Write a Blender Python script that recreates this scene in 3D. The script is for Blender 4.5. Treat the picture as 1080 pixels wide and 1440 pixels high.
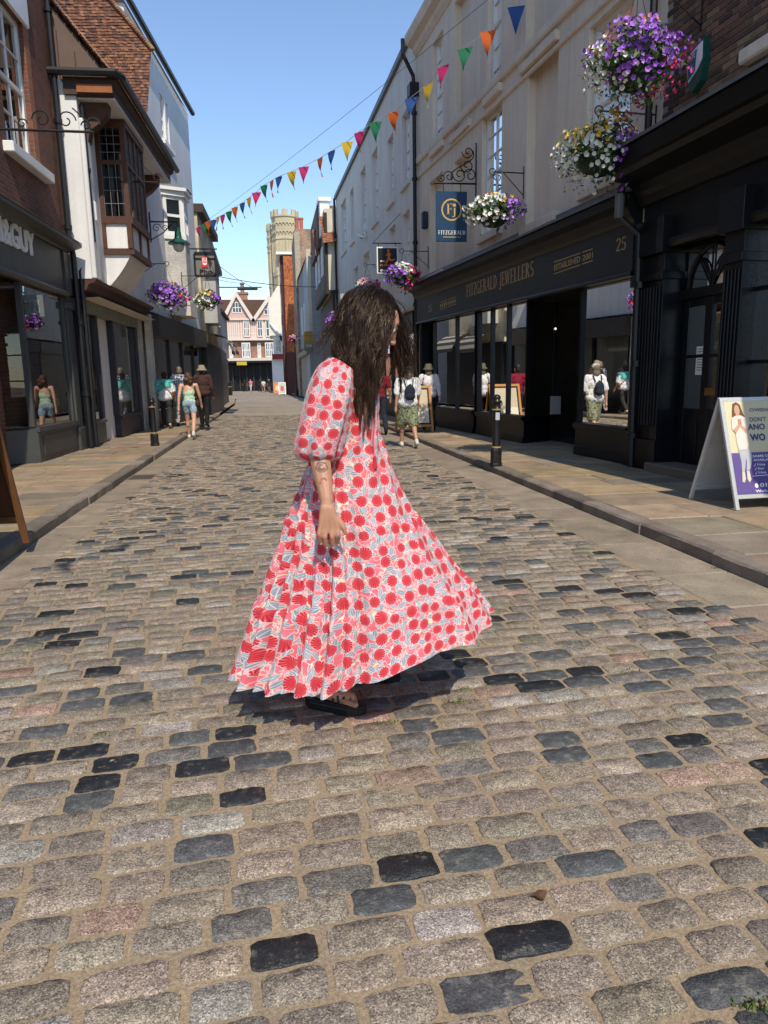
import bpy, bmesh, math, random
import numpy as np
from mathutils import Vector, Matrix
random.seed(7); RNG = np.random.default_rng(11)
for _o in list(bpy.data.objects): bpy.data.objects.remove(_o)
SC = bpy.context.scene; COL = SC.collection
R = math.radians
# ------------------------------------------------------------------ camera
F_PX, CXP, CYP, CAMH = 1000.0, 540.0, 720.0, 1.4
YAW, PITCH, ROLL = R(8.6), R(10.6), R(0.98)
_f = np.array([math.sin(YAW)*math.cos(PITCH), math.cos(YAW)*math.cos(PITCH), -math.sin(PITCH)])
_r = np.array([math.cos(YAW), -math.sin(YAW), 0.0]); _u = np.cross(_r, _f)
CR = math.cos(ROLL)*_r - math.sin(ROLL)*_u; CU = math.sin(ROLL)*_r + math.cos(ROLL)*_u; CF = _f
cam = bpy.data.cameras.new('camera'); camo = bpy.data.objects.new('camera', cam); COL.objects.link(camo)
cam.sensor_fit = 'VERTICAL'; cam.sensor_height = 24.0; cam.lens = F_PX/1440.0*24.0
cam.clip_start = 0.05; cam.clip_end = 3000
camo.matrix_world = Matrix(((CR[0], CU[0], -CF[0], 0), (CR[1], CU[1], -CF[1], 0), (CR[2], CU[2], -CF[2], CAMH), (0, 0, 0, 1)))
SC.camera = camo
# ------------------------------------------------------------------ world, sun, exposure
SUN = Vector((0.095, -0.84, 1.0)).normalized()          # towards the sun: behind the camera, a little to the right
EL = math.asin(SUN.z)
w = bpy.data.worlds.new('World'); SC.world = w; w.use_nodes = True
nt = w.node_tree; bg = nt.nodes['Background']
sky = nt.nodes.new('ShaderNodeTexSky'); sky.sky_type = 'NISHITA'; sky.sun_disc = False
sky.sun_elevation = EL; sky.sun_rotation = math.atan2(SUN.x, SUN.y)
sky.air_density = 1.0; sky.dust_density = .25; sky.ozone_density = 3.0; sky.altitude = 20
nt.links.new(sky.outputs[0], bg.inputs[0]); bg.inputs[1].default_value = 0.15
sl = bpy.data.lights.new('sun', 'SUN'); sl.energy = 3.2; sl.angle = R(0.53); sl.color = (1.0, 0.91, 0.765)
so = bpy.data.objects.new('sun', sl); COL.objects.link(so); so.rotation_euler = SUN.to_track_quat('Z', 'Y').to_euler()
so.location = (0, 0, 40)
SC.view_settings.view_transform = 'Standard'; SC.view_settings.look = 'None'
SC.view_settings.exposure = 0.52; SC.view_settings.gamma = 1.0; SC.view_settings.use_curve_mapping = False
SC.render.engine = 'CYCLES'; SC.cycles.max_bounces = 7; SC.cycles.transparent_max_bounces = 12

# ------------------------------------------------------------------ photo pixel -> place
CAMP = np.array([0, 0, CAMH])
def ray(px, py): return (px-CXP)/F_PX*CR + (CYP-py)/F_PX*CU + CF
def gz(px, py, z=0.0):
    d = ray(px, py); return Vector(CAMP + d*(z-CAMH)/d[2])
def onY(px, py, Y):
    d = ray(px, py); return Vector(CAMP + d*Y/d[1])
class Frame:
    """a vertical wall plane: a point is P(s along, d out towards the street, z)"""
    def __init__(s, o, u, n): s.o = Vector((o[0], o[1], 0)); s.u = Vector((u[0], u[1], 0)).normalized(); s.n = Vector((n[0], n[1], 0)).normalized()
    def P(s, a, d, z): return s.o + s.u*a + s.n*d + Vector((0, 0, z))
    def px(s, px, py, d=0.0):
        r = ray(px, py); n = np.array(s.n); o = np.array(s.o + s.n*d)
        t = n.dot(o-CAMP)/n.dot(r); p = Vector(CAMP + r*t)
        return (p-s.o).dot(s.u), p.z
def side(x0, y0, slope, right):       # frame along the street whose 'a' is about the world y
    u = Vector((slope, 1, 0)).normalized(); n = Vector((-1, slope, 0)) if right else Vector((1, -slope, 0))
    o = Vector((x0, y0, 0)) - u*y0
    return Frame(o, u, n)
def front(x0, y): return Frame((0, y), (1, 0), (0, -1))  # faces the camera; 'a' is world x

# ------------------------------------------------------------------ mesh builder
class MB:
    def __init__(s): s.v = []; s.f = []; s.c = []; s.uv = None; s.cur = None
    def add(s, vs, fs, col=None):
        b = len(s.v); s.v.extend([tuple(v) for v in vs]); s.f.extend([tuple(i+b for i in f) for f in fs])
        s.c.extend([col or s.cur]*len(fs)); return s
    def quad(s, a, b, c, d, col=None): return s.add([a, b, c, d], [(0, 1, 2, 3)], col)
    def box(s, x0, x1, y0, y1, z0, z1, col=None):
        v = [(x, y, z) for x in (x0, x1) for y in (y0, y1) for z in (z0, z1)]
        return s.add(v, [(0, 1, 3, 2), (4, 6, 7, 5), (0, 4, 5, 1), (2, 3, 7, 6), (0, 2, 6, 4), (1, 5, 7, 3)], col)
    def fbox(s, F, a0, a1, d0, d1, z0, z1, z0b=None, z1b=None, col=None):
        z0b = z0 if z0b is None else z0b; z1b = z1 if z1b is None else z1b
        v = []
        for a, zz in ((a0, (z0, z1)), (a1, (z0b, z1b))):
            for d in (d0, d1):
                for z in zz: v.append(F.P(a, d, z))
        return s.add(v, [(0, 1, 3, 2), (4, 6, 7, 5), (0, 4, 5, 1), (2, 3, 7, 6), (0, 2, 6, 4), (1, 5, 7, 3)], col)
    def profile(s, F, a0, a1, pts, za=0.0, zb=0.0, col=None):
        """mould: closed outline pts (d, z) swept along the wall from a0 to a1; za/zb raise each end"""
        n = len(pts); v = [F.P(a0, d, z+za) for d, z in pts] + [F.P(a1, d, z+zb) for d, z in pts]
        fs = [(i, (i+1) % n, n+(i+1) % n, n+i) for i in range(n)] + [tuple(range(n)), tuple(range(2*n-1, n-1, -1))]
        return s.add(v, fs, col)
    def tube(s, pts, r, n=6, col=None, cap=True):
        pts = [Vector(p) for p in pts]; m = len(pts)
        rs = r if hasattr(r, '__len__') else [r]*m
        prev = None; v = []
        for i, p in enumerate(pts):
            t = (pts[min(i+1, m-1)]-pts[max(i-1, 0)])
            t = t.normalized() if t.length > 1e-9 else Vector((0, 0, 1))
            if prev is None:
                a = t.cross(Vector((0, 0, 1)));
                if a.length < 1e-3: a = t.cross(Vector((1, 0, 0)))
            else: a = prev - t*prev.dot(t)
            a.normalize(); prev = a; b = t.cross(a)
            for k in range(n):
                q = 2*math.pi*k/n; v.append(p + a*(rs[i]*math.cos(q)) + b*(rs[i]*math.sin(q)))
        fs = [(i*n+k, i*n+(k+1) % n, (i+1)*n+(k+1) % n, (i+1)*n+k) for i in range(m-1) for k in range(n)]
        if cap: fs += [tuple(range(n-1, -1, -1)), tuple((m-1)*n+k for k in range(n))]
        return s.add(v, fs, col)
    def lathe(s, prof, n=16, c=(0, 0, 0), col=None):
        v = []; m = len(prof)
        for r, z in prof:
            for k in range(n): q = 2*math.pi*k/n; v.append((c[0]+r*math.cos(q), c[1]+r*math.sin(q), c[2]+z))
        fs = [(i*n+k, i*n+(k+1) % n, (i+1)*n+(k+1) % n, (i+1)*n+k) for i in range(m-1) for k in range(n)]
        fs += [tuple(range(n-1, -1, -1)), tuple((m-1)*n+k for k in range(n))]
        return s.add(v, fs, col)
    def ball(s, c, r, n=10, m=7, col=None):
        rx, ry, rz = r if hasattr(r, '__len__') else (r, r, r)
        v = []
        for i in range(1, m):
            t = math.pi*i/m
            for k in range(n): q = 2*math.pi*k/n; v.append((c[0]+rx*math.sin(t)*math.cos(q), c[1]+ry*math.sin(t)*math.sin(q), c[2]+rz*math.cos(t)))
        v += [(c[0], c[1], c[2]+rz), (c[0], c[1], c[2]-rz)]; T = len(v)-2; B = T+1
        fs = [(i*n+k, (i+1)*n+k, (i+1)*n+(k+1) % n, i*n+(k+1) % n) for i in range(m-2) for k in range(n)]
        fs += [(T, k, (k+1) % n) for k in range(n)] + [(B, (m-2)*n+(k+1) % n, (m-2)*n+k) for k in range(n)]
        return s.add(v, fs, col)
    def build(s, name, mat=None, parent=None, smooth=False, kind=None, bevel=0, recalc=True, uv=None):
        me = bpy.data.meshes.new(name); me.from_pydata([tuple(v) for v in s.v], [], s.f)
        if any(c is not None for c in s.c):
            ca = me.color_attributes.new('Col', 'FLOAT_COLOR', 'CORNER')
            arr = np.empty((len(me.loops), 4), np.float32); k = 0
            for p, c in zip(me.polygons, s.c):
                c = c or (.5, .5, .5); n = p.loop_total; arr[k:k+n, :3] = c; arr[k:k+n, 3] = 1; k += n
            ca.data.foreach_set('color', arr.ravel())
        if uv is not None:
            ul = me.uv_layers.new(name='UVMap'); idx = np.empty(len(me.loops), np.int32); me.loops.foreach_get('vertex_index', idx)
            ul.data.foreach_set('uv', np.asarray(uv, np.float32)[idx].ravel())
        if recalc or bevel:
            bm = bmesh.new(); bm.from_mesh(me)
            if bevel:
                bmesh.ops.remove_doubles(bm, verts=bm.verts, dist=1e-5)
                bmesh.ops.recalc_face_normals(bm, faces=bm.faces)
                es = [e for e in bm.edges if len(e.link_faces) == 2 and e.calc_face_angle(0) > 0.5]
                bmesh.ops.bevel(bm, geom=es, offset=bevel, segments=1, affect='EDGES', clamp_overlap=True)
            else: bmesh.ops.recalc_face_normals(bm, faces=bm.faces)
            bm.to_mesh(me); bm.free()
        if smooth: me.polygons.foreach_set('use_smooth', [True]*len(me.polygons))
        if mat: me.materials.append(mat)
        o = bpy.data.objects.new(name, me); COL.objects.link(o)
        if parent:
            o.parent = parent
            if parent.type == 'EMPTY': o.matrix_parent_inverse = Matrix.Translation(-parent.location)
        if kind: o['kind'] = kind
        return o
def tag(o, label=None, cat=None, group=None, kind=None):
    if label: o['label'] = label
    if cat: o['category'] = cat
    if group: o['group'] = group
    if kind: o['kind'] = kind
    return o
def thing(name, label, cat, loc=(0, 0, 0), group=None):
    """an Empty at the thing's base; parts are built in world space and keep their place"""
    o = bpy.data.objects.new(name, None); COL.objects.link(o); o.location = loc; o.empty_display_size = .2
    return tag(o, label, cat, group)
def copy_tree(o, parent=None, keep=True):
    c = o.copy(); COL.objects.link(c); c.parent = parent
    for ch in list(o.children): copy_tree(ch, c)
    return c

# ------------------------------------------------------------------ materials
MATS = {}
def mat(name):
    m = bpy.data.materials.new(name); m.use_nodes = True; MATS[name] = m
    return m, m.node_tree, m.node_tree.nodes['Principled BSDF']
def N(t, typ, **kw):
    n = t.nodes.new(typ)
    for k, v in kw.items():
        if k.startswith('i_'): n.inputs[k[2:].replace('_', ' ')].default_value = v
        else: setattr(n, k, v)
    return n
def L(t, a, b): t.links.new(a, b)
def pos(t):
    return N(t, 'ShaderNodeNewGeometry').outputs['Position']
def mixc(t, fac, a, b, mode='MIX'):
    n = N(t, 'ShaderNodeMix', data_type='RGBA', blend_type=mode); n.clamp_factor = True
    for sock, val in ((0, fac), (6, a), (7, b)):
        if isinstance(val, (int, float)): n.inputs[sock].default_value = val
        elif isinstance(val, (tuple, list)): n.inputs[sock].default_value = (*val[:3], 1)
        else: L(t, val, n.inputs[sock])
    return n.outputs[2]
def math_(t, op, a, b=None, c=None):
    n = N(t, 'ShaderNodeMath', operation=op)
    for i, v in enumerate((a, b, c)):
        if v is None: continue
        if isinstance(v, (int, float)): n.inputs[i].default_value = v
        else: L(t, v, n.inputs[i])
    return n.outputs[0]
def noise(t, vec, scale, detail=4, rough=.55):
    n = N(t, 'ShaderNodeTexNoise'); n.inputs['Scale'].default_value = scale; n.inputs['Detail'].default_value = detail; n.inputs['Roughness'].default_value = rough
    L(t, vec, n.inputs['Vector']); return n.outputs['Fac']
def ramp(t, fac, stops):
    n = N(t, 'ShaderNodeValToRGB'); e = n.color_ramp.elements
    while len(e) < len(stops): e.new(.5)
    for k, (p, c) in enumerate(stops):
        e[k].position = p; e[k].color = (c, c, c, 1) if isinstance(c, (int, float)) else (*c, 1)
    L(t, fac, n.inputs[0]); return n.outputs[0]
def bump(t, b, height, strength=.3, dist=.01):
    n = N(t, 'ShaderNodeBump'); n.inputs['Strength'].default_value = strength; n.inputs['Distance'].default_value = dist
    L(t, height, n.inputs['Height']); L(t, n.outputs[0], b.inputs['Normal']); return n
def pm(name, col, rough=.7, var=.18, scale=2.5, bs=60, bstr=.15, bdist=.004, spec=.35, metal=0, attr=False, streak=0, coat=0):
    """plain surface: colour with two scales of unevenness and fine relief"""
    m, t, b = mat(name); P = pos(t)
    n1 = noise(t, P, scale, 5); n2 = noise(t, P, scale*14, 3)
    base = col
    if attr:
        a = N(t, 'ShaderNodeAttribute', attribute_name='Col'); base = a.outputs['Color']
        base = mixc(t, 1.0, base, col, 'MULTIPLY')
    v = math_(t, 'ADD', math_(t, 'MULTIPLY', n1, .65), math_(t, 'MULTIPLY', n2, .35))
    k = ramp(t, v, [(.3, 1-var), (.7, 1+var*.6)])
    c = mixc(t, 1.0, base, k, 'MULTIPLY')
    if streak:                                       # rain streaks: noise stretched in z
        mp = N(t, 'ShaderNodeMapping'); mp.inputs['Scale'].default_value = (5, 5, .35); L(t, P, mp.inputs['Vector'])
        st = ramp(t, noise(t, mp.outputs[0], 1.3, 5), [(.42, 1.0), (.75, 1-streak)])
        c = mixc(t, 1.0, c, st, 'MULTIPLY')
    L(t, c, b.inputs['Base Color']); b.inputs['Roughness'].default_value = rough
    b.inputs['Specular IOR Level'].default_value = spec; b.inputs['Metallic'].default_value = metal
    if coat: b.inputs['Coat Weight'].default_value = coat; b.inputs['Coat Roughness'].default_value = .15
    rr = ramp(t, n2, [(.3, max(0, rough-.12)), (.7, min(1, rough+.1))]); L(t, rr, b.inputs['Roughness'])
    if bstr: bump(t, b, noise(t, P, bs, 4), bstr, bdist)
    return m
def brickmat(name, F, c1, c2, mortar, bw=.225, bh=.075, paint=False, bstr=.5):
    m, t, b = mat(name); P = pos(t)
    d = N(t, 'ShaderNodeVectorMath', operation='DOT_PRODUCT'); L(t, P, d.inputs[0]); d.inputs[1].default_value = F.u
    sx = N(t, 'ShaderNodeSeparateXYZ'); L(t, P, sx.inputs[0])
    cb = N(t, 'ShaderNodeCombineXYZ'); L(t, d.outputs['Value'], cb.inputs[0]); L(t, sx.outputs[2], cb.inputs[1])
    br = N(t, 'ShaderNodeTexBrick'); L(t, cb.outputs[0], br.inputs['Vector'])
    br.inputs['Scale'].default_value = 1; br.inputs['Brick Width'].default_value = bw; br.inputs['Row Height'].default_value = bh
    br.inputs['Mortar Size'].default_value = .006; br.inputs['Mortar Smooth'].default_value = .3; br.inputs['Bias'].default_value = -.1
    br.inputs['Color1'].default_value = (*c1, 1); br.inputs['Color2'].default_value = (*c2, 1); br.inputs['Mortar'].default_value = (*mortar, 1)
    n1 = noise(t, P, 1.1, 6); n2 = noise(t, P, 30, 3)
    c = mixc(t, 1.0, br.outputs['Color'], ramp(t, n1, [(.3, .55), (.7, 1.15)]), 'MULTIPLY')
    c = mixc(t, 1.0, c, ramp(t, n2, [(.3, .75), (.7, 1.15)]), 'MULTIPLY')
    L(t, c, b.inputs['Base Color']); b.inputs['Roughness'].default_value = .85
    h = math_(t, 'ADD', math_(t, 'MULTIPLY', br.outputs['Fac'], -1.0), math_(t, 'MULTIPLY', n2, .4))
    bump(t, b, h, bstr, .008)
    return m
def glassmat(name, tint=(.75, .8, .78), dark=0.0, ior=1.5):
    """window pane: see-through, with the mirror image growing at a slant"""
    m, t, b = mat(name); t.nodes.remove(b); out = t.nodes['Material Output']
    tr = N(t, 'ShaderNodeBsdfTransparent'); tr.inputs[0].default_value = (*tint, 1)
    gl = N(t, 'ShaderNodeBsdfGlossy'); gl.inputs['Roughness'].default_value = .004; gl.inputs['Color'].default_value = (1, 1, 1, 1)
    fr = N(t, 'ShaderNodeFresnel'); fr.inputs[0].default_value = ior
    wv = noise(t, pos(t), .9, 2); bp = N(t, 'ShaderNodeBump'); bp.inputs['Strength'].default_value = .04; bp.inputs['Distance'].default_value = .02
    L(t, wv, bp.inputs['Height']); L(t, bp.outputs[0], gl.inputs['Normal'])
    mx = N(t, 'ShaderNodeMixShader'); L(t, math_(t, 'MINIMUM', math_(t, 'MULTIPLY', fr.outputs[0], 1.9), 1.0), mx.inputs[0]); L(t, tr.outputs[0], mx.inputs[1]); L(t, gl.outputs[0], mx.inputs[2])
    L(t, mx.outputs[0], out.inputs[0]); return m
def emit(name, col, s):
    m, t, b = mat(name); b.inputs['Base Color'].default_value = (*col, 1); b.inputs['Emission Color'].default_value = (*col, 1); b.inputs['Emission Strength'].default_value = s; return m
# ================================================================== GROUND
KL, KR, PZ = -2.2, 3.17, 0.10            # kerb lines, pavement height
def sx(P, t):
    s = N(t, 'ShaderNodeSeparateXYZ'); L(t, P, s.inputs[0]); return s.outputs
def mat_sett():
    m, t, b = mat('granite_setts'); P = pos(t)
    a = N(t, 'ShaderNodeAttribute', attribute_name='Col').outputs['Color']
    v = N(t, 'ShaderNodeTexVoronoi'); v.inputs['Scale'].default_value = 300; L(t, P, v.inputs['Vector'])
    sp = N(t, 'ShaderNodeSeparateColor'); L(t, v.outputs['Color'], sp.inputs[0])
    sp1 = ramp(t, sp.outputs[0], [(.0, .30), (.4, .84), (.75, 1.10), (1, 1.85)])
    n1 = noise(t, P, 26, 5, .65); n2 = noise(t, P, 140, 3); n3 = noise(t, P, 2.2, 4)
    # grain is strong in coarse granite, faint in the polished dark stones (brightness of the stone)
    lum = N(t, 'ShaderNodeSeparateColor'); L(t, a, lum.inputs[0])
    gfac = ramp(t, lum.outputs[0], [(.03, .25), (.16, .95)])
    c = mixc(t, 1.0, a, mixc(t, gfac, (1, 1, 1), sp1), 'MULTIPLY')
    c = mixc(t, 1.0, c, ramp(t, n1, [(.28, .62), (.72, 1.3)]), 'MULTIPLY')
    dust = math_(t, 'MULTIPLY', ramp(t, n1, [(.56, 0), (.68, 1)]), .38)
    c = mixc(t, dust, c, (.36, .30, .215))               # sand lodged in the worn hollows
    c = mixc(t, 1.0, c, ramp(t, n3, [(.3, .82), (.7, 1.12)]), 'MULTIPLY')
    L(t, c, b.inputs['Base Color'])
    L(t, ramp(t, lum.outputs[0], [(.03, .34), (.12, .62), (.25, .85)]), b.inputs['Roughness'])
    b.inputs['Specular IOR Level'].default_value = .4
    h = math_(t, 'ADD', math_(t, 'MULTIPLY', n1, 1.5), math_(t, 'MULTIPLY', n2, .55))
    h = math_(t, 'ADD', h, math_(t, 'MULTIPLY', sp.outputs[1], .22))
    bump(t, b, h, .8, .008); return m
def mat_mortar():
    m, t, b = mat('sandy_jointing'); P = pos(t)
    n1 = noise(t, P, 5, 5); n2 = noise(t, P, 90, 4); n3 = noise(t, P, 420, 2)
    c = mixc(t, ramp(t, n1, [(.35, 0), (.7, 1)]), (.33, .245, .155), (.275, .215, .145))
    c = mixc(t, 1.0, c, ramp(t, n2, [(.3, .7), (.7, 1.2)]), 'MULTIPLY')
    c = mixc(t, 1.0, c, ramp(t, n3, [(.3, .7), (.7, 1.3)]), 'MULTIPLY')
    L(t, c, b.inputs['Base Color']); b.inputs['Roughness'].default_value = .95; b.inputs['Specular IOR Level'].default_value = .15
    bump(t, b, math_(t, 'ADD', n2, math_(t, 'MULTIPLY', n3, .6)), .6, .006); return m
def mat_far_road():
    m, t, b = mat('far_setts'); P = pos(t); br = N(t, 'ShaderNodeTexBrick'); L(t, P, br.inputs['Vector'])
    br.inputs['Scale'].default_value = 1; br.inputs['Brick Width'].default_value = .23; br.inputs['Row Height'].default_value = .14; br.inputs['Mortar Size'].default_value = .012
    br.inputs['Color1'].default_value = (.30, .25, .20, 1); br.inputs['Color2'].default_value = (.13, .125, .12, 1); br.inputs['Mortar'].default_value = (.33, .26, .18, 1); br.inputs['Bias'].default_value = -.35
    c = mixc(t, 1.0, br.outputs[0], ramp(t, noise(t, P, .5, 5), [(.3, .8), (.7, 1.15)]), 'MULTIPLY')
    L(t, c, b.inputs['Base Color']); b.inputs['Roughness'].default_value = .8
    bump(t, b, noise(t, P, 9, 3), .4, .03); return m
M_SETT, M_MORT, M_FAR = mat_sett(), mat_mortar(), mat_far_road()
M_FLAG = None
def mat_flag(name, rough=.8):
    m, t, b = mat(name); P = pos(t)
    a = N(t, 'ShaderNodeAttribute', attribute_name='Col').outputs['Color']
    n1 = noise(t, P, 3.2, 6, .6); n2 = noise(t, P, 60, 4); n3 = noise(t, P, 330, 2)
    c = mixc(t, 1.0, a, ramp(t, n1, [(.28, .72), (.72, 1.18)]), 'MULTIPLY')
    c = mixc(t, 1.0, c, ramp(t, n2, [(.3, .82), (.7, 1.12)]), 'MULTIPLY')
    c = mixc(t, 1.0, c, ramp(t, n3, [(.3, .8), (.7, 1.2)]), 'MULTIPLY')
    spots = N(t, 'ShaderNodeTexVoronoi'); spots.inputs['Scale'].default_value = 5; L(t, P, spots.inputs['Vector'])
    c = mixc(t, math_(t, 'MULTIPLY', math_(t, 'LESS_THAN', spots.outputs['Distance'], .09), .35), c, (.08, .07, .06))   # old gum
    L(t, c, b.inputs['Base Color']); L(t, ramp(t, n1, [(.3, rough-.15), (.7, rough+.1)]), b.inputs['Roughness']); b.inputs['Specular IOR Level'].default_value = .3
    bump(t, b, math_(t, 'ADD', math_(t, 'MULTIPLY', n1, 1.2), math_(t, 'MULTIPLY', n2, .5)), .5, .008); return m
M_FLAG = mat_flag('york_stone')
M_KERB = mat_flag('granite_kerb', .85)
# ---- a sheet under everything out to the horizon
g = MB(); g.quad((-900, -300, -.12), (900, -300, -.12), (900, 1500, -.12), (-900, 1500, -.12))
ground = g.build('ground', pm('far_ground', (.2, .17, .13), .9, .2, .05)); tag(ground, kind='structure')
# ---- road: jointing sheet near by, far part carries the pattern in its material
def nz(x, y, f, ph):        # cheap smooth noise
    return (math.sin(x*f+ph)*math.cos(y*f*1.13+ph*2.1) + .6*math.sin(x*f*2.3+y*f*1.7+ph*.7) + .4*math.sin(y*f*3.1-x*f*2.7+ph*1.9))*.5
FARY = 30.0
road_m = MB()
def road_grid(x0, x1, y0, y1, d, amp):
    nx = int((x1-x0)/d)+1; ny = int((y1-y0)/d)+1
    X = np.linspace(x0, x1, nx); Y = np.linspace(y0, y1, ny)
    vs = []
    for y in Y:
        for x in X:
            e = min(1, (x-x0)/.1, (x1-x)/.1, (y-y0)/.1, (y1-y)/.1)
            vs.append((x, y, amp*e*(nz(x, y, 31, .3)*.6+nz(x, y, 83, 1.3)*.5)))
    fs = [(j*nx+i, j*nx+i+1, (j+1)*nx+i+1, (j+1)*nx+i) for j in range(ny-1) for i in range(nx-1)]
    road_m.add(vs, fs)
road_grid(-1.9, 2.7, .6, 4.6, .022, .0038)
road_grid(-1.9, 2.7, 4.6, FARY, .25, .0)
road_m.quad((-1.9, -14, 0), (2.7, -14, 0), (2.7, .6, 0), (-1.9, .6, 0))
road = road_m.build('road', M_MORT, smooth=True, recalc=False); tag(road, kind='structure')
fr = MB(); fr.add([(-2.2, FARY, 0), (3.2, FARY, 0), (2.9, 45, 0), (2.2, 62, 0), (1.4, 78, 0), (2.5, 92, 0), (40, 101, 0), (40, 125, 0), (-40, 125, 0), (-40, 101, 0), (-6, 88, 0), (-3.0, 60, 0), (-2.3, 45, 0)], [tuple(range(13))])
fr.build('far_road', M_FAR, road)
SETT_COLS = [((.340, .272, .200), 46), ((.27, .218, .165), 28), ((.19, .170, .145), 16), ((.105, .105, .102), 13), ((.026, .027, .028), 8), ((.36, .24, .175), 3), ((.37, .32, .265), 7), ((.23, .195, .14), 5)]
SW = np.cumsum([w_ for _, w_ in SETT_COLS])
def sett_col():
    r = random.random()*SW[-1]; c = SETT_COLS[int(np.searchsorted(SW, r))][0]; k = random.uniform(.78, 1.06)
    return tuple(v*k*random.uniform(.97, 1.03) for v in c)
def sett(mb, cx, cy, hw, hd, ang, n=16, dome=.006, lift=.006):
    col = sett_col(); ca, sa = math.cos(ang), math.sin(ang)
    e = random.uniform(9, 18); ph = random.random()*6
    tiltx, tilty = random.uniform(-.025, .025), random.uniform(-.04, .04)
    rings = [(1.0, -.02), (.99, .3), (.955, 1.0)] if n > 8 else [(1.0, -.01), (.9, 1.0)]
    vs = []
    for k, (sc, hh) in enumerate(rings):
        for i in range(n):
            q = 2*math.pi*(i+.5)/n; c, s_ = math.cos(q), math.sin(q)
            rr = (abs(c)**e+abs(s_)**e)**(-1/e)
            j = 1+.018*math.sin(3*q+ph)+.016*math.sin(5*q+ph*1.7)+random.uniform(-.016, .016)
            x = hw*rr*c*sc*j; y = hd*rr*s_*sc*(1+(j-1)*1.7)
            z = (hh*dome if hh > 0 else hh) + lift + (x*tiltx+y*tilty) + (random.uniform(-.0022, .0022) if k == 2 else 0)
            if k == 0: z = -.02
            vs.append((cx+x*ca-y*sa, cy+x*sa+y*ca, z))
    m = len(rings)
    fs = [(k*n+i, k*n+(i+1) % n, (k+1)*n+(i+1) % n, (k+1)*n+i) for k in range(m-1) for i in range(n)]
    if n > 8:
        vs.append((cx, cy, lift+dome*1.15+random.uniform(-.002, .002))); T = len(vs)-1
        fs += [((m-1)*n+i, (m-1)*n+(i+1) % n, T) for i in range(n)]
    else: fs += [tuple((m-1)*n+i for i in range(n))]
    mb.add(vs, fs, col)
setts = []
y = .75; row = 0
while y < FARY:
    pitch = random.uniform(.106, .130)
    x = -1.9-random.random()*.2
    while x < 2.62:
        wd = random.uniform(.145, .222)
        gap = random.uniform(.012, .026)
        cx = x+wd/2
        if cx-wd/2 > -1.93 and cx+wd/2 < 2.72:
            yy = y + .07*cx - .013*cx*cx
            ang = math.atan(.07-.026*cx)+random.uniform(-.025, .025)
            setts.append((cx, yy+random.uniform(-.006, .006), (wd-gap*.35)/2, (pitch-random.uniform(.011, .020))/2, ang))
        x += wd+gap*.75
    y += pitch; row += 1
def inview(cx, cy):
    d = np.array([cx, cy, 0])-CAMP; z = d@CF
    if z <= .1: return False, 0
    px = CXP+F_PX*(d@CR)/z; py = CYP-F_PX*(d@CU)/z
    return (-70 < px < 1150 and py < 1500), z
near = sorted([(s_[1]**2+.25*s_[0]**2, i) for i, s_ in enumerate(setts) if inview(s_[0], s_[1])[0]])
nearset = set(i for _, i in near[:300])
rest = MB()
for i, s_ in enumerate(setts):
    if i in nearset:
        mb = MB(); sett(mb, *s_, n=24, dome=random.uniform(.001, .0045), lift=random.uniform(.0010, .0036)); mb.build('sett', M_SETT, road, smooth=True, recalc=False)
    else:
        big = s_[1] < 7
        sett(rest, *s_, n=14 if big else 8, dome=random.uniform(.002, .006), lift=random.uniform(.001, .005))
rest.build('setts', M_SETT, road, smooth=True, kind='stuff', recalc=False)
# gutter slabs
def slab(mb, x0, x1, y0, y1, z, col, j=.006, t=.06):
    jj = lambda: random.uniform(-j, j)
    a = [(x0+jj(), y0+jj()), (x1+jj(), y0+jj()), (x1+jj(), y1+jj()), (x0+jj(), y1+jj())]
    tl = [random.uniform(-.003, .003) for _ in a]; b = .008
    cx, cy = (x0+x1)/2, (y0+y1)/2
    v = [(x, y_, z-t) for x, y_ in a]+[(x, y_, z-b+q) for (x, y_), q in zip(a, tl)]
    v += [(x+(b if x < cx else -b), y_+(b if y_ < cy else -b), z+q) for (x, y_), q in zip(a, tl)]
    f = [(0, 1, 5, 4), (1, 2, 6, 5), (2, 3, 7, 6), (3, 0, 4, 7), (4, 5, 9, 8), (5, 6, 10, 9), (6, 7, 11, 10), (7, 4, 8, 11), (8, 9, 10, 11)]
    mb.add(v, f, col)
def gcol(c, k=.14): q = random.uniform(1-k, 1+k); return tuple(v*q*random.uniform(.97, 1.03) for v in c)
for x0, x1 in ((KL+.005, -1.79), (2.62, KR-.005)):
    y = -2.0
    while y < FARY:
        ln = random.uniform(.6, 1.5)
        mb = MB(); slab(mb, x0, x1, y+.004, y+ln-.004, .004+random.uniform(0, .004), gcol((.27, .215, .155)))
        mb.build('gutter_slab', M_FLAG, road, recalc=False); y += ln
# drain cover in the left gutter
dm = MB(); dc = gz(195, 672)
for i in range(6): dm.box(-2.15, -1.85, dc.y-.22+i*.075, dc.y-.18+i*.075, .004, .016)
dm.box(-2.17, -1.83, dc.y-.25, dc.y+.25, .0, .0115)
dm.build('drain_grate', pm('cast_iron_grate', (.09, .07, .05), .6, .3), road)
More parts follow.
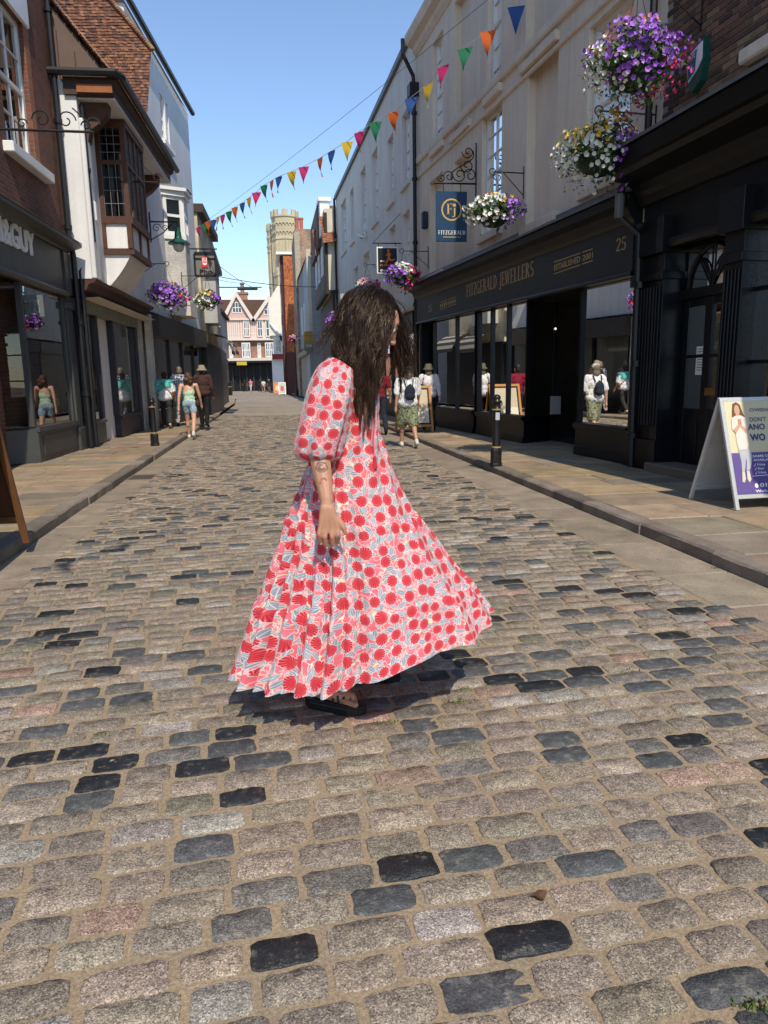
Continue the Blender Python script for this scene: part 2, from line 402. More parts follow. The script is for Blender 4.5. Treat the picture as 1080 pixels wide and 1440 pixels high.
# kerbs
for nm, xa, xb, right in (('kerb_left', KL-.17, KL, False), ('kerb_right', KR, KR+.17, True)):
    base = MB(); base.box(xa+.01, xb-.01, -14, FARY, -.1, PZ-.03); kb = base.build(nm, M_MORT); tag(kb, kind='structure')
    y = -2
    while y < FARY:
        ln = random.uniform(.7, 1.25); mb = MB(); o = random.uniform(-.008, .008); c = gcol((.20, .165, .13), .25); n = 4
        b = .018; z = PZ+random.uniform(-.004, .006)
        prof = [(xa, -.05), (xb, -.05), (xb, z-b), (xb-b, z), (xa+b*.3, z), (xa, z-b*.3)] if not right else [(xa, -.05), (xb, -.05), (xb, z-b*.3), (xb-b*.3, z), (xa+b, z), (xa, z-b)]
        vs = []; m = 5
        for k in range(m+1):
            yy = y+.005+(ln-.01)*k/m
            for (px_, pz_) in prof: vs.append((px_+o+random.uniform(-.005, .005), yy, pz_+(random.uniform(-.004, .004) if pz_ > 0 else 0)))
        q = len(prof); fs = [(k*q+i, k*q+(i+1) % q, (k+1)*q+(i+1) % q, (k+1)*q+i) for k in range(m) for i in range(q)]+[tuple(range(q)), tuple(m*q+i for i in range(q))]
        mb.add(vs, fs, c); mb.build('kerbstone', M_KERB, kb); y += ln
# pavements
for nm, x0, x1, right in (('pavement_left', -6.0, KL-.17, False), ('pavement_right', KR+.17, 7.5, True)):
    base = MB(); base.quad((x0, -14, PZ-.035), (x1, -14, PZ-.035), (x1, FARY, PZ-.035), (x0, FARY, PZ-.035)); pv = base.build(nm, M_MORT); tag(pv, kind='structure')
    y = 1.0; edge = x1 if not right else x0; restp = MB(); cnt = 0
    ylim = 26
    while y < FARY:
        dp = random.uniform(.42, .75); x = edge; width = 3.2
        sgn = -1 if not right else 1; tot = 0
        while tot < (2.7 if right else 2.3):
            ln = random.uniform(.5, 1.15); a, b_ = x, x+sgn*ln
            col = gcol(random.choice([(.30, .215, .14), (.27, .205, .14), (.33, .24, .155), (.235, .19, .14), (.30, .22, .13)]), .14)
            z = PZ+random.uniform(-.004, .004)
            if y < 19 and cnt < 150:
                mb = MB(); slab(mb, min(a, b_)+.006, max(a, b_)-.006, y+.006, y+dp-.006, z, col, .007); mb.build('flagstone', M_FLAG, pv, recalc=False); cnt += 1
            else: slab(restp, min(a, b_)+.006, max(a, b_)-.006, y+.006, y+dp-.006, z, col, .007)
            x = b_; tot += ln
        y += dp
    restp.build('far_flagstones', M_FLAG, pv, kind='stuff', recalc=False)
M_PAVEFAR = pm('far_paving', (.3, .235, .165), .85, .2, 1.2)
pf = MB(); pf.quad((3.2, FARY, .1), (9, FARY, .1), (9, 45, .1), (2.9, 45, .1)); pf.add([(2.9, 45, .1), (9, 45, .1), (9, 90, .1), (2.6, 92, .1), (1.5, 78, .1), (2.25, 62, .1)], [tuple(range(6))])
tag(pf.build('far_pavement_right', M_PAVEFAR, recalc=False), kind='structure')
pf = MB(); pf.add([(-2.25, FARY, .1), (-2.35, 45, .1), (-3.05, 60, .1), (-6, 88, .1), (-14, 88, .1), (-9, FARY, .1)], [tuple(range(6))])
tag(pf.build('far_pavement_left', M_PAVEFAR, recalc=False), kind='structure')
# ================================================================== LETTERING
def text_pts(body, bold=0.0, spacing=1.0):
    cu = bpy.data.curves.new('t', 'FONT'); cu.body = body; cu.size = 1.0; cu.offset = bold; cu.resolution_u = 3; cu.space_character = spacing; cu.fill_mode = 'FRONT'
    o = bpy.data.objects.new('t', cu); COL.objects.link(o); dg = bpy.context.evaluated_depsgraph_get()
    me = bpy.data.meshes.new_from_object(o.evaluated_get(dg)); vs = [tuple(v.co) for v in me.vertices]; fs = [tuple(p.vertices) for p in me.polygons]
    bpy.data.objects.remove(o); bpy.data.curves.remove(cu); bpy.data.meshes.remove(me)
    return vs, fs
def serif_pts(body, track=.10):
    """Roman capitals with thick stems, thin bars and serifs"""
    vs, fs = [], []; T, t = .155, .062
    def poly(p): b = len(vs); vs.extend([(x, y, 0) for x, y in p]); fs.append(tuple(range(b, b+len(p))))
    def rect(x0, x1, y0, y1): poly([(x0, y0), (x1, y0), (x1, y1), (x0, y1)])
    def stem(x, y0=0, y1=1, s0=True, s1=True):
        rect(x, x+T, y0, y1)
        if s0: rect(x-.07, x+T+.07, y0, y0+.045)
        if s1: rect(x-.07, x+T+.07, y1-.045, y1)
    def line(x0, y0, x1, y1, w): poly([(x0-w/2, y0), (x0+w/2, y0), (x1+w/2, y1), (x1-w/2, y1)])
    def arc(cx, cy, rx, ry, a0, a1, wh=T, wv=t, n=14):
        for k in range(n):
            p = []
            for q in (a0+(a1-a0)*k/n, a0+(a1-a0)*(k+1)/n):
                q = math.radians(q); c, s_ = math.cos(q), math.sin(q)
                p.append(((cx+rx*c, cy+ry*s_), (cx+(rx-wh)*c, cy+(ry-wv)*s_)))
            poly([p[0][0], p[1][0], p[1][1], p[0][1]])
    x = 0
    for ch in body:
        v0 = len(vs); w_ = .6
        if ch == ' ': x += .45; continue
        if ch == 'I': stem(.08); w_ = .31
        elif ch in 'FE':
            stem(.08); rect(.2, .58, 1-t, 1); rect(.2, .48, .5-t/2, .5+t/2); rect(.545, .58, .78, 1); rect(.45, .48, .4, .6)
            if ch == 'E': rect(.2, .6, 0, t); rect(.565, .6, 0, .24)
            w_ = .64
        elif ch == 'L': stem(.08); rect(.2, .58, 0, t); rect(.545, .58, 0, .26); w_ = .6
        elif ch == 'T': stem(.26, s1=False); rect(0, .67, 1-t, 1); rect(0, .035, .76, 1); rect(.635, .67, .76, 1); w_ = .67
        elif ch == 'Z': rect(.03, .6, 1-t, 1); rect(.03, .62, 0, t); line(.1, .03, .52, .97, T*1.1); rect(.03, .065, .78, 1); rect(.585, .62, 0, .22); w_ = .64
        elif ch == 'D': stem(.08); arc(.2, .5, .52, .5, -90, 90); w_ = .74
        elif ch in 'RPB':
            stem(.08, s1=True); arc(.2, .76, .36, .25, -90, 90)
            if ch == 'R': poly([(.28, .5), (.42, .5), (.72, 0), (.55, 0)]); w_ = .72
            elif ch == 'B': arc(.2, .27, .42, .27, -90, 90); w_ = .64
        elif ch == 'A': line(.04, 0, .33, 1, t*1.1); line(.64, 0, .36, 1, T*1.15); rect(.15, .55, .3, .3+t); rect(-.04, .14, 0, .045); rect(.5, .78, 0, .045); w_ = .74
        elif ch == 'G': arc(.42, .5, .41, .51, 50, 320); stem(.58, 0, .42, s0=False); w_ = .8
        elif ch == 'S': arc(.31, .74, .27, .27, 30, 270, T*.8, t); arc(.31, .27, .29, .28, -150, 90, T*.8, t); w_ = .6
        elif ch == 'J': stem(.24, .12, 1, s0=False); arc(.17, .0, .225, .24, -150, 30, T*.9, t, 8); w_ = .44
        elif ch == 'W': line(.2, 0, .04, 1, T); line(.2, 0, .42, 1, t); line(.6, 0, .44, 1, T); line(.6, 0, .84, 1, t); rect(-.06, .16, .955, 1); rect(.36, .54, .955, 1); rect(.74, .92, .955, 1); w_ = .9
        elif ch == 'Y': line(.33, .45, .06, 1, T); line(.33, .45, .6, 1, t); stem(.25, 0, .5, s1=False); w_ = .66
        elif ch == '2': arc(.3, .73, .27, .28, -10, 170, T*.85, t); line(.09, 0, .5, .66, T*.8); rect(.04, .57, 0, t*1.5); w_ = .6
        elif ch == '5': rect(.12, .52, 1-t*1.4, 1); line(.1, .55, .15, .98, t); arc(.27, .31, .3, .31, -150, 120, T*.85, t); w_ = .6
        elif ch == '0': arc(.3, .5, .29, .51, 0, 360, T*.85, t, 22); w_ = .6
        elif ch == '1': stem(.14, s1=False); line(.06, .8, .2, .97, t); w_ = .4
        for i in range(v0, len(vs)): vs[i] = (vs[i][0]+x, vs[i][1], 0)
        x += w_+track
    return vs, fs
def letters(F, pts, a0, a1, z0, z1, d, dirn, m, parent, name='lettering', thick=.0, slope=0.0, kind=None):
    """fit a line of letters between a0 (its left end as read) and a1, from z0 up to z1"""
    vs, fs = pts; xs = [v[0] for v in vs]; ys = [v[1] for v in vs]; x0, x1 = min(xs), max(xs); y0, y1 = min(ys), max(ys)
    q = [(a0+(a1-a0)*(v[0]-x0)/(x1-x0), z0+(z1-z0)*(v[1]-y0)/(y1-y0)+slope*(v[0]-x0)/(x1-x0)) for v in vs]
    mb = MB(); mb.add([F.P(a, d, z) for a, z in q], fs)
    if thick:
        n = len(vs); mb.add([F.P(a, d-thick, z) for a, z in q], [])
        cnt = {}
        for f in fs:
            for i in range(len(f)):
                e = (f[i], f[(i+1) % len(f)]); cnt[frozenset(e)] = (cnt.get(frozenset(e), (0,))[0]+1, e)
        for c, e in cnt.values():
            if c == 1: mb.f.append((e[0], e[1], e[1]+n, e[0]+n)); mb.c.append(None)
    return mb.build(name, m, parent, recalc=False, kind=kind)
# ================================================================== BUILDING KIT
M_GLASS = glassmat('shop_glass'); M_GLASS2 = glassmat('house_glass', (.45, .5, .5))
M_ROOM = pm('dark_room', (.03, .03, .032), .9, .3); M_WHITE = pm('white_gloss_paint', (.74, .73, .70), .4, .1, 3, bstr=.05)
M_CURT = pm('net_curtain', (.42, .43, .42), .9, .2, 6)
M_BLACKM = pm('black_iron', (.012, .012, .013), .42, .3, 8, bstr=.08); M_LEAD = pm('lead_sheet', (.13, .135, .145), .5, .3, 3)
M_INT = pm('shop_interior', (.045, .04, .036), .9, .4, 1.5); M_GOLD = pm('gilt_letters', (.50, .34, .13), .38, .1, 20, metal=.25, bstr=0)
M_SOFFIT = pm('cream_soffit', (.62, .58, .50), .8, .1)
def rc(F, p, q, d=0.0):
    a, z = F.px(*p, d); a2, z2 = F.px(*q, d); return min(a, a2), max(a, a2), min(z, z2), max(z, z2)
def wall(F, a0, a1, z0, z1, ops, m, parent, name='wall', t=.36, d=0.0, back=None, extra=None):
    """wall sheet with real openings and reveals; ops = (a0, a1, z0, z1, depth)"""
    As = sorted({a0, a1, *[min(max(v, a0), a1) for o in ops for v in o[:2]]}); Zs = sorted({z0, z1, *[min(max(v, z0), z1) for o in ops for v in o[2:4]]})
    mb = MB()
    for i in range(len(As)-1):
        for k in range(len(Zs)-1):
            ca, cz = (As[i]+As[i+1])/2, (Zs[k]+Zs[k+1])/2
            if any(o[0] < ca < o[1] and o[2] < cz < o[3] for o in ops): continue
            mb.quad(F.P(As[i], d, Zs[k]), F.P(As[i+1], d, Zs[k]), F.P(As[i+1], d, Zs[k+1]), F.P(As[i], d, Zs[k+1]))
    for o in ops:
        A0, A1, B0, B1, dp = o[:5]
        for p, q in (((A0, B0), (A1, B0)), ((A1, B0), (A1, B1)), ((A1, B1), (A0, B1)), ((A0, B1), (A0, B0))):
            mb.quad(F.P(p[0], d, p[1]), F.P(q[0], d, q[1]), F.P(q[0], d-dp, q[1]), F.P(p[0], d-dp, p[1]))
        if len(o) > 5 and o[5]: mb.quad(F.P(A0, d-dp, B0), F.P(A1, d-dp, B0), F.P(A1, d-dp, B1), F.P(A0, d-dp, B1))
    for p, q in (((a0, z0), (a1, z0)), ((a1, z0), (a1, z1)), ((a1, z1), (a0, z1)), ((a0, z1), (a0, z0))):
        mb.quad(F.P(p[0], d, p[1]), F.P(q[0], d, q[1]), F.P(q[0], d-t, q[1]), F.P(p[0], d-t, p[1]))
    return mb.build(name, m, parent, recalc=False)
def sash(F, a0, a1, z0, z1, d, parent, cols=2, rows=4, m=None, fw=.06, bar=.022, glass=None, room=True, sill=None, curtain=True):
    m = m or M_WHITE; mb = MB(); zm = (z0+z1)/2
    for A, B in ((a0, a0+fw), (a1-fw, a1)): mb.fbox(F, A, B, d-.06, d+.02, z0, z1)
    for A, B in ((z0, z0+fw), (z1-fw, z1), (zm-fw*.4, zm+fw*.4)): mb.fbox(F, a0+fw, a1-fw, d-.06, d+.018, A, B)
    for c in range(1, cols): a = a0+fw+(a1-a0-2*fw)*c/cols; mb.fbox(F, a-bar/2, a+bar/2, d-.035, d+.01, z0+fw, z1-fw)
    for r_ in range(1, rows):
        z = z0+fw+(z1-z0-2*fw)*r_/rows
        if abs(z-zm) > .05: mb.fbox(F, a0+fw, a1-fw, d-.033, d+.008, z-bar/2, z+bar/2)
    w_ = mb.build('window', m, parent)
    g_ = MB(); g_.quad(F.P(a0+fw, d-.02, z0+fw), F.P(a1-fw, d-.02, z0+fw), F.P(a1-fw, d-.02, z1-fw), F.P(a0+fw, d-.02, z1-fw)); g_.build('pane', glass or M_GLASS2, w_, recalc=False)
    if room:
        b_ = MB(); e = .25; b_.quad(F.P(a0-.02, d-e, z0), F.P(a1+.02, d-e, z0), F.P(a1+.02, d-e, z1), F.P(a0-.02, d-e, z1)); b_.build('room_backing', M_ROOM, w_, recalc=False)
        if curtain:
            c_ = MB(); n = 16; wv = (a1-a0)*.26
            for s0 in (a0+fw, a1-fw-wv):
                for k in range(n):
                    A, B = s0+wv*k/n, s0+wv*(k+1)/n; dd = [.04*math.sin(k*1.3), .04*math.sin((k+1)*1.3)]
                    c_.quad(F.P(A, d-.14+dd[0], z0), F.P(B, d-.14+dd[1], z0), F.P(B, d-.14+dd[1], z1), F.P(A, d-.14+dd[0], z1))
            c_.build('curtain', M_CURT, w_, recalc=False)
    if sill:
        s_ = MB(); s_.fbox(F, a0-.1, a1+.1, d-.05, sill, z0-.13, z0-.002); s_.build('sill', m if sill < 0 else parent.get('_sm') or m, w_, bevel=.01)
    return w_
def body(F, a0, a1, d0, d1, z0, z1, m, parent, name='side_walls'):
    mb = MB(); mb.fbox(F, a0, a1, d0, d1, z0, z1); return mb.build(name, m, parent)
def tiles(c00, c10, c11, c01, rows, cols, m, parent, cols_rgb, name='roof_tiles', th=.014, stuff=True):
    """plain clay tiles in lapped courses on a quad: c00-c10 is the bottom edge"""
    c00, c10, c11, c01 = map(Vector, (c00, c10, c11, c01)); mb = MB(); nrm = (c10-c00).cross(c01-c00).normalized()
    def q(u, v): return c00*(1-u)*(1-v)+c10*u*(1-v)+c11*u*v+c01*(1-u)*v
    for r_ in range(rows):
        v0, v1 = r_/rows, min(1, (r_+1.35)/rows); off = .5/cols if r_ % 2 else 0
        for c in range(cols+1):
            u0, u1 = max(0, (c/cols)-off), min(1, (c+1)/cols-off-.06/cols)
            if u1-u0 < .1/cols: continue
            col = random.choice(cols_rgb); k = random.uniform(.72, 1.2); col = tuple(x*k for x in col)
            li = th*random.uniform(1.0, 2.3); j = random.uniform(-.12, .12)/rows
            A, B = q(u0, v0+j)+nrm*li, q(u1, v0+j)+nrm*li*random.uniform(.7, 1.2); Cc, D = q(u1, v1)+nrm*.002, q(u0, v1)+nrm*.002
            E_, F_ = q(u0, v0+j)-nrm*.004, q(u1, v0+j)-nrm*.004
            mb.add([A, B, Cc, D, E_, F_], [(0, 1, 2, 3), (4, 5, 1, 0), (4, 0, 3), (5, 2, 1)], col)
    return mb.build(name, m, parent, recalc=False, kind='stuff' if stuff else None)
def pipe(name, pts, r, m, parent, brackets=()):
    mb = MB(); mb.tube(pts, r, 8)
    for b in brackets: mb.lathe([(r*1.0, -.045), (r*1.45, -.04), (r*1.45, .04), (r*1.0, .045)], 8, b)
    return mb.build(name, m, parent, smooth=False)
M_TILE = pm('clay_tiles', (1, 1, 1), .85, .25, 5, attr=True, bs=90, bstr=.4)
TILE_RED = [(.20, .085, .05), (.24, .10, .055), (.15, .065, .042), (.28, .13, .065), (.10, .055, .04)]
TILE_DK = [(.12, .065, .045), (.09, .055, .042), (.16, .08, .05)]
# ================================================================== RIGHT SIDE
FR = side(5.15, 9.6, -0.075, True)
M_RENDER = pm('stone_coloured_render', (.75, .64, .50), .85, .12, .7, 50, .25, .004, streak=.16)
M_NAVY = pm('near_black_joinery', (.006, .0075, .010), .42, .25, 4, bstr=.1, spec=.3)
M_FASC = pm('charcoal_fascia', (.014, .0155, .017), .5, .2, 3, bstr=.06)
aE = FR.px(587, 300)[0]; aN = FR.px(897, 400)[0]
# ---------------- Fitzgerald's house
h = thing('rendered_house', 'tall cream rendered house above the black jewellers shopfront', 'house', FR.P((aE+aN)/2, 0, PZ))
ops = []; wins = []
REC = [((743, 87), (780, 298), 0), ((678, 166), (704, 318), 1), ((604, 258), (623, 379), 0), ((639, 229), (661, 366), 0), ((829, 40), (882, 235), 1),
       ((639, 5), (661, 168), 0), ((608, 63), (623, 197), 1), ((687, -60), (704, 118), 1), ((743, -150), (783, 45), 0)]
for p, q, wn in REC:
    a0, a1, z0, z1 = rc(FR, p, q); 
    ops.append((a0, a1, z0, z1, .17, not wn)); 
    if wn: wins.append((a0, a1, z0, z1))
zE = FR.px(583, 36, .25)[1]
aB_ = FR.px(936, 60)[0]
wall(FR, aB_, aE, 3.3, zE-.2, ops, M_RENDER, h)
for a0, a1, z0, z1 in wins: sash(FR, a0+.01, a1-.01, z0, z1, -.12, h, 2, 6)
for (p, q, wn), o in zip(REC, ops):
    s_ = MB(); s_.fbox(FR, o[0]-.11, o[1]+.11, -.02, .09, o[2]-.16, o[2]-.003); s_.build('window_sill', M_RENDER, h, bevel=.012)
# string course (two bands) and eaves cornice
a_, z_ = FR.px(591, 226); b_, zz_ = FR.px(820, 0)
mb = MB(); mb.profile(FR, aB_, aE, [(0, 0), (.055, .01), (.07, .05), (.07, .16), (.045, .19), (0, .2)], zz_+(zz_-z_)*0-.05, z_-.05); mb.build('string_course', M_RENDER, h)
mb = MB(); mb.profile(FR, aB_, aE, [(0, 0), (.04, .01), (.05, .05), (.02, .09), (0, .1)], zz_-.42, z_-.42); mb.build('string_course', M_RENDER, h)
mb = MB(); mb.profile(FR, aB_, aE, [(-.3, 0), (.02, 0), (.1, .1), (.13, .2), (.27, .27), (.33, .42), (.33, .5), (-.3, .5)], zE-.45, zE-.45); mb.build('eaves_cornice', M_RENDER, h)
body(FR, aB_+.01, aE-.01, -7, -.36, 3.35, zE-.25, M_RENDER, h)
mb = MB(); mb.add([FR.P(aN, .2, zE+.05), FR.P(aE, .2, zE+.05), FR.P(aE, -3.5, zE+2.6), FR.P(aN, -3.5, zE+2.6), FR.P(aE, -7, zE), FR.P(aN, -7, zE)], [(0, 1, 2, 3), (3, 2, 4, 5)]); mb.build('roof', pm('slate', (.08, .08, .085), .7, .2), h)
# gutter hopper and downpipe at the far end
pa, pz = FR.px(586, 60, .3)
pts = [FR.P(aE-.15, .42, zE-.08), FR.P(aE-.15, .42, zE-.45), FR.P(aE-.1, .12, zE-.95), FR.P(aE-.1, .1, zE-1.2), FR.P(aE-.1, .1, .3)]
pipe('downpipe', pts, .055, M_BLACKM, h, [FR.P(aE-.1, .1, k) for k in (3.5, 5.2, 6.9, 8.6)])
mb = MB(); mb.fbox(FR, aE-.27, aE+.07, .0, .26, zE-1.5, zE-1.15); mb.build('hopper', M_BLACKM, h, bevel=.02)
aN0 = aN; aN = FR.px(899, 400, .14)[0]
pts = [FR.P(aN+.0, .12, 9), FR.P(aN+.0, .12, 4.3), FR.P(aN+.1, .35, 4.05), FR.P(aN+.12, .42, 3.75), FR.P(aN+.12, .42, 3.5), FR.P(aN+.02, .16, 3.25), FR.P(aN+.0, .14, .1)]
pipe('downpipe', pts, .05, M_BLACKM, h, [FR.P(aN+.0, .14, k) for k in (.55, 1.55, 2.6)]+[FR.P(aN+.0, .12, k) for k in (5.0, 6.2)])
mb = MB(); mb.lathe([(.055, 0), (.062, .01), (.062, .3), (.055, .31)], 10, FR.P(aN+.12, .42, 3.48)); mb.build('pipe_collar', M_LEAD, h)
aN = aN0
# small wall box beside the sign
a_, z_ = FR.px(601, 310); mb = MB(); mb.fbox(FR, a_-.1, a_+.1, 0, .16, z_-.22, z_+.22); mb.build('alarm_box', pm('navy_plastic', (.02, .03, .06), .5), h, bevel=.03)
# ---------------- shopfront
sh = thing('jewellers_shopfront', 'long black jewellers shopfront with gilt lettering and number 25', 'shopfront', FR.P((aN+aE)/2, .1, PZ))
(an, zn0), (af, zf0) = FR.px(893, 380, .12), FR.px(600, 450, .12)
zn1, zf1 = FR.px(893, 312, .12)[1], FR.px(597, 418, .12)[1]
sN = FR.px(888, 400, .12)[0]; sF = aE-.25
def zl(zn, zf, a): return zn+(zf-zn)*(a-an)/(af-an)
mb = MB(); mb.fbox(FR, sN, sF, -.2, .12, zl(zn0, zf0, sN), zl(zn1, zf1, sN), zl(zn0, zf0, sF), zl(zn1, zf1, sF)); mb.build('fascia', M_FASC, sh)
mb = MB(); mb.profile(FR, sN-.02, sF+.02, [(.0, 0), (.13, 0), (.16, .05), (.2, .08), (.24, .17), (.36, .22), (.38, .32), (.38, .36), (0, .42)], zl(zn1, zf1, sN), zl(zn1, zf1, sF)); mb.build('cornice', M_NAVY, sh)
mb = MB(); mb.profile(FR, sN-.04, sF+.04, [(0, .42), (.4, .362), (.42, .34), (.42, .375), (.03, .47), (.03, .6), (0, .6)], zl(zn1, zf1, sN), zl(zn1, zf1, sF)); mb.build('lead_flashing', M_LEAD, sh)
mb = MB(); mb.profile(FR, sN, sF, [(.0, -.06), (.14, -.06), (.15, -.03), (.14, 0), (0, 0)], zl(zn0, zf0, sN)-.002, zl(zn0, zf0, sF)-.002); mb.build('fascia_bead', M_NAVY, sh)
aA0, aA1 = FR.px(610, 520)[0], FR.px(668, 520)[0]; aB0, aB1 = FR.px(672, 520)[0], FR.px(740, 520)[0]; aC0, aC1 = FR.px(814, 520)[0], sN+.06
RI = .62
def bay(a0, a1, posts, cn, cf):
    """shop window: riser with moulded cap, glass, slim mullions; cn/cf cant the near/far end back"""
    mb = MB(); zt = min(zl(zn0, zf0, a0), zl(zn0, zf0, a1))-.05
    base = [(a0+cn, -.75 if cn else -.02), (a0, -.02), (a1, -.02), (a1-cf, -.75 if cf else -.02)]
    path = [base[i] for i in (range(0 if cn else 1, 4 if cf else 3))]
    def strip(mb_, z0, z1, o):
        for (p, q) in zip(path[:-1], path[1:]):
            mb_.quad(FR.P(p[0], p[1]+o, z0), FR.P(q[0], q[1]+o, z0), FR.P(q[0], q[1]+o, z1), FR.P(p[0], p[1]+o, z1))
            mb_.quad(FR.P(p[0], p[1]+o, z1), FR.P(q[0], q[1]+o, z1), FR.P(q[0], q[1]-.12, z1), FR.P(p[0], p[1]-.12, z1))
    r_ = MB(); strip(r_, PZ, PZ+.12, .075); strip(r_, PZ, RI-.1, .05); r_.build('stall_riser', M_NAVY, sh, recalc=False)
    c_ = MB()
    for (p, q) in zip(path[:-1], path[1:]):
        for o0, z0, z1 in ((.075, RI-.1, RI-.06), (.11, RI-.06, RI-.01), (.09, RI-.01, RI+.015)):
            c_.add([FR.P(p[0], p[1]+o0, z0), FR.P(q[0], q[1]+o0, z0), FR.P(q[0], q[1]+o0, z1), FR.P(p[0], p[1]+o0, z1), FR.P(p[0], p[1]-.1, z1), FR.P(q[0], q[1]-.1, z1), FR.P(q[0], q[1]-.1, z0), FR.P(p[0], p[1]-.1, z0)],
                   [(0, 1, 2, 3), (3, 2, 5, 4), (0, 7, 6, 1), (0, 3, 4, 7), (1, 6, 5, 2)])
    c_.build('window_ledge', M_NAVY, sh, recalc=False)
    for (p, q) in zip(path[:-1], path[1:]):
        straight = p[1] == q[1]; cuts = [p[0]]+([c for c in posts] if straight else [])+[q[0]]
        for i in range(len(cuts)-1):
            f0 = (cuts[i]-p[0])/(q[0]-p[0]) if q[0] != p[0] else 0; f1 = (cuts[i+1]-p[0])/(q[0]-p[0]) if q[0] != p[0] else 1
            A = (cuts[i], p[1]+(q[1]-p[1])*f0); B = (cuts[i+1], p[1]+(q[1]-p[1])*f1)
            g_ = MB(); g_.quad(FR.P(A[0], A[1]-.02, RI), FR.P(B[0], B[1]-.02, RI), FR.P(B[0], B[1]-.02, zt), FR.P(A[0], A[1]-.02, zt)); g_.build('pane', M_GLASS, sh, recalc=False)
            for C in ((A, B) if i == 0 else (B,)):
                m_ = MB(); m_.fbox(FR, C[0]-.032, C[0]+.032, C[1]-.07, C[1]+.03, RI, zt); m_.build('mullion', M_NAVY, sh, bevel=.006)
bay(aC1, aC0, [], 0, .35)
bay(aB1, aB0, [aB1+(aB0-aB1)*.36, aB1+(aB0-aB1)*.70], .35, 0)
bay(aA1, aA0, [aA1+(aA0-aA1)*.42], .3, 0)
# pilasters
for a in (sN-.1, sF-.25):
    mb = MB(); mb.fbox(FR, a-.1, a+.13, -.2, .07, PZ, 3.0); mb.fbox(FR, a-.13, a+.19, -.2, .1, PZ, PZ+.5); mb.fbox(FR, a-.12, a+.18, -.2, .1, 2.6, 2.75); mb.build('pilaster', M_NAVY, sh, bevel=.01)
# recessed doors between the bays
for a0, a1 in ((aC0, aB1), ):
    mb = MB(); am = (a0+a1)/2; mb.fbox(FR, am-.5, am+.5, -.95, -.88, PZ, 2.7); mb.fbox(FR, am-.5, am+.5, -.88, -.85, PZ, .7); dr = mb.build('door', M_NAVY, sh)
    g_ = MB(); g_.quad(FR.P(am-.38, -.87, .85), FR.P(am+.38, -.87, .85), FR.P(am+.38, -.87, 2.5), FR.P(am-.38, -.87, 2.5)); g_.build('door_glass', M_GLASS, dr, recalc=False)
    k_ = MB(); k_.tube([FR.P(am+.42, -.8, .95), FR.P(am+.42, -.8, 1.35)], .014, 6); k_.build('door_handle', M_GOLD, dr)
# the shop inside
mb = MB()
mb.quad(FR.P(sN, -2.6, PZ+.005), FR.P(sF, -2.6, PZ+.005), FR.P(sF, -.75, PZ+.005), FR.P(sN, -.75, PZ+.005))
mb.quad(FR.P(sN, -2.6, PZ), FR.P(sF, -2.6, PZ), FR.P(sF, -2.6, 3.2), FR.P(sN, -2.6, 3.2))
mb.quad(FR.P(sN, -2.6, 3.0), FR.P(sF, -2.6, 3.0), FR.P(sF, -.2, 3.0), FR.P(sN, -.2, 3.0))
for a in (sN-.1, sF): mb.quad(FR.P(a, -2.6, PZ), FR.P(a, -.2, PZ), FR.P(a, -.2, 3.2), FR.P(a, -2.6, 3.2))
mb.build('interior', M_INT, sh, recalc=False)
M_VEL = pm('display_velvet', (.35, .33, .30), .9)
for a in (sN+1.0, aB1+.6, aB1+1.6, aA1+.5): mb = MB(); mb.fbox(FR, a-.3, a+.3, -.9, -.25, .64, 1.0); mb.fbox(FR, a-.14, a+.14, -.65, -.4, 1.0, 1.0+random.uniform(.2, .5)); mb.build('display_stand', M_VEL, sh)
for a in (aB1+.35, aB0-.8, aA1+.9):
    mb = MB(); mb.ball(FR.P(a, -.75, 2.32), .04); lo = mb.build('pendant_lamp', emit('lamp_glow', (1, .86, .66), 1.3), sh, smooth=True)
    mb = MB(); mb.tube([FR.P(a, -.75, 2.36), FR.P(a, -.75, 3.0)], .006, 5); mb.build('flex', M_BLACKM, lo)
# gilt lettering
def fl(px0, px1, top, bot, pts, nm='lettering', d=.123):
    a0 = FR.px(px0[0], px0[1], d)[0]; a1 = FR.px(px1[0], px1[1], d)[0]; zb = FR.px(px0[0], px0[1], d)[1]; zb2 = FR.px(px1[0], px1[1], d)[1]; zt = FR.px(px0[0], px0[1]-top, d)[1]
    return letters(FR, pts, a0, a1, zb, zt, d, -1, M_GOLD, sh, nm, slope=zb2-zb)
fl((656, 422), (750, 393), 21, 0, serif_pts('FITZGERALD JEWELLERS'))
for k_, ch_ in enumerate('25'): fl((866+7.4*k_, 354-1.7*k_), (872.4+7.4*k_, 352.5-1.7*k_), 18, 0, serif_pts(ch_), 'number'); fl((602.5+2.6*k_, 439.2-.7*k_), (604.7+2.6*k_, 438.6-.7*k_), 10, 0, serif_pts(ch_), 'number')
def banner(p, n, words, w0, h_):
    """ribbon device: two curled lines with small capitals between"""
    (px0, py0), (px1, py1) = p; d = .123
    for i, (t0, t1, wd) in enumerate(words):
        q0 = (px0+(px1-px0)*t0, py0+(py1-py0)*t0); q1 = (px0+(px1-px0)*t1, py0+(py1-py0)*t1)
        fl((q0[0], q0[1]), (q1[0], q1[1]), h_*.62, 0, text_pts(wd, .012), 'ribbon_lettering')
        for off in (h_*.95, -h_*.32):
            pts = []
            for k in range(13):
                u = k/12; x = q0[0]+(q1[0]-q0[0])*u; y_ = q0[1]+(q1[1]-q0[1])*u-off; a, z = FR.px(x, y_, d); pts.append(FR.P(a, d, z))
            mb = MB(); mb.tube(pts, .008, 4); mb.build('ribbon_line', M_GOLD, sh)
banner(((779, 381), (834, 362)), 2, [(.0, .67, 'ESTABLISHED'), (.73, .99, '2001')], 0, 13)
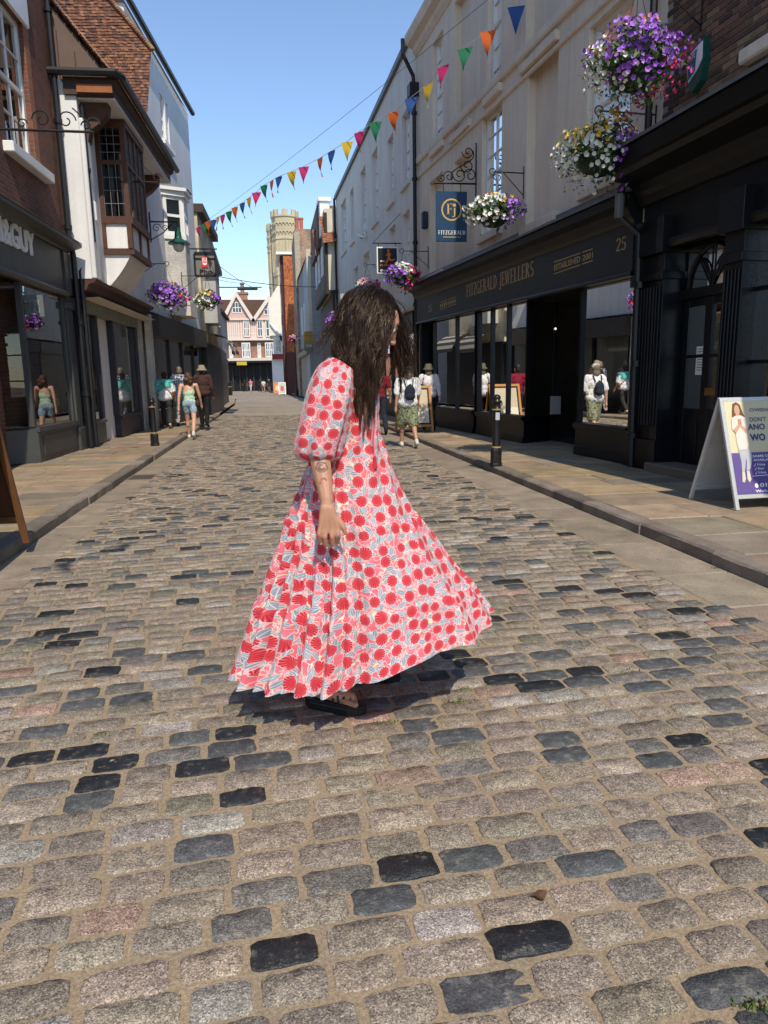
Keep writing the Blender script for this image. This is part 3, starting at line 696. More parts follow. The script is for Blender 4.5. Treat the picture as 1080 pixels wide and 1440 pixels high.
banner(((619, 433), (641, 425)), 2, [(.0, .44, 'IIII'), (.52, 1.0, 'IIIIII')], 0, 8)
# ---------------- nearest house on the right
aX = FR.px(938, 60)[0]
h1 = thing('brick_shop_house', 'dark brick house over a black shopfront with arched fanlight door', 'house', FR.P(7.4, 0, PZ))
M_BRK = pm('brown_bricks', (1, 1, 1), .85, .3, 7, 60, .5, .006, attr=True)
M_MORTB = pm('lime_mortar', (.30, .27, .23), .95, .2, 20, 120, .4)
mb = MB(); mb.fbox(FR, 2.0, aB_-.005, -7, -.012, 4.35, 10); mb.build('wall', M_MORTB, h1)
bl = None; zrow = 4.5; rowi = 0; restb = MB(); nb = 0
while zrow < 9.5:
    a = aB_-.01-(.112 if rowi % 2 else 0)-.0
    if rowi % 2:
        pass
    while a > 3.4:
        ln = .215 if True else 0
        seen = zrow < 6.4 and a > 6.4
        col = random.choice([(.125, .072, .046), (.16, .09, .055), (.085, .055, .04), (.19, .115, .07), (.11, .066, .046), (.22, .15, .09)]); k = random.uniform(.8, 1.2); col = tuple(v*k for v in col)
        q = MB() if (seen and nb < 290) else restb
        o = random.uniform(-.002, .004); e = .004; A0, A1, Z0, Z1 = a-ln, a-.0, zrow, zrow+.064
        vs = [FR.P(A0, -.012, Z0), FR.P(A1, -.012, Z0), FR.P(A1, -.012, Z1), FR.P(A0, -.012, Z1), FR.P(A0+e, o, Z0+e), FR.P(A1-e, o, Z0+e), FR.P(A1-e, o, Z1-e), FR.P(A0+e, o, Z1-e)]
        q.add(vs, [(4, 5, 6, 7), (0, 1, 5, 4), (1, 2, 6, 5), (2, 3, 7, 6), (3, 0, 4, 7)], col)
        if q is not restb: q.build('brick', M_BRK, h1, recalc=False); nb += 1
        a -= ln+.011
    zrow += .075; rowi += 1
restb.build('bricks', M_BRK, h1, recalc=False, kind='stuff')
s1 = thing('black_shopfront', 'black moulded shopfront with deep cornice behind the purple poster board', 'shopfront', FR.P(6.6, 0, PZ))
zc = FR.px(896, 193, .7)[1]
mb = MB(); mb.profile(FR, 3.0, aN-.12, [(0, -.62), (.1, -.6), (.14, -.5), (.2, -.45), (.24, -.36), (.52, -.28), (.56, -.22), (.62, -.2), (.68, -.03), (.68, 0), (0, .16)], zc, zc); mb.build('cornice', M_NAVY, s1)
mb = MB(); mb.profile(FR, 2.98, aN-.1, [(0, .165), (.7, .01), (.72, -.02), (.72, .022), (.02, .2), (.02, .34), (0, .34)], zc, zc); mb.build('lead_flashing', M_LEAD, s1)
mb = MB(); mb.fbox(FR, 3.0, aN-.14, -.25, .04, 3.1, zc-.6); mb.build('fascia', M_NAVY, s1)
mb = MB(); mb.profile(FR, 3.0, aN-.16, [(0, 0), (.1, 0), (.13, .05), (.13, .1), (.04, .12), (0, .12)], 3.0, 3.0); mb.build('fascia_bead', M_NAVY, s1)
aD0, aD1 = FR.px(1035, 450, -.15)[0], FR.px(955, 450, -.15)[0]
def pilas(a, w_=.3):
    mb = MB(); mb.fbox(FR, a-w_/2, a+w_/2, -.25, .1, PZ, 3.05); mb.fbox(FR, a-w_/2-.04, a+w_/2+.04, -.25, .14, PZ, PZ+.42); mb.fbox(FR, a-w_/2-.03, a+w_/2+.03, -.25, .15, 2.62, 2.72); mb.fbox(FR, a-w_/2-.05, a+w_/2+.05, -.25, .18, 2.95, 3.4)
    for k in range(5): q = a-w_/2+w_*(k+.8)/5.6; mb.fbox(FR, q-.012, q+.012, .1, .118, .7, 2.55)
    mb.build('pilaster', M_NAVY, s1, bevel=.006)
for a in (aN-.42, aD1+.22, aD0-.2, 4.2): pilas(a, .32 if a < aN-.6 else .4)
mb = MB(); mb.fbox(FR, aD1+.38, aN-.6, -.25, -.02, PZ, 3.05); mb.fbox(FR, aD1+.42, aN-.64, -.02, .015, .9, 2.4); mb.build('side_panel', M_NAVY, s1, bevel=.01)
# door with glazed upper half and fanlight
zt = 2.35
mb = MB(); D0, D1 = aD0+.06, aD1-.02; dd = -.2
for A, B in ((D0, D0+.11), (D1-.11, D1), ((D0+D1)/2-.07, (D0+D1)/2+.07)): mb.fbox(FR, A, B, dd-.05, dd, .22, zt)
for A, B in ((.22, .95), (zt-.1, zt), (1.6, 1.64)): mb.fbox(FR, D0, D1, dd-.05, dd-.003, A, B)
for A in (D0+.14, (D0+D1)/2+.09): mb.fbox(FR, A, A+(D1-D0)/2-.25, dd-.003, dd+.012, .34, .82)
dr = mb.build('door', M_NAVY, s1, bevel=.004)
g_ = MB(); g_.quad(FR.P(D0+.1, dd-.03, .95), FR.P(D1-.1, dd-.03, .95), FR.P(D1-.1, dd-.03, zt-.1), FR.P(D0+.1, dd-.03, zt-.1)); g_.build('door_glass', M_GLASS, dr, recalc=False)
n_ = MB(); A, Z = FR.px(983, 506, dd+.005); n_.fbox(FR, A-.085, A+.085, dd-.02, dd-.012, Z-.19, Z+.17); nt_ = n_.build('notice', pm('paper', (.7, .7, .68), .9, .06), dr)
n_ = MB()
for k in range(9):
    zz = Z+.13-k*.033; ww = random.uniform(.03, .065); n_.quad(FR.P(A-ww, dd-.0105, zz), FR.P(A+ww, dd-.0105, zz), FR.P(A+ww, dd-.0105, zz+.01), FR.P(A-ww, dd-.0105, zz+.01))
n_.build('printed_lines', pm('print_grey', (.12, .14, .13), .9), nt_, recalc=False)
lp = MB(); A, Z = FR.px(1000, 551, dd+.01); lp.fbox(FR, A-.13, A+.13, dd-.004, dd+.012, Z-.05, Z+.05); lp.build('letter_plate', pm('brass', (.35, .2, .08), .35, metal=.9), dr, bevel=.005)
mb = MB(); mb.fbox(FR, D0-.02, D1+.02, dd-.08, dd+.06, zt+.0, zt+.12); mb.fbox(FR, D0, D1, dd-.05, dd, 2.98, 3.06)
am = (D0+D1)/2; rr = (D1-D0)/2-.04
pts = [FR.P(am+rr*math.cos(q), dd-.01, zt+.12+.5*math.sin(q)) for q in np.linspace(0, math.pi, 17)]; mb.tube(pts, .022, 5)
for k in (-.5, 0, .5): mb.tube([FR.P(am, dd-.01, zt+.12), FR.P(am+rr*math.sin(k*1.3), dd-.01, zt+.12+.5*math.cos(k*1.3))], .013, 5)
for s_ in (-1, 1): pts = [FR.P(am+s_*rr*.5+rr*.45*math.cos(q), dd-.008, zt+.12+.36*math.sin(q)) for q in np.linspace(0, math.pi, 11)]; mb.tube(pts, .013, 5)
mb.build('fanlight', M_NAVY, s1)
g_ = MB(); g_.quad(FR.P(D0, dd-.03, zt+.1), FR.P(D1, dd-.03, zt+.1), FR.P(D1, dd-.03, 3.0), FR.P(D0, dd-.03, 3.0)); g_.build('fanlight_pane', M_GLASS, s1, recalc=False)
mb = MB(); mb.fbox(FR, D0-.1, D1+.1, -.3, .22, PZ-.02, .22); mb.build('doorstep', pm('worn_step', (.17, .13, .09), .8), s1, bevel=.015)
mb = MB(); mb.fbox(FR, 4.36, aD0-.36, -.2, .06, PZ, .95); mb.fbox(FR, 4.36, aD0-.36, -.2, .1, .95, 1.02); mb.build('stall_riser', M_NAVY, s1, bevel=.01)
g_ = MB(); g_.quad(FR.P(4.36, -.1, 1.02), FR.P(aD0-.36, -.1, 1.02), FR.P(aD0-.36, -.1, 3.0), FR.P(4.36, -.1, 3.0)); g_.build('pane', M_GLASS, s1, recalc=False)
mb = MB(); mb.fbox(FR, aD0-.75, aD0-.7, -.14, -.05, 1.02, 3.0); mb.fbox(FR, 4.36, aD0-.36, -.14, -.055, 1.5, 1.54); mb.fbox(FR, 4.36, aD0-.36, -.13, -.055, 2.3, 2.34); mb.build('mullion', M_NAVY, s1)
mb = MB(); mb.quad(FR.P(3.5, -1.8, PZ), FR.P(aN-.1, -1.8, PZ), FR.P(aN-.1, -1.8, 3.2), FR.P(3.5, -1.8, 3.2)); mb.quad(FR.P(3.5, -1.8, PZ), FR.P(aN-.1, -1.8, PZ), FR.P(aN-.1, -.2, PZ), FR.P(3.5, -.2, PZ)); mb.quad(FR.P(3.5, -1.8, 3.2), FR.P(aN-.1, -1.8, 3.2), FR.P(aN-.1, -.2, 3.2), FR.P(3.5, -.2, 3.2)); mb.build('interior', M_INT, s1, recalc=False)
# sill of an upper window peeping over the cornice
a_, z_ = FR.px(1062, 70); mb = MB(); mb.fbox(FR, a_-.9, a_+.12, -.02, .12, z_-.12, z_+.03); mb.build('stone_sill', M_RENDER, h1, bevel=.02)
# ---------------- long white house beyond
aG = FR.px(587, 300)[0]; e0 = FR.P(aE, 0, 0)
FR3 = side(e0.x, e0.y, -0.03, True); a0_3 = e0.y+.03; a1_3 = FR3.px(474, 350)[0]
M_WREND = pm('grey_white_render', (.70, .66, .59), .85, .1, .6, 50, .25, .004, streak=.2)
h3 = thing('white_rendered_house', 'long pale grey rendered house with small deep windows past the jewellers', 'house', FR3.P((a0_3+a1_3)/2, 0, PZ))
def z4(x, y_): return (x/3.43+460, y_/3.43+220)
W3 = [((66, 240), (95, 445)), ((110, 175), (132, 400)), ((160, 82), (190, 350)), ((215, -5), (248, 300)), ((290, -70), (322, 205)), ((365, 285), (400, 520)), ((300, 352), (332, 560)), ((175, 480), (207, 640)), ((130, 545), (152, 680)), ((360, -190), (398, 110))]
ops = []
for p, q in W3:
    o = rc(FR3, z4(*p), z4(*q)); ops.append((*o, .2))
zE3 = 10.2
zt0 = FR3.px(585, 60)[1]; zt1 = FR3.px(474, 268)[1]; zE3 = (zt0+zt1)/2
wall(FR3, a0_3, a1_3, 3.4, zE3, [o for o in ops if o[1] < a1_3 and o[0] > a0_3], M_WREND, h3)
for o in ops:
    sash(FR3, o[0]+.01, o[1]-.01, o[2], o[3], -.15, h3, 2, 4, curtain=False)
    s_ = MB(); s_.fbox(FR3, o[0]-.1, o[1]+.1, -.02, .08, o[2]-.13, o[2]-.003); s_.build('window_sill', M_WREND, h3, bevel=.01)
mb = MB(); mb.fbox(FR3, a0_3, a1_3, -.4, .1, zE3+.003, zE3+.18); mb.build('coping', M_LEAD, h3)
body(FR3, a0_3+.02, a1_3-.02, -7, -.37, .1, zE3-.02, M_WREND, h3)
pipe('downpipe', [FR3.P(a1_3-.3, .12, zE3), FR3.P(a1_3-.3, .12, .2)], .06, M_BLACKM, h3, [FR3.P(a1_3-.3, .12, 4.5)])
pipe('waste_pipe', [FR3.P(FR3.px(514, 316)[0], .05, FR3.px(514, 316)[1]), FR3.P(FR3.px(517, 330)[0], .1, FR3.px(517, 330)[1]-.1), FR3.P(FR3.px(505, 330)[0], .06, FR3.px(505, 330)[1])], .04, M_WHITE, h3)
s3 = thing('running_shop_front', 'dark shopfront under the long pale house with hanging running sign', 'shopfront', FR3.P((a0_3+a1_3)/2, 0, PZ))
mb = MB(); mb.fbox(FR3, a0_3+.3, a0_3+9, -.1, .1, 2.75, 3.38); mb.build('fascia', M_NAVY, s3)
mb = MB(); mb.fbox(FR3, a0_3+.3, a0_3+9, -.1, .25, 3.38, 3.52); mb.build('cornice', M_RENDER, s3)
mb = MB(); mb.fbox(FR3, a0_3+.3, a0_3+9, -.1, .05, PZ, .7); mb.build('stall_riser', M_NAVY, s3)
for k in range(5):
    A = a0_3+.3+8.7*k/5; g_ = MB(); g_.quad(FR3.P(A+.1, 0, .7), FR3.P(A+1.7, 0, .7), FR3.P(A+1.7, 0, 2.75), FR3.P(A+.1, 0, 2.75)); g_.build('pane', M_GLASS, s3, recalc=False)
    mb = MB(); mb.fbox(FR3, A-.06, A+.1, -.08, .06, .7, 2.75); mb.build('mullion', M_NAVY, s3)
for k in range(3):
    A = a0_3+10+k*2.9; mb = MB(); mb.fbox(FR3, A, A+2.7, -.3, .08, 2.8, 3.3); mb.fbox(FR3, A, A+2.7, -.3, .0, PZ, 2.8); mb.build('shop_panel', pm('shop_panel_%d' % k, [(.05, .06, .07), (.2, .17, .13), (.03, .05, .05)][k], .5), s3)
# ---------------- timbered house, jettied
yb = FR3.P(a1_3, 0, 0).y
FR4 = side(2.85, yb, -0.01, True)
M_CREAM = pm('cream_plaster', (.64, .58, .45), .85, .12, 1.2, streak=.2); M_TIMB = pm('dark_timber', (.045, .035, .03), .8, .35, 8)
M_BRWN = pm('brown_render', (.16, .12, .10), .85, .25, 1.5)
h4 = thing('timbered_house', 'jettied timber framed house with cream gable end and tiled dormers', 'house', FR4.P(yb+4, 0, PZ))
def onyz(px, py, Y): p = onY(px, py, Y); return p.x, p.z
x0, zt = onyz(456, 310, yb); x1, _ = onyz(478, 320, yb); zj = onyz(460, 408, yb)[1]; zb = onyz(470, 445, yb)[1]
FQ = front(0, yb)
for (A, B, Z0, Z1, nm, m_) in ((x0, x1+2, zj, zt+.6, 'gable_wall', M_CREAM), (x0+.35, x1+2, .1, zj-.15, 'lower_wall', M_CREAM)):
    mb = MB(); mb.box(A, B, yb+.005, yb+9, Z0, Z1); mb.build(nm, m_, h4)
mb = MB(); mb.box(x0-.05, x0+.16, yb-.05, yb+9, zj-.2, zj+.02); mb.box(x0, x1+2, yb-.06, yb+.02, zj-.18, zj+.0); mb.box(x0-.02, x0+.14, yb-.03, yb+.2, zj, zt+.4)
mb.box(x0+.33, x0+.47, yb-.03, yb+.1, .1, zj-.2); mb.box(x1-.05, x1+.07, yb-.03, yb+.1, .1, zt)
mb.build('timber_frame', M_TIMB, h4)
mb = MB(); mb.box(x0-.04, x0+.02, yb+.25, yb+9, zj+.05, zt+.2); mb.box(x0+.31, x0+.37, yb+.1, yb+9, .2, zj-.2); mb.build('street_front', M_BRWN, h4)
for k in range(3):
    Y0 = yb+.9+k*2.6; sash(Frame((x0-.05, 0), (0, 1), (-1, 0)), Y0, Y0+1.2, zj+.9, zj+2.4, 0.03, h4, 2, 2, room=False)
zr = onyz(452, 303, yb)[1]
for (pA, pB, pt, pbm, nm) in (((450, 470), 0, 304, 342, 'roof_tiles'), ((440, 452), 0, 323, 360, 'roof_tiles')):
    Y = yb-.1 if pA[0] == 450 else yb+3.0
    b0 = onY(pA[0]+5, pbm, Y-.35); b1 = onY(pA[1]+3, pbm-3, Y-.35); t0 = onY(pA[0]-2, pt, Y+.9); t1 = onY(pA[1]+2, pt, Y+.9)
    if pA[0] != 450: b0 = onY(444, 360, Y-.35); b1 = onY(452, 356, Y-.35); t0 = onY(439, 323, Y+.9); t1 = onY(449, 323, Y+.9)
    tiles(b0, b1, t1, t0, 16, 9, M_TILE, h4, [(.30, .12, .06), (.34, .15, .07), (.22, .09, .05)])
mb = MB(); cz0 = onyz(450, 304, yb+1.2); cz1 = onyz(463, 283, yb+1.2); mb.box(cz0[0], cz1[0], yb+1.2, yb+2.6, cz0[1]-1, cz1[1]); mb.box(cz0[0]-.08, cz1[0]+.08, yb+1.1, yb+2.7, cz1[1], cz1[1]+.2); mb.build('white_chimney', M_WHITE, h4)
mb = MB(); q = onY(473, 300, yb+2); q2 = onY(446, 300, yb+2); mb.box(q2.x, q.x+1.5, yb+2.2, yb+9, zt-1, onY(470, 288, yb+2).z); mb.build('rear_brick_wall', brickmat('dark_rear_brick', FQ, (.16, .085, .06), (.11, .065, .05), (.25, .22, .19)), h4)
# ---------------- weatherboarded house
FR5 = side(2.75, 51, -0.02, True); h5 = thing('weatherboarded_house', 'grey weatherboarded house with gold hanging banner', 'house', FR5.P(55, 0, PZ))
M_WB = pm('grey_weatherboard', (.30, .33, .35), .7, .15, 2); mb = MB()
zt5 = FR5.px(427, 365)[1]; z0 = 3.9
zz = z0
while zz < 9.6: mb.profile(FR5, 50, 62, [(0, 0), (.05, 0), (.015, .17), (0, .17)], zz, zz); zz += .165
mb.build('weatherboards', M_WB, h5, kind='stuff')
mb = MB(); mb.box(2.62, 7, 50, 62, .1, 9.6); mb.build('wall', M_WB, h5)
mb = MB(); mb.fbox(FR5, 49.96, 50.15, -.1, .16, 3.5, 10); mb.build('corner_board', M_CREAM, h5)
for k in range(3): sash(FR5, 51.5+k*3.2, 52.9+k*3.2, 5, 7, .06, h5, 2, 4, room=False)
mb = MB(); mb.fbox(FR5, 50.2, 61.5, -.1, .35, 3.2, 3.55); mb.fbox(FR5, 50.2, 61.5, -.1, .06, .1, 3.2); mb.build('shopfront_panel', pm('stone_shopfront', (.30, .27, .22), .8), h5)
mb = MB(); mb.add([FR5.P(50, .15, 9.6), FR5.P(62, .15, 9.6), FR5.P(62, -3, 11.5), FR5.P(50, -3, 11.5)], [(0, 1, 2, 3)]); mb.build('roof', pm('old_roof', (.13, .08, .06), .9), h5, recalc=False)
# gold banner
bn = thing('gold_banner', 'gold and grey hanging banner on the weatherboarded house', 'banner', onY(432, 492, 49.5))
b0, b1 = onY(427, 466, 49.5), onY(440, 486, 49.5); mb = MB(); mb.box(b0.x, b1.x, 49.5, 49.54, b1.z-.35, b0.z); bo = mb.build('cloth', pm('gold_cloth', (.42, .29, .06), .8), bn)
mb = MB(); mb.box(b0.x+.001, b1.x-.001, 49.49, 49.5, b1.z-.34, b1.z+.12); mb.build('lower_panel', pm('banner_grey', (.2, .2, .19), .8), bo)
letters(front(0, 49.485), text_pts('TWM', .02), b0.x+.1, b1.x-.06, b1.z-.12, b1.z+.08, 0, 1, M_WHITE, bo)
# ---------------- brick stack and red tile hung house
h6 = thing('brick_chimney_house', 'old brick house end with tall chimney and clay pots', 'house', (3.4, 62, PZ))
Y = 62; FQ6 = front(0, Y); bxA, bxB = onY(414, 330, Y), onY(436, 330, Y)
mb = MB(); mb.box(bxA.x, bxB.x+2, Y, Y+8, .1, onY(430, 322, Y).z); mb.build('wall', brickmat('mottled_brick', FQ6, (.30, .15, .09), (.36, .27, .17), (.36, .31, .25)), h6)
mb = MB(); mb.box(bxA.x-.02, onY(421, 330, Y).x, Y-.02, Y+1, 9, onY(417, 326, Y).z); mb.build('stone_quoin', pm('flint_stone', (.38, .33, .24), .9, .4, 9), h6)
for p in (418, 424):
    q = onY(p, 322, Y+.4); mb = MB(); mb.lathe([(.14, -.3), (.17, .0), (.15, .1), (.16, .7), (.2, .8), (.2, .9), (.12, .92)], 12, (q.x, Y+.6, q.z)); mb.build('chimney_pot', pm('terracotta', (.42, .13, .08), .8), h6)
h7 = thing('tile_hung_house', 'narrow red house with fish scale tile hung side wall', 'house', (2, 74, PZ))
Y = 74; xa, xb = onY(401.5, 450, Y).x, onY(414, 450, Y).x; zt = onY(405, 358, Y).z
mb = MB(); mb.box(xa-.02, xb, Y, Y+8, .1, zt); mb.build('wall', pm('dark_red_render', (.10, .045, .035), .8), h7)
mb = MB(); mb.box(onY(397.5, 450, Y).x, xa+.35, Y+.6, Y+8.5, .1, zt-.1); mb.build('street_front', pm('oxblood_front', (.09, .03, .028), .8), h7)
tiles((xa+.02, Y-.01, 4.2), (xb, Y-.01, 4.2), (xb, Y-.01, zt-.1), (xa+.02, Y-.01, zt-.1), 46, 8, M_TILE, h7, [(.42, .13, .045), (.46, .16, .055), (.36, .10, .04)], 'tile_hanging')
mb = MB(); mb.box(onY(392, 450, Y).x, xb+.1, Y-.15, Y+8, zt, zt+.25); mb.build('parapet_coping', M_WHITE, h7)
for k in range(3): mb = MB(); mb.box(onY(397.2, 450, Y).x-.05, onY(397.8, 450, Y).x, Y+2, Y+3.4, 5+k*3.1, 7+k*3.1); mb.build('window', M_WHITE, h7)
# ---------------- white corner house at the end
h8 = thing('white_corner_house', 'white jettied corner house beside the far square', 'house', (1, 88, PZ))
Y = 88; P8 = lambda px, py: onY(px, py, Y)
a, b = P8(379, 400), P8(399, 400); zt = P8(390, 400).z; zb = P8(390, 472).z
mb = MB(); v = [(P8(377.5, 428).x, zb), (b.x, zb), (b.x, P8(398, 396).z), (P8(390, 402).x, P8(390, 402).z), (P8(377.5, 428).x, P8(378, 424).z)]
n = len(v); mb.add([(x, Y, z) for x, z in v]+[(x, Y+7, z) for x, z in v], [tuple(range(n)), tuple(range(2*n-1, n-1, -1))]+[(i, (i+1) % n, n+(i+1) % n, n+i) for i in range(n)]); mb.build('upper_wall', pm('white_limewash', (.72, .68, .58), .85, .1), h8)
mb = MB(); mb.box(P8(385, 500).x, b.x+1, Y+.3, Y+7, .1, zb+.01); mb.build('lower_wall', M_WHITE, h8)
mb = MB(); mb.box(P8(384, 520).x-.1, P8(393, 520).x, Y-.05, Y+.8, .1, P8(390, 505).z); mb.build('white_pier', M_WHITE, h8)
mb = MB(); mb.box(P8(385, 500).x-.2, P8(402, 500).x, Y-.6, Y+.35, P8(390, 505).z, P8(390, 498).z); mb.build('red_shop_fascia', pm('crimson_fascia', (.25, .015, .03), .5), h8)
sash(front(0, Y+.3), P8(387, 480).x, P8(395, 480).x, P8(390, 495).z, P8(390, 477).z, .05, h8, 2, 2, room=False)
mb = MB(); mb.tube([(P8(378, 428).x, Y-.2, P8(378, 428).z), (P8(380, 455).x, Y-.2, P8(380, 455).z), (P8(386, 463).x, Y-.2, P8(386, 463).z), (P8(392, 470).x, Y-.2, P8(392, 470).z)], .13, 6); mb.build('white_downpipe', M_WHITE, h8)
mb = MB(); q = P8(397, 474); mb.lathe([(.1, -.5), (.25, -.35), (.35, 0), (.42, .15)], 10, (q.x, Y-.3, q.z)); mb.build('lead_hopper', M_BLACKM, h8)
# ---------------- gate tower behind
tw = thing('stone_gate_tower', 'pale stone octagonal gate turret with battlements and blind arcading', 'tower', (4.0, 150, 0))
M_STN = pm('bath_stone', (.50, .43, .29), .9, .2, .35, 2.5, .4, .1)
def turret(cx, cy, r, z0, z1, nm):
    mb = MB(); n = 8; o = math.pi/8
    prof = [(r, z0), (r, z1-12.2), (r*1.05, z1-12), (r*1.05, z1-11.6), (r, z1-11.4), (r, z1-5.4), (r*1.06, z1-5.2), (r*1.06, z1-4.9), (r*1.02, z1-4.8), (r*1.02, z1-1.2), (r*1.1, z1-1.0), (r*1.1, z1-.7)]
    mb.lathe(prof, n, (cx, cy, 0)); w_ = mb.build(nm, M_STN, tw)
    for k in range(8):
        q = 2*math.pi*(k+.5)/8; rr = r*1.1*math.cos(math.pi/8)-.12; c = Vector((cx+rr*math.cos(q), cy+rr*math.sin(q), 0)); tx = Vector((-math.sin(q), math.cos(q), 0))
        Ft = Frame((c.x, c.y), tx, (math.cos(q), math.sin(q))); wd = r*1.1*math.sin(math.pi/8)
        for s_ in (-1, 1):
            m_ = MB(); m_.fbox(Ft, s_*wd-.62*wd*(s_ > 0), s_*wd+.62*wd*(s_ < 0), -.25, .1, z1-.7, z1+.3); m_.build('merlon', M_STN, w_)
        # blind arcade: raised ribs and arches
        if math.sin(q) < .5:
            m_ = MB()
            for s_ in (-.5, 0, .5):
                for z_ in (z1-2.6, z1-4.2):
                    pts = [Ft.P(s_*wd*1.3+.33*wd*math.cos(t_), .02, z_+.45*math.sin(t_)) for t_ in np.linspace(0, math.pi, 7)]; m_.tube(pts, .12, 4)
            for s_ in (-.95, -.33, .33, .95): m_.fbox(Ft, s_*wd-.06, s_*wd+.06, -.3, .02, z1-11.3, z1-5.5)
            m_.build('blind_arcade', M_STN, w_)
q = onY(399.5, 292, 150); turret(q.x, 150, 2.55, 0, onY(399.5, 300, 150).z, 'turret')
q = onY(385.5, 320, 152.5); turret(q.x, 153.2, 1.5, 0, onY(386, 318, 153).z, 'rear_turret')
mb = MB(); mb.box(3, 12, 152, 158, 0, 17); mb.build('gate_block', M_STN, tw)
# ================================================================== LEFT SIDE
FL = side(-3.9, 15.0, 0.04, False)
M_BRKL = brickmat('red_brown_brick', FL, (.20, .066, .036), (.115, .045, .03), (.19, .135, .10), .225, .072)
M_BRKO = brickmat('orange_gauged_brick', FL, (.42, .16, .075), (.34, .12, .06), (.32, .25, .2), .225, .072)
M_GREY = pm('slate_grey_joinery', (.060, .062, .060), .45, .2, 3, bstr=.1)
M_GREY2 = pm('greige_joinery', (.11, .105, .092), .5, .2, 3, bstr=.1)
aL1 = FL.px(82, 220, .0)[0]
l1 = thing('red_brick_house', 'dark red brick house with white sash window over the grey salon', 'house', FL.P(12, 0, PZ))
(wa, wz1), (wb, wz0) = FL.px(33, 36), FL.px(49, 233); w1 = (wa+wb)/2
W = (w1-1.25, w1, wz0, wz1)
wall(FL, 3, aL1, 4.05, 11.5, [(*W, .14)], M_BRKL, l1)
body(FL, 3.01, aL1-.01, -7, -.36, .1, 11.45, M_BRKL, l1)
sash(FL, W[0], W[1], W[2], W[3], -.1, l1, 2, 4, fw=.085)
mb = MB(); mb.fbox(FL, W[1]+.002, W[1]+.24, -.05, .006, W[2]-.1, W[3]); mb.build('gauged_brick_jamb', M_BRKO, l1)
mb = MB(); mb.fbox(FL, W[0]-.2, W[1]+.22, -.05, .05, W[3]+.003, W[3]+.55); mb.build('lintel', M_WHITE, l1, bevel=.015)
mb = MB(); mb.fbox(FL, W[0]-.2, W[1]+.45, -.1, .16, W[2]-.17, W[2]-.003); mb.build('sill', M_WHITE, l1, bevel=.015)
pipe('downpipe', [FL.P(aL1-.12, .09, 11), FL.P(aL1-.12, .09, 4.2), FL.P(aL1-.12, .14, 3.9), FL.P(aL1-.12, .14, .12)], .055, M_BLACKM, l1, [FL.P(aL1-.12, .09, k) for k in (4.4, 6.3, 8.2)]+[FL.P(aL1-.12, .14, k) for k in (1.2, 2.6)])
# salon shopfront
s1l = thing('hair_salon_shopfront', 'dark grey salon shopfront with big white raised letters', 'shopfront', FL.P(12.5, 0, PZ))
(c0, zc0), (c1, zc1) = FL.px(5, 289, .3), FL.px(105, 341, .3); zc = (zc0+zc1)/2
mb = MB(); mb.profile(FL, 4, aL1-.2, [(0, -.11), (.08, -.10), (.12, -.07), (.2, -.05), (.26, -.03), (.34, 0), (.34, .06), (.3, .08), (0, .14)], zc, zc); mb.build('cornice', M_GREY, s1l)
mb = MB(); mb.profile(FL, 4, aL1-.2, [(0, .145), (.31, .085), (.35, .06), (.36, .07), (.02, .2), (0, .3)], zc, zc); mb.build('lead_flashing', M_LEAD, s1l)
zf0, zf1 = zc-.85, zc-.11
mb = MB(); mb.fbox(FL, 4, aL1-.55, -.2, .05, zf0, zf1); mb.fbox(FL, aL1-.55, aL1-.22, -.2, .09, zf0-.05, zf1); mb.build('fascia', M_GREY, s1l, bevel=.008)
mb = MB(); mb.profile(FL, 4, aL1-.5, [(0, -.1), (.1, -.1), (.13, -.05), (.1, 0), (0, 0)], zf0-.003, zf0-.003); mb.build('fascia_bead', M_GREY, s1l)
a0 = FL.px(-13, 325, .07)[0]; a1 = FL.px(48, 345, .07)[0]; zb_ = FL.px(48, 361, .07)[1]; zt_ = FL.px(48, 329, .07)[1]; full = (a1-a0)
letters(FL, text_pts('TONI&GUY', .012, 1.06), a1-full*1.42, a1, zb_, zt_, .085, 1, pm('white_letters', (.82, .82, .80), .4, .03, bstr=0), s1l, 'raised_lettering', .05)
pw0, pw1 = aL1-.55, aL1-.22
mb = MB(); mb.fbox(FL, pw0, pw1, -.2, .06, .1, zf0-.05); mb.fbox(FL, pw0-.04, pw1+.03, -.2, .1, .1, .55); mb.fbox(FL, pw0-.03, pw1+.03, -.2, .1, zf0-.32, zf0-.2); mb.build('pilaster', M_GREY, s1l, bevel=.01)
wn, wf = FL.px(38, 500)[0], pw0-.02
mb = MB(); mb.fbox(FL, wn, wf, -.35, .05, .1, .62); mb.fbox(FL, wn-.02, wf, -.35, .09, .62, .70); mb.fbox(FL, wn+.2, wf-.2, .05, .065, .2, .54)
# canted return into the doorway
mb.add([FL.P(wn, .05, .1), FL.P(wn, .05, .66), FL.P(wn-.55, -.75, .66), FL.P(wn-.55, -.75, .1)], [(0, 1, 2, 3)]); mb.build('stall_riser', M_GREY, s1l, recalc=False)
g_ = MB(); g_.quad(FL.P(wn, -.02, .7), FL.P(wf, -.02, .7), FL.P(wf, -.02, zf0-.1), FL.P(wn, -.02, zf0-.1)); g_.build('pane', M_GLASS, s1l, recalc=False)
g_ = MB(); g_.quad(FL.P(wn, -.02, .7), FL.P(wn-.55, -.75, .7), FL.P(wn-.55, -.75, zf0-.1), FL.P(wn, -.02, zf0-.1)); g_.build('pane', M_GLASS, s1l, recalc=False)
for a, d in ((wn, -.02), (wf-.03, -.02), (wn-.55, -.75)):
    mb = MB(); mb.fbox(FL, a-.04, a+.04, d-.06, d+.04, .7, zf0-.1); mb.build('mullion', M_GREY, s1l, bevel=.006)
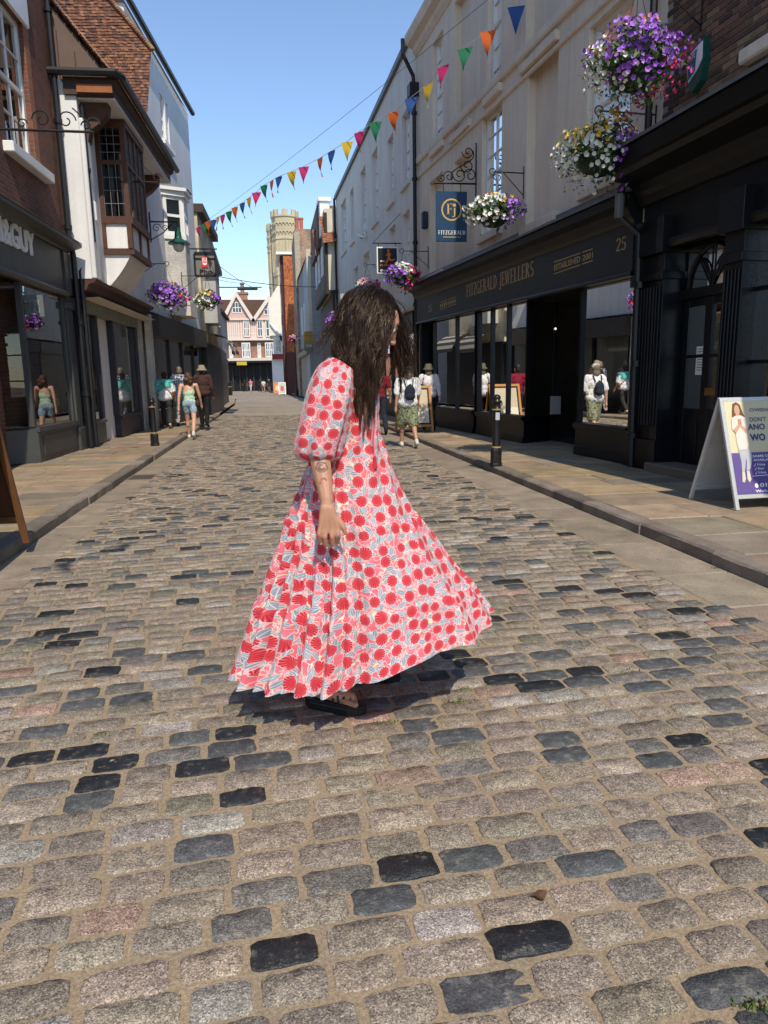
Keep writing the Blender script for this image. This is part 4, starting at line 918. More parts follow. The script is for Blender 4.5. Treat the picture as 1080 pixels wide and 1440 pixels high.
mb = MB(); mb.fbox(FL, 6, wn-1.6, -.2, .05, .1, .7); mb.fbox(FL, 6, wn-1.6, -.2, .08, .7, .78); mb.build('near_stall_riser', M_GREY2, s1l, bevel=.01)
g_ = MB(); g_.quad(FL.P(6, -.02, .78), FL.P(wn-1.6, -.02, .78), FL.P(wn-1.6, -.02, zf0-.1), FL.P(6, -.02, zf0-.1)); g_.build('pane', M_GLASS, s1l, recalc=False)
mb = MB(); mb.fbox(FL, wn-1.64, wn-1.56, -.08, .03, .78, zf0-.1); mb.build('mullion', M_GREY, s1l)
mb = MB(); A, B, D = 4, aL1-.2, -3.2
for q in ([(A, D, .12), (B, D, .12), (B, D, 3.2), (A, D, 3.2)], [(A, D, .11), (B, D, .11), (B, -.2, .11), (A, -.2, .11)], [(A, D, 3.1), (B, D, 3.1), (B, -.1, 3.1), (A, -.1, 3.1)], [(B, D, .1), (B, -.1, .1), (B, -.1, 3.2), (B, D, 3.2)]): mb.quad(*[FL.P(*p) for p in q])
mb.build('interior', M_INT, s1l, recalc=False)
mb = MB(); q = FL.px(81, 560, -.1); mb.fbox(FL, q[0]-.11, q[0]+.11, -.14, -.11, .8, 1.3); po = mb.build('orange_sticker', pm('orange_card', (.62, .08, .02), .6), s1l)
mb = MB(); mb.fbox(FL, q[0]-.07, q[0]+.07, -.108, -.106, 1.0, 1.15); mb.build('white_panel', M_WHITE, po)
mb = MB(); mb.tube([FL.P(wn-1.3, -1.6, 1.25), FL.P(wn-.6, -1.6, 1.25)], .012, 5); mb.build('violet_strip_light', emit('violet_tube', (.35, .05, .8), 1.5), s1l)
# ---------------- white jettied house
l2 = thing('jettied_white_house', 'white plastered house with brown timbered oriel and deep eaves', 'house', FL.P(20, .4, PZ))
M_PLAS = pm('white_limewash_plaster', (.72, .71, .69), .85, .1, 1.2, 40, .35, .006, streak=.12); M_BROWN = pm('brown_oak', (.085, .036, .018), .6, .35, 7, 60, .25); M_BROWND = pm('dark_brown_board', (.055, .035, .026), .65, .3, 6)
J = .42; a2 = FL.px(212, 420, J)[0]; zc2a = FL.px(112, 387, J+.05)[1]; zc2b = FL.px(207, 424, J+.05)[1]; zc2 = (zc2a+zc2b)/2
zs = FL.px(163, 128, 1.1)[1]-.24
wall(FL, aL1+.02, a2, zc2, zs+.25, [], M_PLAS, l2, d=J, t=.5)
mb = MB(); mb.fbox(FL, aL1+.02, aL1+.42, J, J+.09, zc2, zs-.35); mb.build('corner_pier', M_PLAS, l2, bevel=.02)
body(FL, aL1+.03, a2-.01, -7, J-.5, .1, zs, M_PLAS, l2)
mb = MB(); mb.profile(FL, aL1+.03, a2, [(-.3, -.34), (.12, -.34), (.16, -.26), (.3, -.2), (.34, -.1), (.46, -.06), (.5, 0), (-.3, 0)], zc2-.003, zc2-.003); mb.build('jetty_cornice', M_BROWN, l2)
# oriel
oa = FL.px(137, 240, J)[0]; ob = FL.px(207, 300, J+.62)[0]; OD = J+.6; zsill = FL.px(172, 299, OD)[1]; zpan = FL.px(184, 351, OD)[1]; ztop = zs
mb = MB(); mb.fbox(FL, oa, ob, J, OD-.03, zpan, zsill); mb.build('oriel_panels', M_PLAS, l2)
mb = MB(); n = 10
for k in range(n):
    t0, t1 = k/n, (k+1)/n; f = lambda t: (J+(OD-.05-J)*math.sin(t*math.pi/2), zpan-.75*(1-t)**1.0*math.cos(t*math.pi/2)**.6)
    (d0, z0), (d1, z1) = f(t0), f(t1); mb.quad(FL.P(oa+.03, d0, z0), FL.P(ob-.03, d0, z0), FL.P(ob-.03, d1, z1), FL.P(oa+.03, d1, z1))
    for A in (oa+.03, ob-.03): mb.quad(FL.P(A, d0, z0), FL.P(A, d1, z1), FL.P(A, d1, zpan), FL.P(A, d0, zpan))
mb.build('oriel_cove', M_PLAS, l2, recalc=False, smooth=False)
mb = MB()
for z0, z1, e in ((zpan-.06, zpan+.06, .03), (zsill-.07, zsill+.08, .05), (ztop-.16, ztop-.02, .03)): mb.fbox(FL, oa-e, ob+e, J, OD+e, z0, z1)
for A in (oa, (oa+ob)/2, ob): 
    for z0, z1 in ((zpan+.06, zsill-.07), (zsill+.08, ztop-.16)): mb.fbox(FL, A-.05, A+.05, OD-.09, OD+.012, z0, z1)
for z0, z1 in ((zpan+.06, zsill-.07), (zsill+.08, ztop-.16)):
    for A in (oa, ob): mb.fbox(FL, A-.04, A+.04, J, J+.08, z0, z1)
zm = zsill+(ztop-zsill)*.58; mb.fbox(FL, oa, ob, OD-.07, OD+.008, zm-.035, zm+.035); mb.fbox(FL, oa-.03, oa+.03, J, OD, zm-.035, zm+.035)
ori = mb.build('oriel_timbers', M_BROWN, l2)
M_LEADL = pm('lead_cames', (.16, .16, .15), .6)
def leaded(F, a0, a1, z0, z1, d, par, nx, nz):
    mb = MB(); 
    for k in range(nx+1): a = a0+(a1-a0)*k/nx; mb.fbox(F, a-.006, a+.006, d-.008, d+.008, z0, z1)
    for k in range(nz+1): z = z0+(z1-z0)*k/nz; mb.fbox(F, a0, a1, d-.007, d+.007, z-.006, z+.006)
    w_ = mb.build('leaded_light', M_LEADL, par); g_ = MB(); g_.quad(F.P(a0, d, z0), F.P(a1, d, z0), F.P(a1, d, z1), F.P(a0, d, z1)); g_.build('pane', M_GLASS2, w_, recalc=False)
pn = FL.P(oa, 0, 0); FO = Frame((pn.x, pn.y), FL.n, -FL.u)
for z0, z1 in ((zsill+.08, zm-.035), (zm+.035, ztop-.16)):
    leaded(FO, J+.09, OD-.09, z0, z1, .0, l2, 3, 4)
    for A, B in ((oa+.05, (oa+ob)/2-.05), ((oa+ob)/2+.05, ob-.05)): 
        Mx = (A+B)/2; leaded(FL, A, Mx-.03, z0, z1, OD-.04, l2, 3, 4); leaded(FL, Mx+.03, B, z0, z1, OD-.04, l2, 3, 4)
        mb = MB(); mb.fbox(FL, Mx-.03, Mx+.03, OD-.08, OD, z0, z1); mb.build('oriel_mullion', M_BROWN, l2)
mb = MB(); mb.fbox(FL, oa+.05, ob-.05, J+.002, J+.02, zsill, ztop-.1); mb.build('oriel_room', M_ROOM, l2)
# deep eaves
ED = FL.n*0; EV = 1.12; ae0 = aL1-.05; ae1 = FL.px(238, 225, EV)[0]
mb = MB(); mb.fbox(FL, ae0+.15, ae1, J, EV, zs, zs+.03); mb.build('soffit', M_PLAS, l2)
mb = MB(); mb.profile(FL, ae0, ae1, [(J-.2, 0), (EV-.02, 0), (EV, .03), (EV, .18), (EV+.08, .22), (EV+.1, .31), (J-.2, .31)], zs+.032, zs+.032); mb.build('eaves_fascia', M_BROWND, l2)
mb = MB(); mb.fbox(FL, ae0-.04, ae0-.003, J+.05, EV, zs+.06, zs+.2); mb.build('eaves_end_board', pm('orange_oak', (.30, .10, .035), .6, .3, 9), l2)
mb = MB(); mb.tube([FL.P(ae0-.12, -.3, zs+.38), FL.P(ae0-.12, EV+.1, zs+.38), FL.P(ae0+.1, EV+.17, zs+.38), FL.P(ae1+.1, EV+.17, zs+.37)], .075, 8); mb.build('gutter', M_BLACKM, l2)
mb = MB(); mb.profile(FL, aL1+.25, aL1+.5, [(J, zs-.75), (J+.1, zs-.7), (J+.14, zs-.5), (J+.3, zs-.4), (J+.5, zs-.2), (J+.52, zs-.003), (J, zs-.003)]); mb.build('console_bracket', M_BROWN, l2)
mb = MB(); mb.profile(FL, a2-.5, a2-.25, [(J, zs-.75), (J+.1, zs-.7), (J+.14, zs-.5), (J+.3, zs-.4), (J+.5, zs-.2), (J+.52, zs-.003), (J, zs-.003)]); mb.build('console_bracket', M_BROWN, l2)
rz = zs+.36; RB = 4.6
tiles(FL.P(ae1, EV+.06, rz), FL.P(ae0, EV+.06, rz), FL.P(ae0, EV-3.4, rz+4.3), FL.P(ae1, EV-3.4, rz+4.3), 44, 40, M_TILE, l2, TILE_RED)
mb = MB(); mb.add([FL.P(ae0+.06, EV-.02, rz-.05), FL.P(ae0+.06, EV-3.4, rz+4.2), FL.P(ae0+.06, -4, rz-.05)], [(0, 1, 2)]); mb.build('boarded_gable', pm('brown_boarding', (.13, .085, .065), .7, .2, 4), l2, recalc=False)
mb = MB()
for k in range(9): d = EV-.35-k*.3; mb.fbox(FL, ae0+.035, ae0+.058, d-.006, d+.006, rz-.05, rz+.05+k*.37)
mb.build('board_battens', M_BROWND, l2, kind='stuff')
mb = MB()
for k in range(28):
    t0 = k/28; d = EV+.08-3.4*t0; z = rz+.02+4.3*t0; mb.add([FL.P(ae0-.1, d, z-.03), FL.P(ae0+.1, d, z+.01), FL.P(ae0+.1, d-.11, z+.15), FL.P(ae0-.1, d-.11, z+.11)], [(0, 1, 2, 3)], random.choice([(.45, .30, .16), (.38, .22, .11), (.5, .36, .2)]))
mb.build('verge_tiles', M_TILE, l2, recalc=False, kind='stuff')
# dormer showing beside the brick house
q0 = FL.px(80, 0, -.35); mb = MB(); mb.fbox(FL, q0[0]-.2, q0[0]+1.2, -2.2, -.95, rz+1.0, rz+3.2); do = mb.build('dormer_cheeks', M_LEAD, l2)
FDm = Frame(FL.P(q0[0]-.2, 0, 0)[:2], FL.n, -FL.u); sash(FDm, -2.0, -1.0, rz+1.35, rz+3.1, .03, l2, 2, 2, room=False)
sash(FL, q0[0]-.1, q0[0]+1.1, rz+1.3, rz+3.1, -.92, l2, 2, 2, room=False)
pipe('downpipe', [FL.P(aL1+.12, J+.06, zs-.1), FL.P(aL1+.12, J+.06, 4.2), FL.P(aL1+.06, .2, 3.6), FL.P(aL1+.06, .2, .15)], .05, M_BLACKM, l2, [FL.P(aL1+.12, J+.06, 5.5)])
q = FL.px(128, 298, J); mb = MB(); mb.fbox(FL, q[0]-.09, q[0]+.09, J, J+.12, q[1]-.2, q[1]+.2); mb.build('alarm_box', M_WHITE, l2, bevel=.03)
# ground floor shop
s2l = thing('grey_green_shopfront', 'grey green painted shopfront below the jettied white house', 'shopfront', FL.P(20, 0, PZ))
M_GG = pm('sage_fascia', (.20, .215, .175), .6, .2, 2); M_PLUM = pm('dark_plum_joinery', (.035, .033, .042), .45, .2, 3)
zft = zc2-.36; zfb = FL.px(185, 458, .15)[1]; A0, A1 = aL1+.12, FL.px(188, 480)[0]
mb = MB(); mb.fbox(FL, A0, A1, -.1, .14, zfb, zft); mb.build('fascia', M_GG, s2l, bevel=.01)
mb = MB(); mb.quad(FL.P(A0, .14, zft+.002), FL.P(a2, .14, zft+.002), FL.P(a2, .5, zft+.02), FL.P(A0, .5, zft+.02)); mb.build('jetty_soffit', M_SOFFIT, s2l, recalc=False)
letters(FL, text_pts('W  l I    I l', .0), A0+.6, A1-.5, (zfb+zft)/2-.12, (zfb+zft)/2+.2, .143, 1, pm('faded_letters', (.26, .27, .22), .6, .05), s2l)
d0, d1 = FL.px(138, 520)[0], FL.px(160, 520)[0]
for (B0, B1) in ((A0+.1, d0), (d1, A1-.25)):
    mb = MB(); mb.fbox(FL, B0, B1, -.3, .07, .1, .55); mb.fbox(FL, B0, B1, -.3, .11, .55, .63); mb.build('stall_riser', M_PLUM if B0 > d0 else M_GREY2, s2l, bevel=.01)
    g_ = MB(); g_.quad(FL.P(B0, -.0, .63), FL.P(B1, -.0, .63), FL.P(B1, -.0, zfb-.05), FL.P(B0, -.0, zfb-.05)); g_.build('pane', M_GLASS, s2l, recalc=False)
    for a in (B0, B1): mb = MB(); mb.fbox(FL, a-.06, a+.06, -.1, .06, .63, zfb-.003); mb.build('mullion', M_PLUM, s2l, bevel=.008)
mb = MB(); mb.fbox(FL, d0+.06, d1-.06, -.5, -.44, .12, zfb-.1); mb.fbox(FL, d0+.2, d1-.2, -.44, -.42, .3, 1.0); mb.build('door', pm('mauve_door', (.09, .06, .062), .5), s2l)
mb = MB(); mb.fbox(FL, A1-.2, A1+.05, -.2, .1, .1, zfb-.003); mb.build('pilaster', M_PLUM, s2l, bevel=.01)
mb = MB(); mb.fbox(FL, A1+.06, a2, -.3, .12, .1, zft); mb.build('white_brick_pier', brickmat('white_painted_brick', FL, (.55, .53, .5), (.5, .48, .45), (.4, .39, .37), bstr=.35), s2l)
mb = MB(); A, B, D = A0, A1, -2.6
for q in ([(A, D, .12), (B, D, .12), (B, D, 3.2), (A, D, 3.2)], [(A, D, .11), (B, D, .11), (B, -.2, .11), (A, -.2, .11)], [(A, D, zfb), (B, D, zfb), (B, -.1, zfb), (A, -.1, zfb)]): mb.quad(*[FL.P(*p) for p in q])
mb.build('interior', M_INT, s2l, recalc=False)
for k, (da, cl) in enumerate(((.5, (.1, .3, .32)), (.9, (.5, .48, .42)), (d1-A0+.5, (.3, .32, .34)), (d1-A0+1.1, (.08, .09, .12)))):
    mb = MB(); c = FL.P(A0+da, -.55, .75); mb.lathe([(.16, 0), (.2, .15), (.17, .45), (.21, .75), (.2, .9), (.08, 1.0), (.07, 1.1)], 12, c); mb.build('clothes_dummy', pm('garment_%d' % k, cl, .9, .25, 8), s2l, smooth=True)
# ---------------- tall gabled white house
e2 = FL.P(a2, J-.15, 0)
FL3 = side(e2.x, e2.y, 0.093, False)
l3 = thing('tall_gabled_house', 'tall white house with tile hung flank, white bay window and black gutter', 'house', (e2.x-1, e2.y+3, PZ))
A0 = FL3.px(207, 300)[0]; A0 = e2.y+.06; A1 = FL3.px(270, 260)[0]
ze0 = FL3.px(214, 74, .0)[1]; ze1 = FL3.px(261, 156, .0)[1]; ze = (ze0+ze1)/2
M_PLB = pm('white_painted_render', (.66, .66, .66), .8, .1, 1.0, 40, .3, .005, streak=.12)
M_WBRK = brickmat('white_brick_bay', FL3, (.62, .59, .53), (.57, .55, .5), (.46, .44, .4), bstr=.4)
o1 = rc(FL3, (224, 130), (240, 212))
zz3 = 3.4
wall(FL3, A0, A1, zz3, ze, [(*o1, .1)], M_PLB, l3)
am = (o1[0]+o1[1])/2; sash(FL3, o1[0], am-.08, o1[2], o1[3], -.06, l3, 2, 4); sash(FL3, am+.08, o1[1], o1[2], o1[3], -.06, l3, 2, 4)
mb = MB(); mb.fbox(FL3, am-.08, am+.08, -.09, .03, o1[2], o1[3]); mb.build('window_post', M_WHITE, l3)
mb = MB(); mb.fbox(FL3, o1[0]-.15, o1[1]+.15, -.05, .12, o1[2]-.14, o1[2]-.003); mb.build('sill', M_WHITE, l3)
body(FL3, A0+.02, A1-.02, -7, -.36, .1, ze-.02, M_PLB, l3)
mb = MB(); mb.tube([FL3.P(A0+.2, -1.2, ze+.12), FL3.P(A0-.15, .12, ze+.12), FL3.P(A1+.15, .16, ze+.08)], .09, 8); mb.build('gutter', M_BLACKM, l3)
# tile-hung flank facing the camera
ya = e2.y-.05
def Q(px, py, Y=ya): return onY(px, py, Y)
tiles(Q(120, 172), Q(206, 178), Q(213, 68), Q(60, 68), 26, 26, M_TILE, l3, TILE_RED, 'tile_hanging')
tiles(Q(60, 70), Q(214, 70), Q(151, -3), Q(-10, -3), 17, 28, M_TILE, l3, TILE_RED, 'roof_tiles')
tiles(Q(-10, -2, ya-.01), Q(152, -2, ya-.01), Q(105, -60), Q(-60, -60), 14, 28, M_TILE, l3, TILE_RED, 'roof_tiles')
mb = MB()
for k in range(46):
    t0 = k/46; p = Q(214, 69)*(1-t0)+Q(105, -60)*t0; mb.ball(p+Vector((0, -.02, .0)), (.075, .08, .055), 8, 5, random.choice([(.2, .1, .06), (.25, .13, .07), (.3, .19, .09)]))
mb.build('hip_tiles', M_TILE, l3, kind='stuff', smooth=True)
mb = MB(); p, q = FL3.P(A0, 0, ze), FL3.P(A1, 0, ze); mb.add([p+Vector((0, 0, .1)), q+Vector((0, 0, .1)), q+Vector((-3.2, 0, 4.5)), p+Vector((-3.2, 0, 4.5))], [(0, 1, 2, 3)]); mb.build('roof', M_TILE if False else pm('tile_slope', (.17, .075, .05), .9, .3, 6), l3, recalc=False)
# bay window
BD = .55; b0, b1 = FL3.px(229, 300)[0], FL3.px(266, 300, BD)[0]; zb0 = FL3.px(258, 333, BD)[1]; zb1 = FL3.px(258, 279, BD)[1]; zbb = FL3.px(258, 420, BD)[1]
def cant(mb, z0, z1, e=0.0, m=None):
    P4 = [(b0-e, 0), (b0+.35-e, BD+e), (b1-.3+e, BD+e), (b1+e, 0)]
    v = [FL3.P(a, d, z) for z in (z0, z1) for a, d in P4]; mb.add(v, [(0, 1, 5, 4), (1, 2, 6, 5), (2, 3, 7, 6), (4, 5, 6, 7), (3, 2, 1, 0)])
mb = MB(); cant(mb, zbb, zb0); mb.build('bay_base', M_WBRK, l3, recalc=False)
mb = MB(); cant(mb, zb0-.08, zb0+.06, .06); mb.build('bay_sill', M_WHITE, l3); mb = MB(); cant(mb, zb1-.02, zb1+.12, .08); cant(mb, zb1+.123, zb1+.22, .16); mb.build('bay_cornice', M_WHITE, l3)
mb = MB(); P4 = [(b0, 0), (b0+.35, BD), (b1-.3, BD), (b1, 0)]; ap = FL3.P((b0+b1)/2, -.05, zb1+.6); v = [FL3.P(a, d*1.35, zb1+.22) for a, d in P4]+[FL3.P(b0+.2, 0, zb1+.55), FL3.P(b1-.2, 0, zb1+.55)]; mb.add(v, [(0, 1, 4), (1, 2, 5, 4), (2, 3, 5)]); mb.build('bay_roof', M_LEAD, l3, recalc=False)
def fr_between(p, q):
    A = FL3.P(p[0], p[1], 0); B = FL3.P(q[0], q[1], 0); u = (B-A); ln = u.length; n_ = Vector((u.y, -u.x, 0));
    if n_.dot(FL3.n) < 0: n_ = -n_
    return Frame(A[:2], u, n_), ln
for i in range(3):
    Fb, ln = fr_between(P4[i], P4[i+1]); sash(Fb, .02, ln-.02, zb0+.06, zb1-.02, -.0, l3, 1 if i != 1 else 3, 2, fw=.1, curtain=False, glass=M_GLASS2)
    mb = MB(); mb.fbox(Fb, .08, ln-.08, -.16, -.15, zb0+.1, zb1-.1); mb.build('roller_blind', pm('pale_green_blind', (.42, .52, .46), .9, .05), l3)
mb = MB(); P5 = [(b0-.1, 0), (b0+.3, BD+.05), (b1+.1, BD+.05), (b1+.3, 0)]; v = [FL3.P(a, d, z) for z in (zbb-.45, zbb-.003) for a, d in P5]; mb.add(v, [(0, 1, 5, 4), (1, 2, 6, 5), (2, 3, 7, 6), (4, 5, 6, 7), (3, 2, 1, 0)]); mb.build('bay_soffit', M_SOFFIT, l3, recalc=False)
# its shop
s3l = thing('dark_corner_shopfront', 'dark shopfront with taupe fascia under the white bay window', 'shopfront', FL3.P(A0+3, 0, PZ))
mb = MB(); mb.fbox(FL3, A0+.3, A1-.3, -.1, .25, 2.7, 3.3); mb.build('fascia', pm('taupe_fascia', (.06, .052, .046), .6), s3l)
mb = MB(); mb.fbox(FL3, A0, A0+.3, -.1, .05, .1, 3.3); mb.build('white_pier', M_WBRK, s3l)
mb = MB(); mb.fbox(FL3, A0+.31, A1, -.2, .03, .1, .6); mb.build('stall_riser', M_NAVY, s3l)
for k in range(4):
    A = A0+.35+(A1-A0-.5)*k/4; B = A0+.35+(A1-A0-.5)*(k+1)/4
    g_ = MB(); g_.quad(FL3.P(A, 0, .6), FL3.P(B, 0, .6), FL3.P(B, 0, 2.7), FL3.P(A, 0, 2.7)); g_.build('pane', M_GLASS, s3l, recalc=False)
    mb = MB(); mb.fbox(FL3, A-.05, A+.05, -.08, .05, .6, 2.7); mb.build('mullion', M_NAVY, s3l)
# ---------------- cream house
pe = FL3.P(A1, 0, 0); FL4 = side(pe.x+.1, pe.y+.05, 0.02, False)
l4 = thing('cream_brick_house', 'narrow cream painted brick house behind the noodle bar sign', 'house', (pe.x-1, pe.y+3, PZ))
B0, B1 = pe.y+.1, pe.y+6; zt = FL4.px(273, 292)[1]
M_CRB = brickmat('cream_painted_brick', FL4, (.66, .58, .40), (.6, .53, .37), (.5, .44, .32), bstr=.3)
mb = MB(); mb.fbox(FL4, B0, B1, -7, 0, 2.9, zt); mb.build('wall', M_CRB, l4)
mb = MB(); mb.fbox(FL4, B0-.1, B1, -7, .25, zt, zt+.3); mb.build('eaves', M_BROWND, l4)
mb = MB(); mb.fbox(FL4, B0+.6, B0+2.2, 0, .5, 3.7, 5.3); mb.build('bay_window_frame', pm('grey_bay', (.4, .4, .38), .6), l4)
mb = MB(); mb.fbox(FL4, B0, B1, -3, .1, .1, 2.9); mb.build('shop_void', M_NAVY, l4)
def awning(F, a0, a1, z, parent, col1, col2):
    mb = MB(); n = 10; m = 8
    for i in range(n):
        for k in range(m):
            t0, t1 = k/m*math.pi/2, (k+1)/m*math.pi/2; A, B = a0+(a1-a0)*i/n, a0+(a1-a0)*(i+1)/n
            mb.quad(F.P(A, .95*math.sin(t0), z+.85*math.cos(t0)), F.P(B, .95*math.sin(t0), z+.85*math.cos(t0)), F.P(B, .95*math.sin(t1), z+.85*math.cos(t1)), F.P(A, .95*math.sin(t1), z+.85*math.cos(t1)), col1 if k % 2 else col2)
    return mb.build('awning', pm('awning_cloth_%d' % len(MATS), (1, 1, 1), .9, .1, attr=True), parent, recalc=False)
awning(FL4, B0+1, B0+3, 2.5, l4, (.03, .03, .03), (.25, .23, .2)); awning(FL4, B0+3.4, B0+5.6, 2.6, l4, (.03, .03, .03), (.3, .28, .24))
# ---------------- further houses on the left
FL5 = side(-2.85, 38, -0.02, False); l5 = thing('grey_sash_house', 'grey fronted house with tall sash windows past the cream house', 'house', (-4, 42, PZ))
zt5 = FL5.px(301, 370)[1]; mb = MB(); mb.fbox(FL5, 37.6, 48, -7, 0, .1, zt5); mb.build('wall', pm('grey_stucco', (.33, .33, .33), .8), l5)
mb = MB(); mb.fbox(FL5, 37.5, 48, -7, .22, zt5, zt5+.25); mb.build('eaves', M_LEAD, l5)
for k in range(3): sash(FL5, 38.6+k*2.8, 39.8+k*2.8, 4.6, 6.8, .03, l5, 2, 4, room=False)
mb = MB(); mb.fbox(FL5, 37.7, 48, -.1, .2, .1, 3.2); mb.build('shopfront_panel', M_NAVY, l5)
FL6 = front(0, 70); l6 = thing('black_white_timber_house', 'narrow black and white timber framed house near the square', 'house', (-6.5, 72, PZ))
xa, xb = onY(296, 500, 70).x, onY(313, 500, 70).x; z0, z1 = onY(305, 500, 70).z, onY(305, 440, 70).z
mb = MB(); mb.box(xa-3, xb, 70, 80, z0, z1); mb.build('wall', pm('lilac_white_plaster', (.5, .46, .5), .85), l6)
mb = MB()
for k in range(6): x = xa+(xb-xa)*k/5; mb.box(x-.07, x+.07, 69.94, 70.02, z0, z1)
for z in (z0, (z0+z1)/2, z1): mb.box(xa-.1, xb+.1, 69.92, 70.04, z-.09, z+.09)
mb.box(xa-3.2, xb+.3, 69.7, 80, z1+.09, z1+.3); mb.build('timber_frame', M_TIMB, l6)
sash(FL6, xa+.3, xa+.9, z0+.9, z0+2.3, .03, l6, 2, 2, room=False)
mb = MB(); mb.box(xa-3, xb-.1, 70.3, 80, .1, z0-.09); mb.build('ground_floor', brickmat('red_shop_brick', FL6, (.3, .12, .07), (.24, .1, .06), (.3, .26, .22)), l6)
FG = front(0, 84); l7 = thing('white_cafe_front', 'low white cafe front on the left corner of the square', 'building', (-6.5, 85, PZ))
xa, xb = onY(292, 540, 84).x, onY(314, 540, 84).x
mb = MB(); mb.box(xa-3, xb, 84, 90, .1, onY(300, 505, 84).z); mb.build('wall', pm('pale_cafe_wall', (.55, .52, .5), .85), l7)
mb = MB(); mb.box(xa-3, xb+.1, 83.4, 84, onY(300, 505, 84).z, onY(300, 500, 84).z); mb.build('fascia', pm('maroon_fascia', (.05, .02, .03), .6), l7)
sash(FG, xa+.6, xa+1.6, 1.0, 2.6, .03, l7, 2, 2, room=False)
# ================================================================== pink gabled house closing the street
YP = 106.0; FP = front(0, YP); pk = thing('pink_gabled_house', 'pink and white timber framed house with twin gables closing the street', 'house', (-3, YP, PZ))
M_PINK = pm('pale_pink_plaster', (.60, .38, .32), .85, .08, .6); M_WT = pm('white_timbers', (.66, .57, .48), .7, .08, 2); M_PBRK = brickmat('pink_house_brick', FP, (.42, .19, .12), (.36, .16, .1), (.4, .33, .27))
def X(px): return onY(px, 450, YP).x
def Z(py): return onY(350, py, YP).z
xl, xr = X(313), X(392); z_e = Z(449); z_m = Z(477); z_g = Z(506); z_sh = Z(507)
mb = MB(); mb.box(xl, xr+6, YP, YP+10, z_m, z_e); mb.build('upper_wall', M_PINK, pk)
mb = MB(); mb.box(xl+.5, xr+6, YP+.35, YP+10, z_g, z_m-.001); mb.build('first_floor_wall', M_PBRK, pk)
mb = MB(); mb.box(xl, xr+6, YP-.35, YP+.0, z_m-.18, z_m+.12); mb.box(xl-.1, xr+6, YP-.3, YP, z_e-.12, z_e+.1); mb.box(xl, xr+6, YP-.5, YP+.3, z_g-.15, z_g+.25); mb.build('bressummers', M_WT, pk)
gables = [(X(314), X(334), X(355), Z(415)), (X(357), X(379), X(402), Z(421))]
for i, (g0, gm, g1, zp) in enumerate(gables):
    mb = MB(); mb.add([(g0, YP-.1, z_e), (g1, YP-.1, z_e), (gm, YP-.1, zp), (g0, YP+.1, z_e), (g1, YP+.1, z_e), (gm, YP+.1, zp)], [(0, 1, 2), (5, 4, 3)]); gw = mb.build('gable_wall', M_PINK, pk)
    mb = MB()
    for (x0, x1) in ((g0, gm), (g1, gm)):
        s_ = 1 if x1 > x0 else -1
        mb.add([(x0-s_*.45, YP-.55, z_e-.3), (x0+s_*.15, YP-.55, z_e-.3), (x1, YP-.55, zp-.25), (x1, YP-.55, zp+.5)]+[(x0-s_*.45, YP-.35, z_e-.3), (x0+s_*.15, YP-.35, z_e-.3), (x1, YP-.35, zp-.25), (x1, YP-.35, zp+.5)], [(0, 1, 2, 3), (4, 7, 6, 5), (0, 4, 5, 1), (2, 6, 7, 3), (0, 3, 7, 4)])
    mb.build('bargeboard', M_WT, gw)
    mb = MB()
    for sgn, x0 in ((-1, g0), (1, g1)): mb.add([(x0+sgn*.45, YP-.5, z_e-.25), (gm, YP-.5, zp+.5), (gm, YP+6, zp+.5), (x0+sgn*.45, YP+6, z_e-.25)], [(0, 1, 2, 3)])
    mb.build('gable_roof', pm('brown_tile_roof_%d' % i, (.12, .068, .048), .9, .3, 3, 12, .5, .05), pk, recalc=False)
    w_ = (g1-g0)*.17; zc = z_e+(zp-z_e)*.42; sash(FP, gm-w_, gm+w_, zc-.55, zc+.95, .14, pk, 3, 1, fw=.12, bar=.1, room=True, curtain=False)
    zc = (z_e+z_m)/2; wd = X(350)-X(340)
    for cx, hw in (((X(346), X(346)-X(341.5)),) if i == 0 else ((X(365), X(365)-X(361)), (X(378), X(378)-X(373)))): sash(FP, cx-hw, cx+hw, zc-1.05, zc+1.2, .14, pk, 4 if i == 0 else 2, 2, fw=.12, bar=.09, curtain=False)
    for cx, hw in (((X(338), X(352)-X(346)*1), )if 0 else ()): pass
mb = MB(); 
xs = xl
for px in [314.5, 317, 320, 323, 326, 329, 332, 335, 338.5, 353.5, 356, 358.5, 369, 371, 384.5, 387.5]: 
    x = X(px); mb.box(x-.09, x+.09, YP-.06, YP+.05, z_m+.12, z_e-.12)
for z in (z_m+.75,): mb.box(xl, xr+3, YP-.05, YP+.04, z-.06, z+.06)
mb.build('wall_studs', M_WT, pk, kind='stuff')
for px0, px1, n in ((338, 350, 5), (320, 325, 2), (371, 383, 4), (360, 365, 2)): sash(FP, X(px0), X(px1), Z(503), Z(482), -.2 if n < 4 else .25, pk, n, 2, fw=.14, bar=.12, curtain=False)
mb = MB(); q = X(341); mb.box(q-.7, q+.7, YP+5, YP+6.5, z_e, Z(411)+.3); mb.box(q-.85, q+.85, YP+4.9, YP+6.6, Z(411)+.3, Z(411)+.6); mb.lathe([(.3, 0), (.26, 1.1), (.36, 1.2), (.36, 1.4)], 10, (q, YP+5.7, Z(411)+.6)); mb.build('chimney', M_PBRK, pk)
mb = MB(); mb.box(xl-8, xr+8, YP+3, YP+9, z_e, Z(418)); mb.build('rear_roof', pm('brown_rear_roof', (.12, .07, .05), .9), pk)
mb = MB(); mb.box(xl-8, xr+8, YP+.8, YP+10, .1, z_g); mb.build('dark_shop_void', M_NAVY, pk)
mb = MB(); mb.box(xl-8, xr+8, YP-1.2, YP+.8, z_g-.45, z_g-.153); mb.build('shop_canopy', M_NAVY, pk)
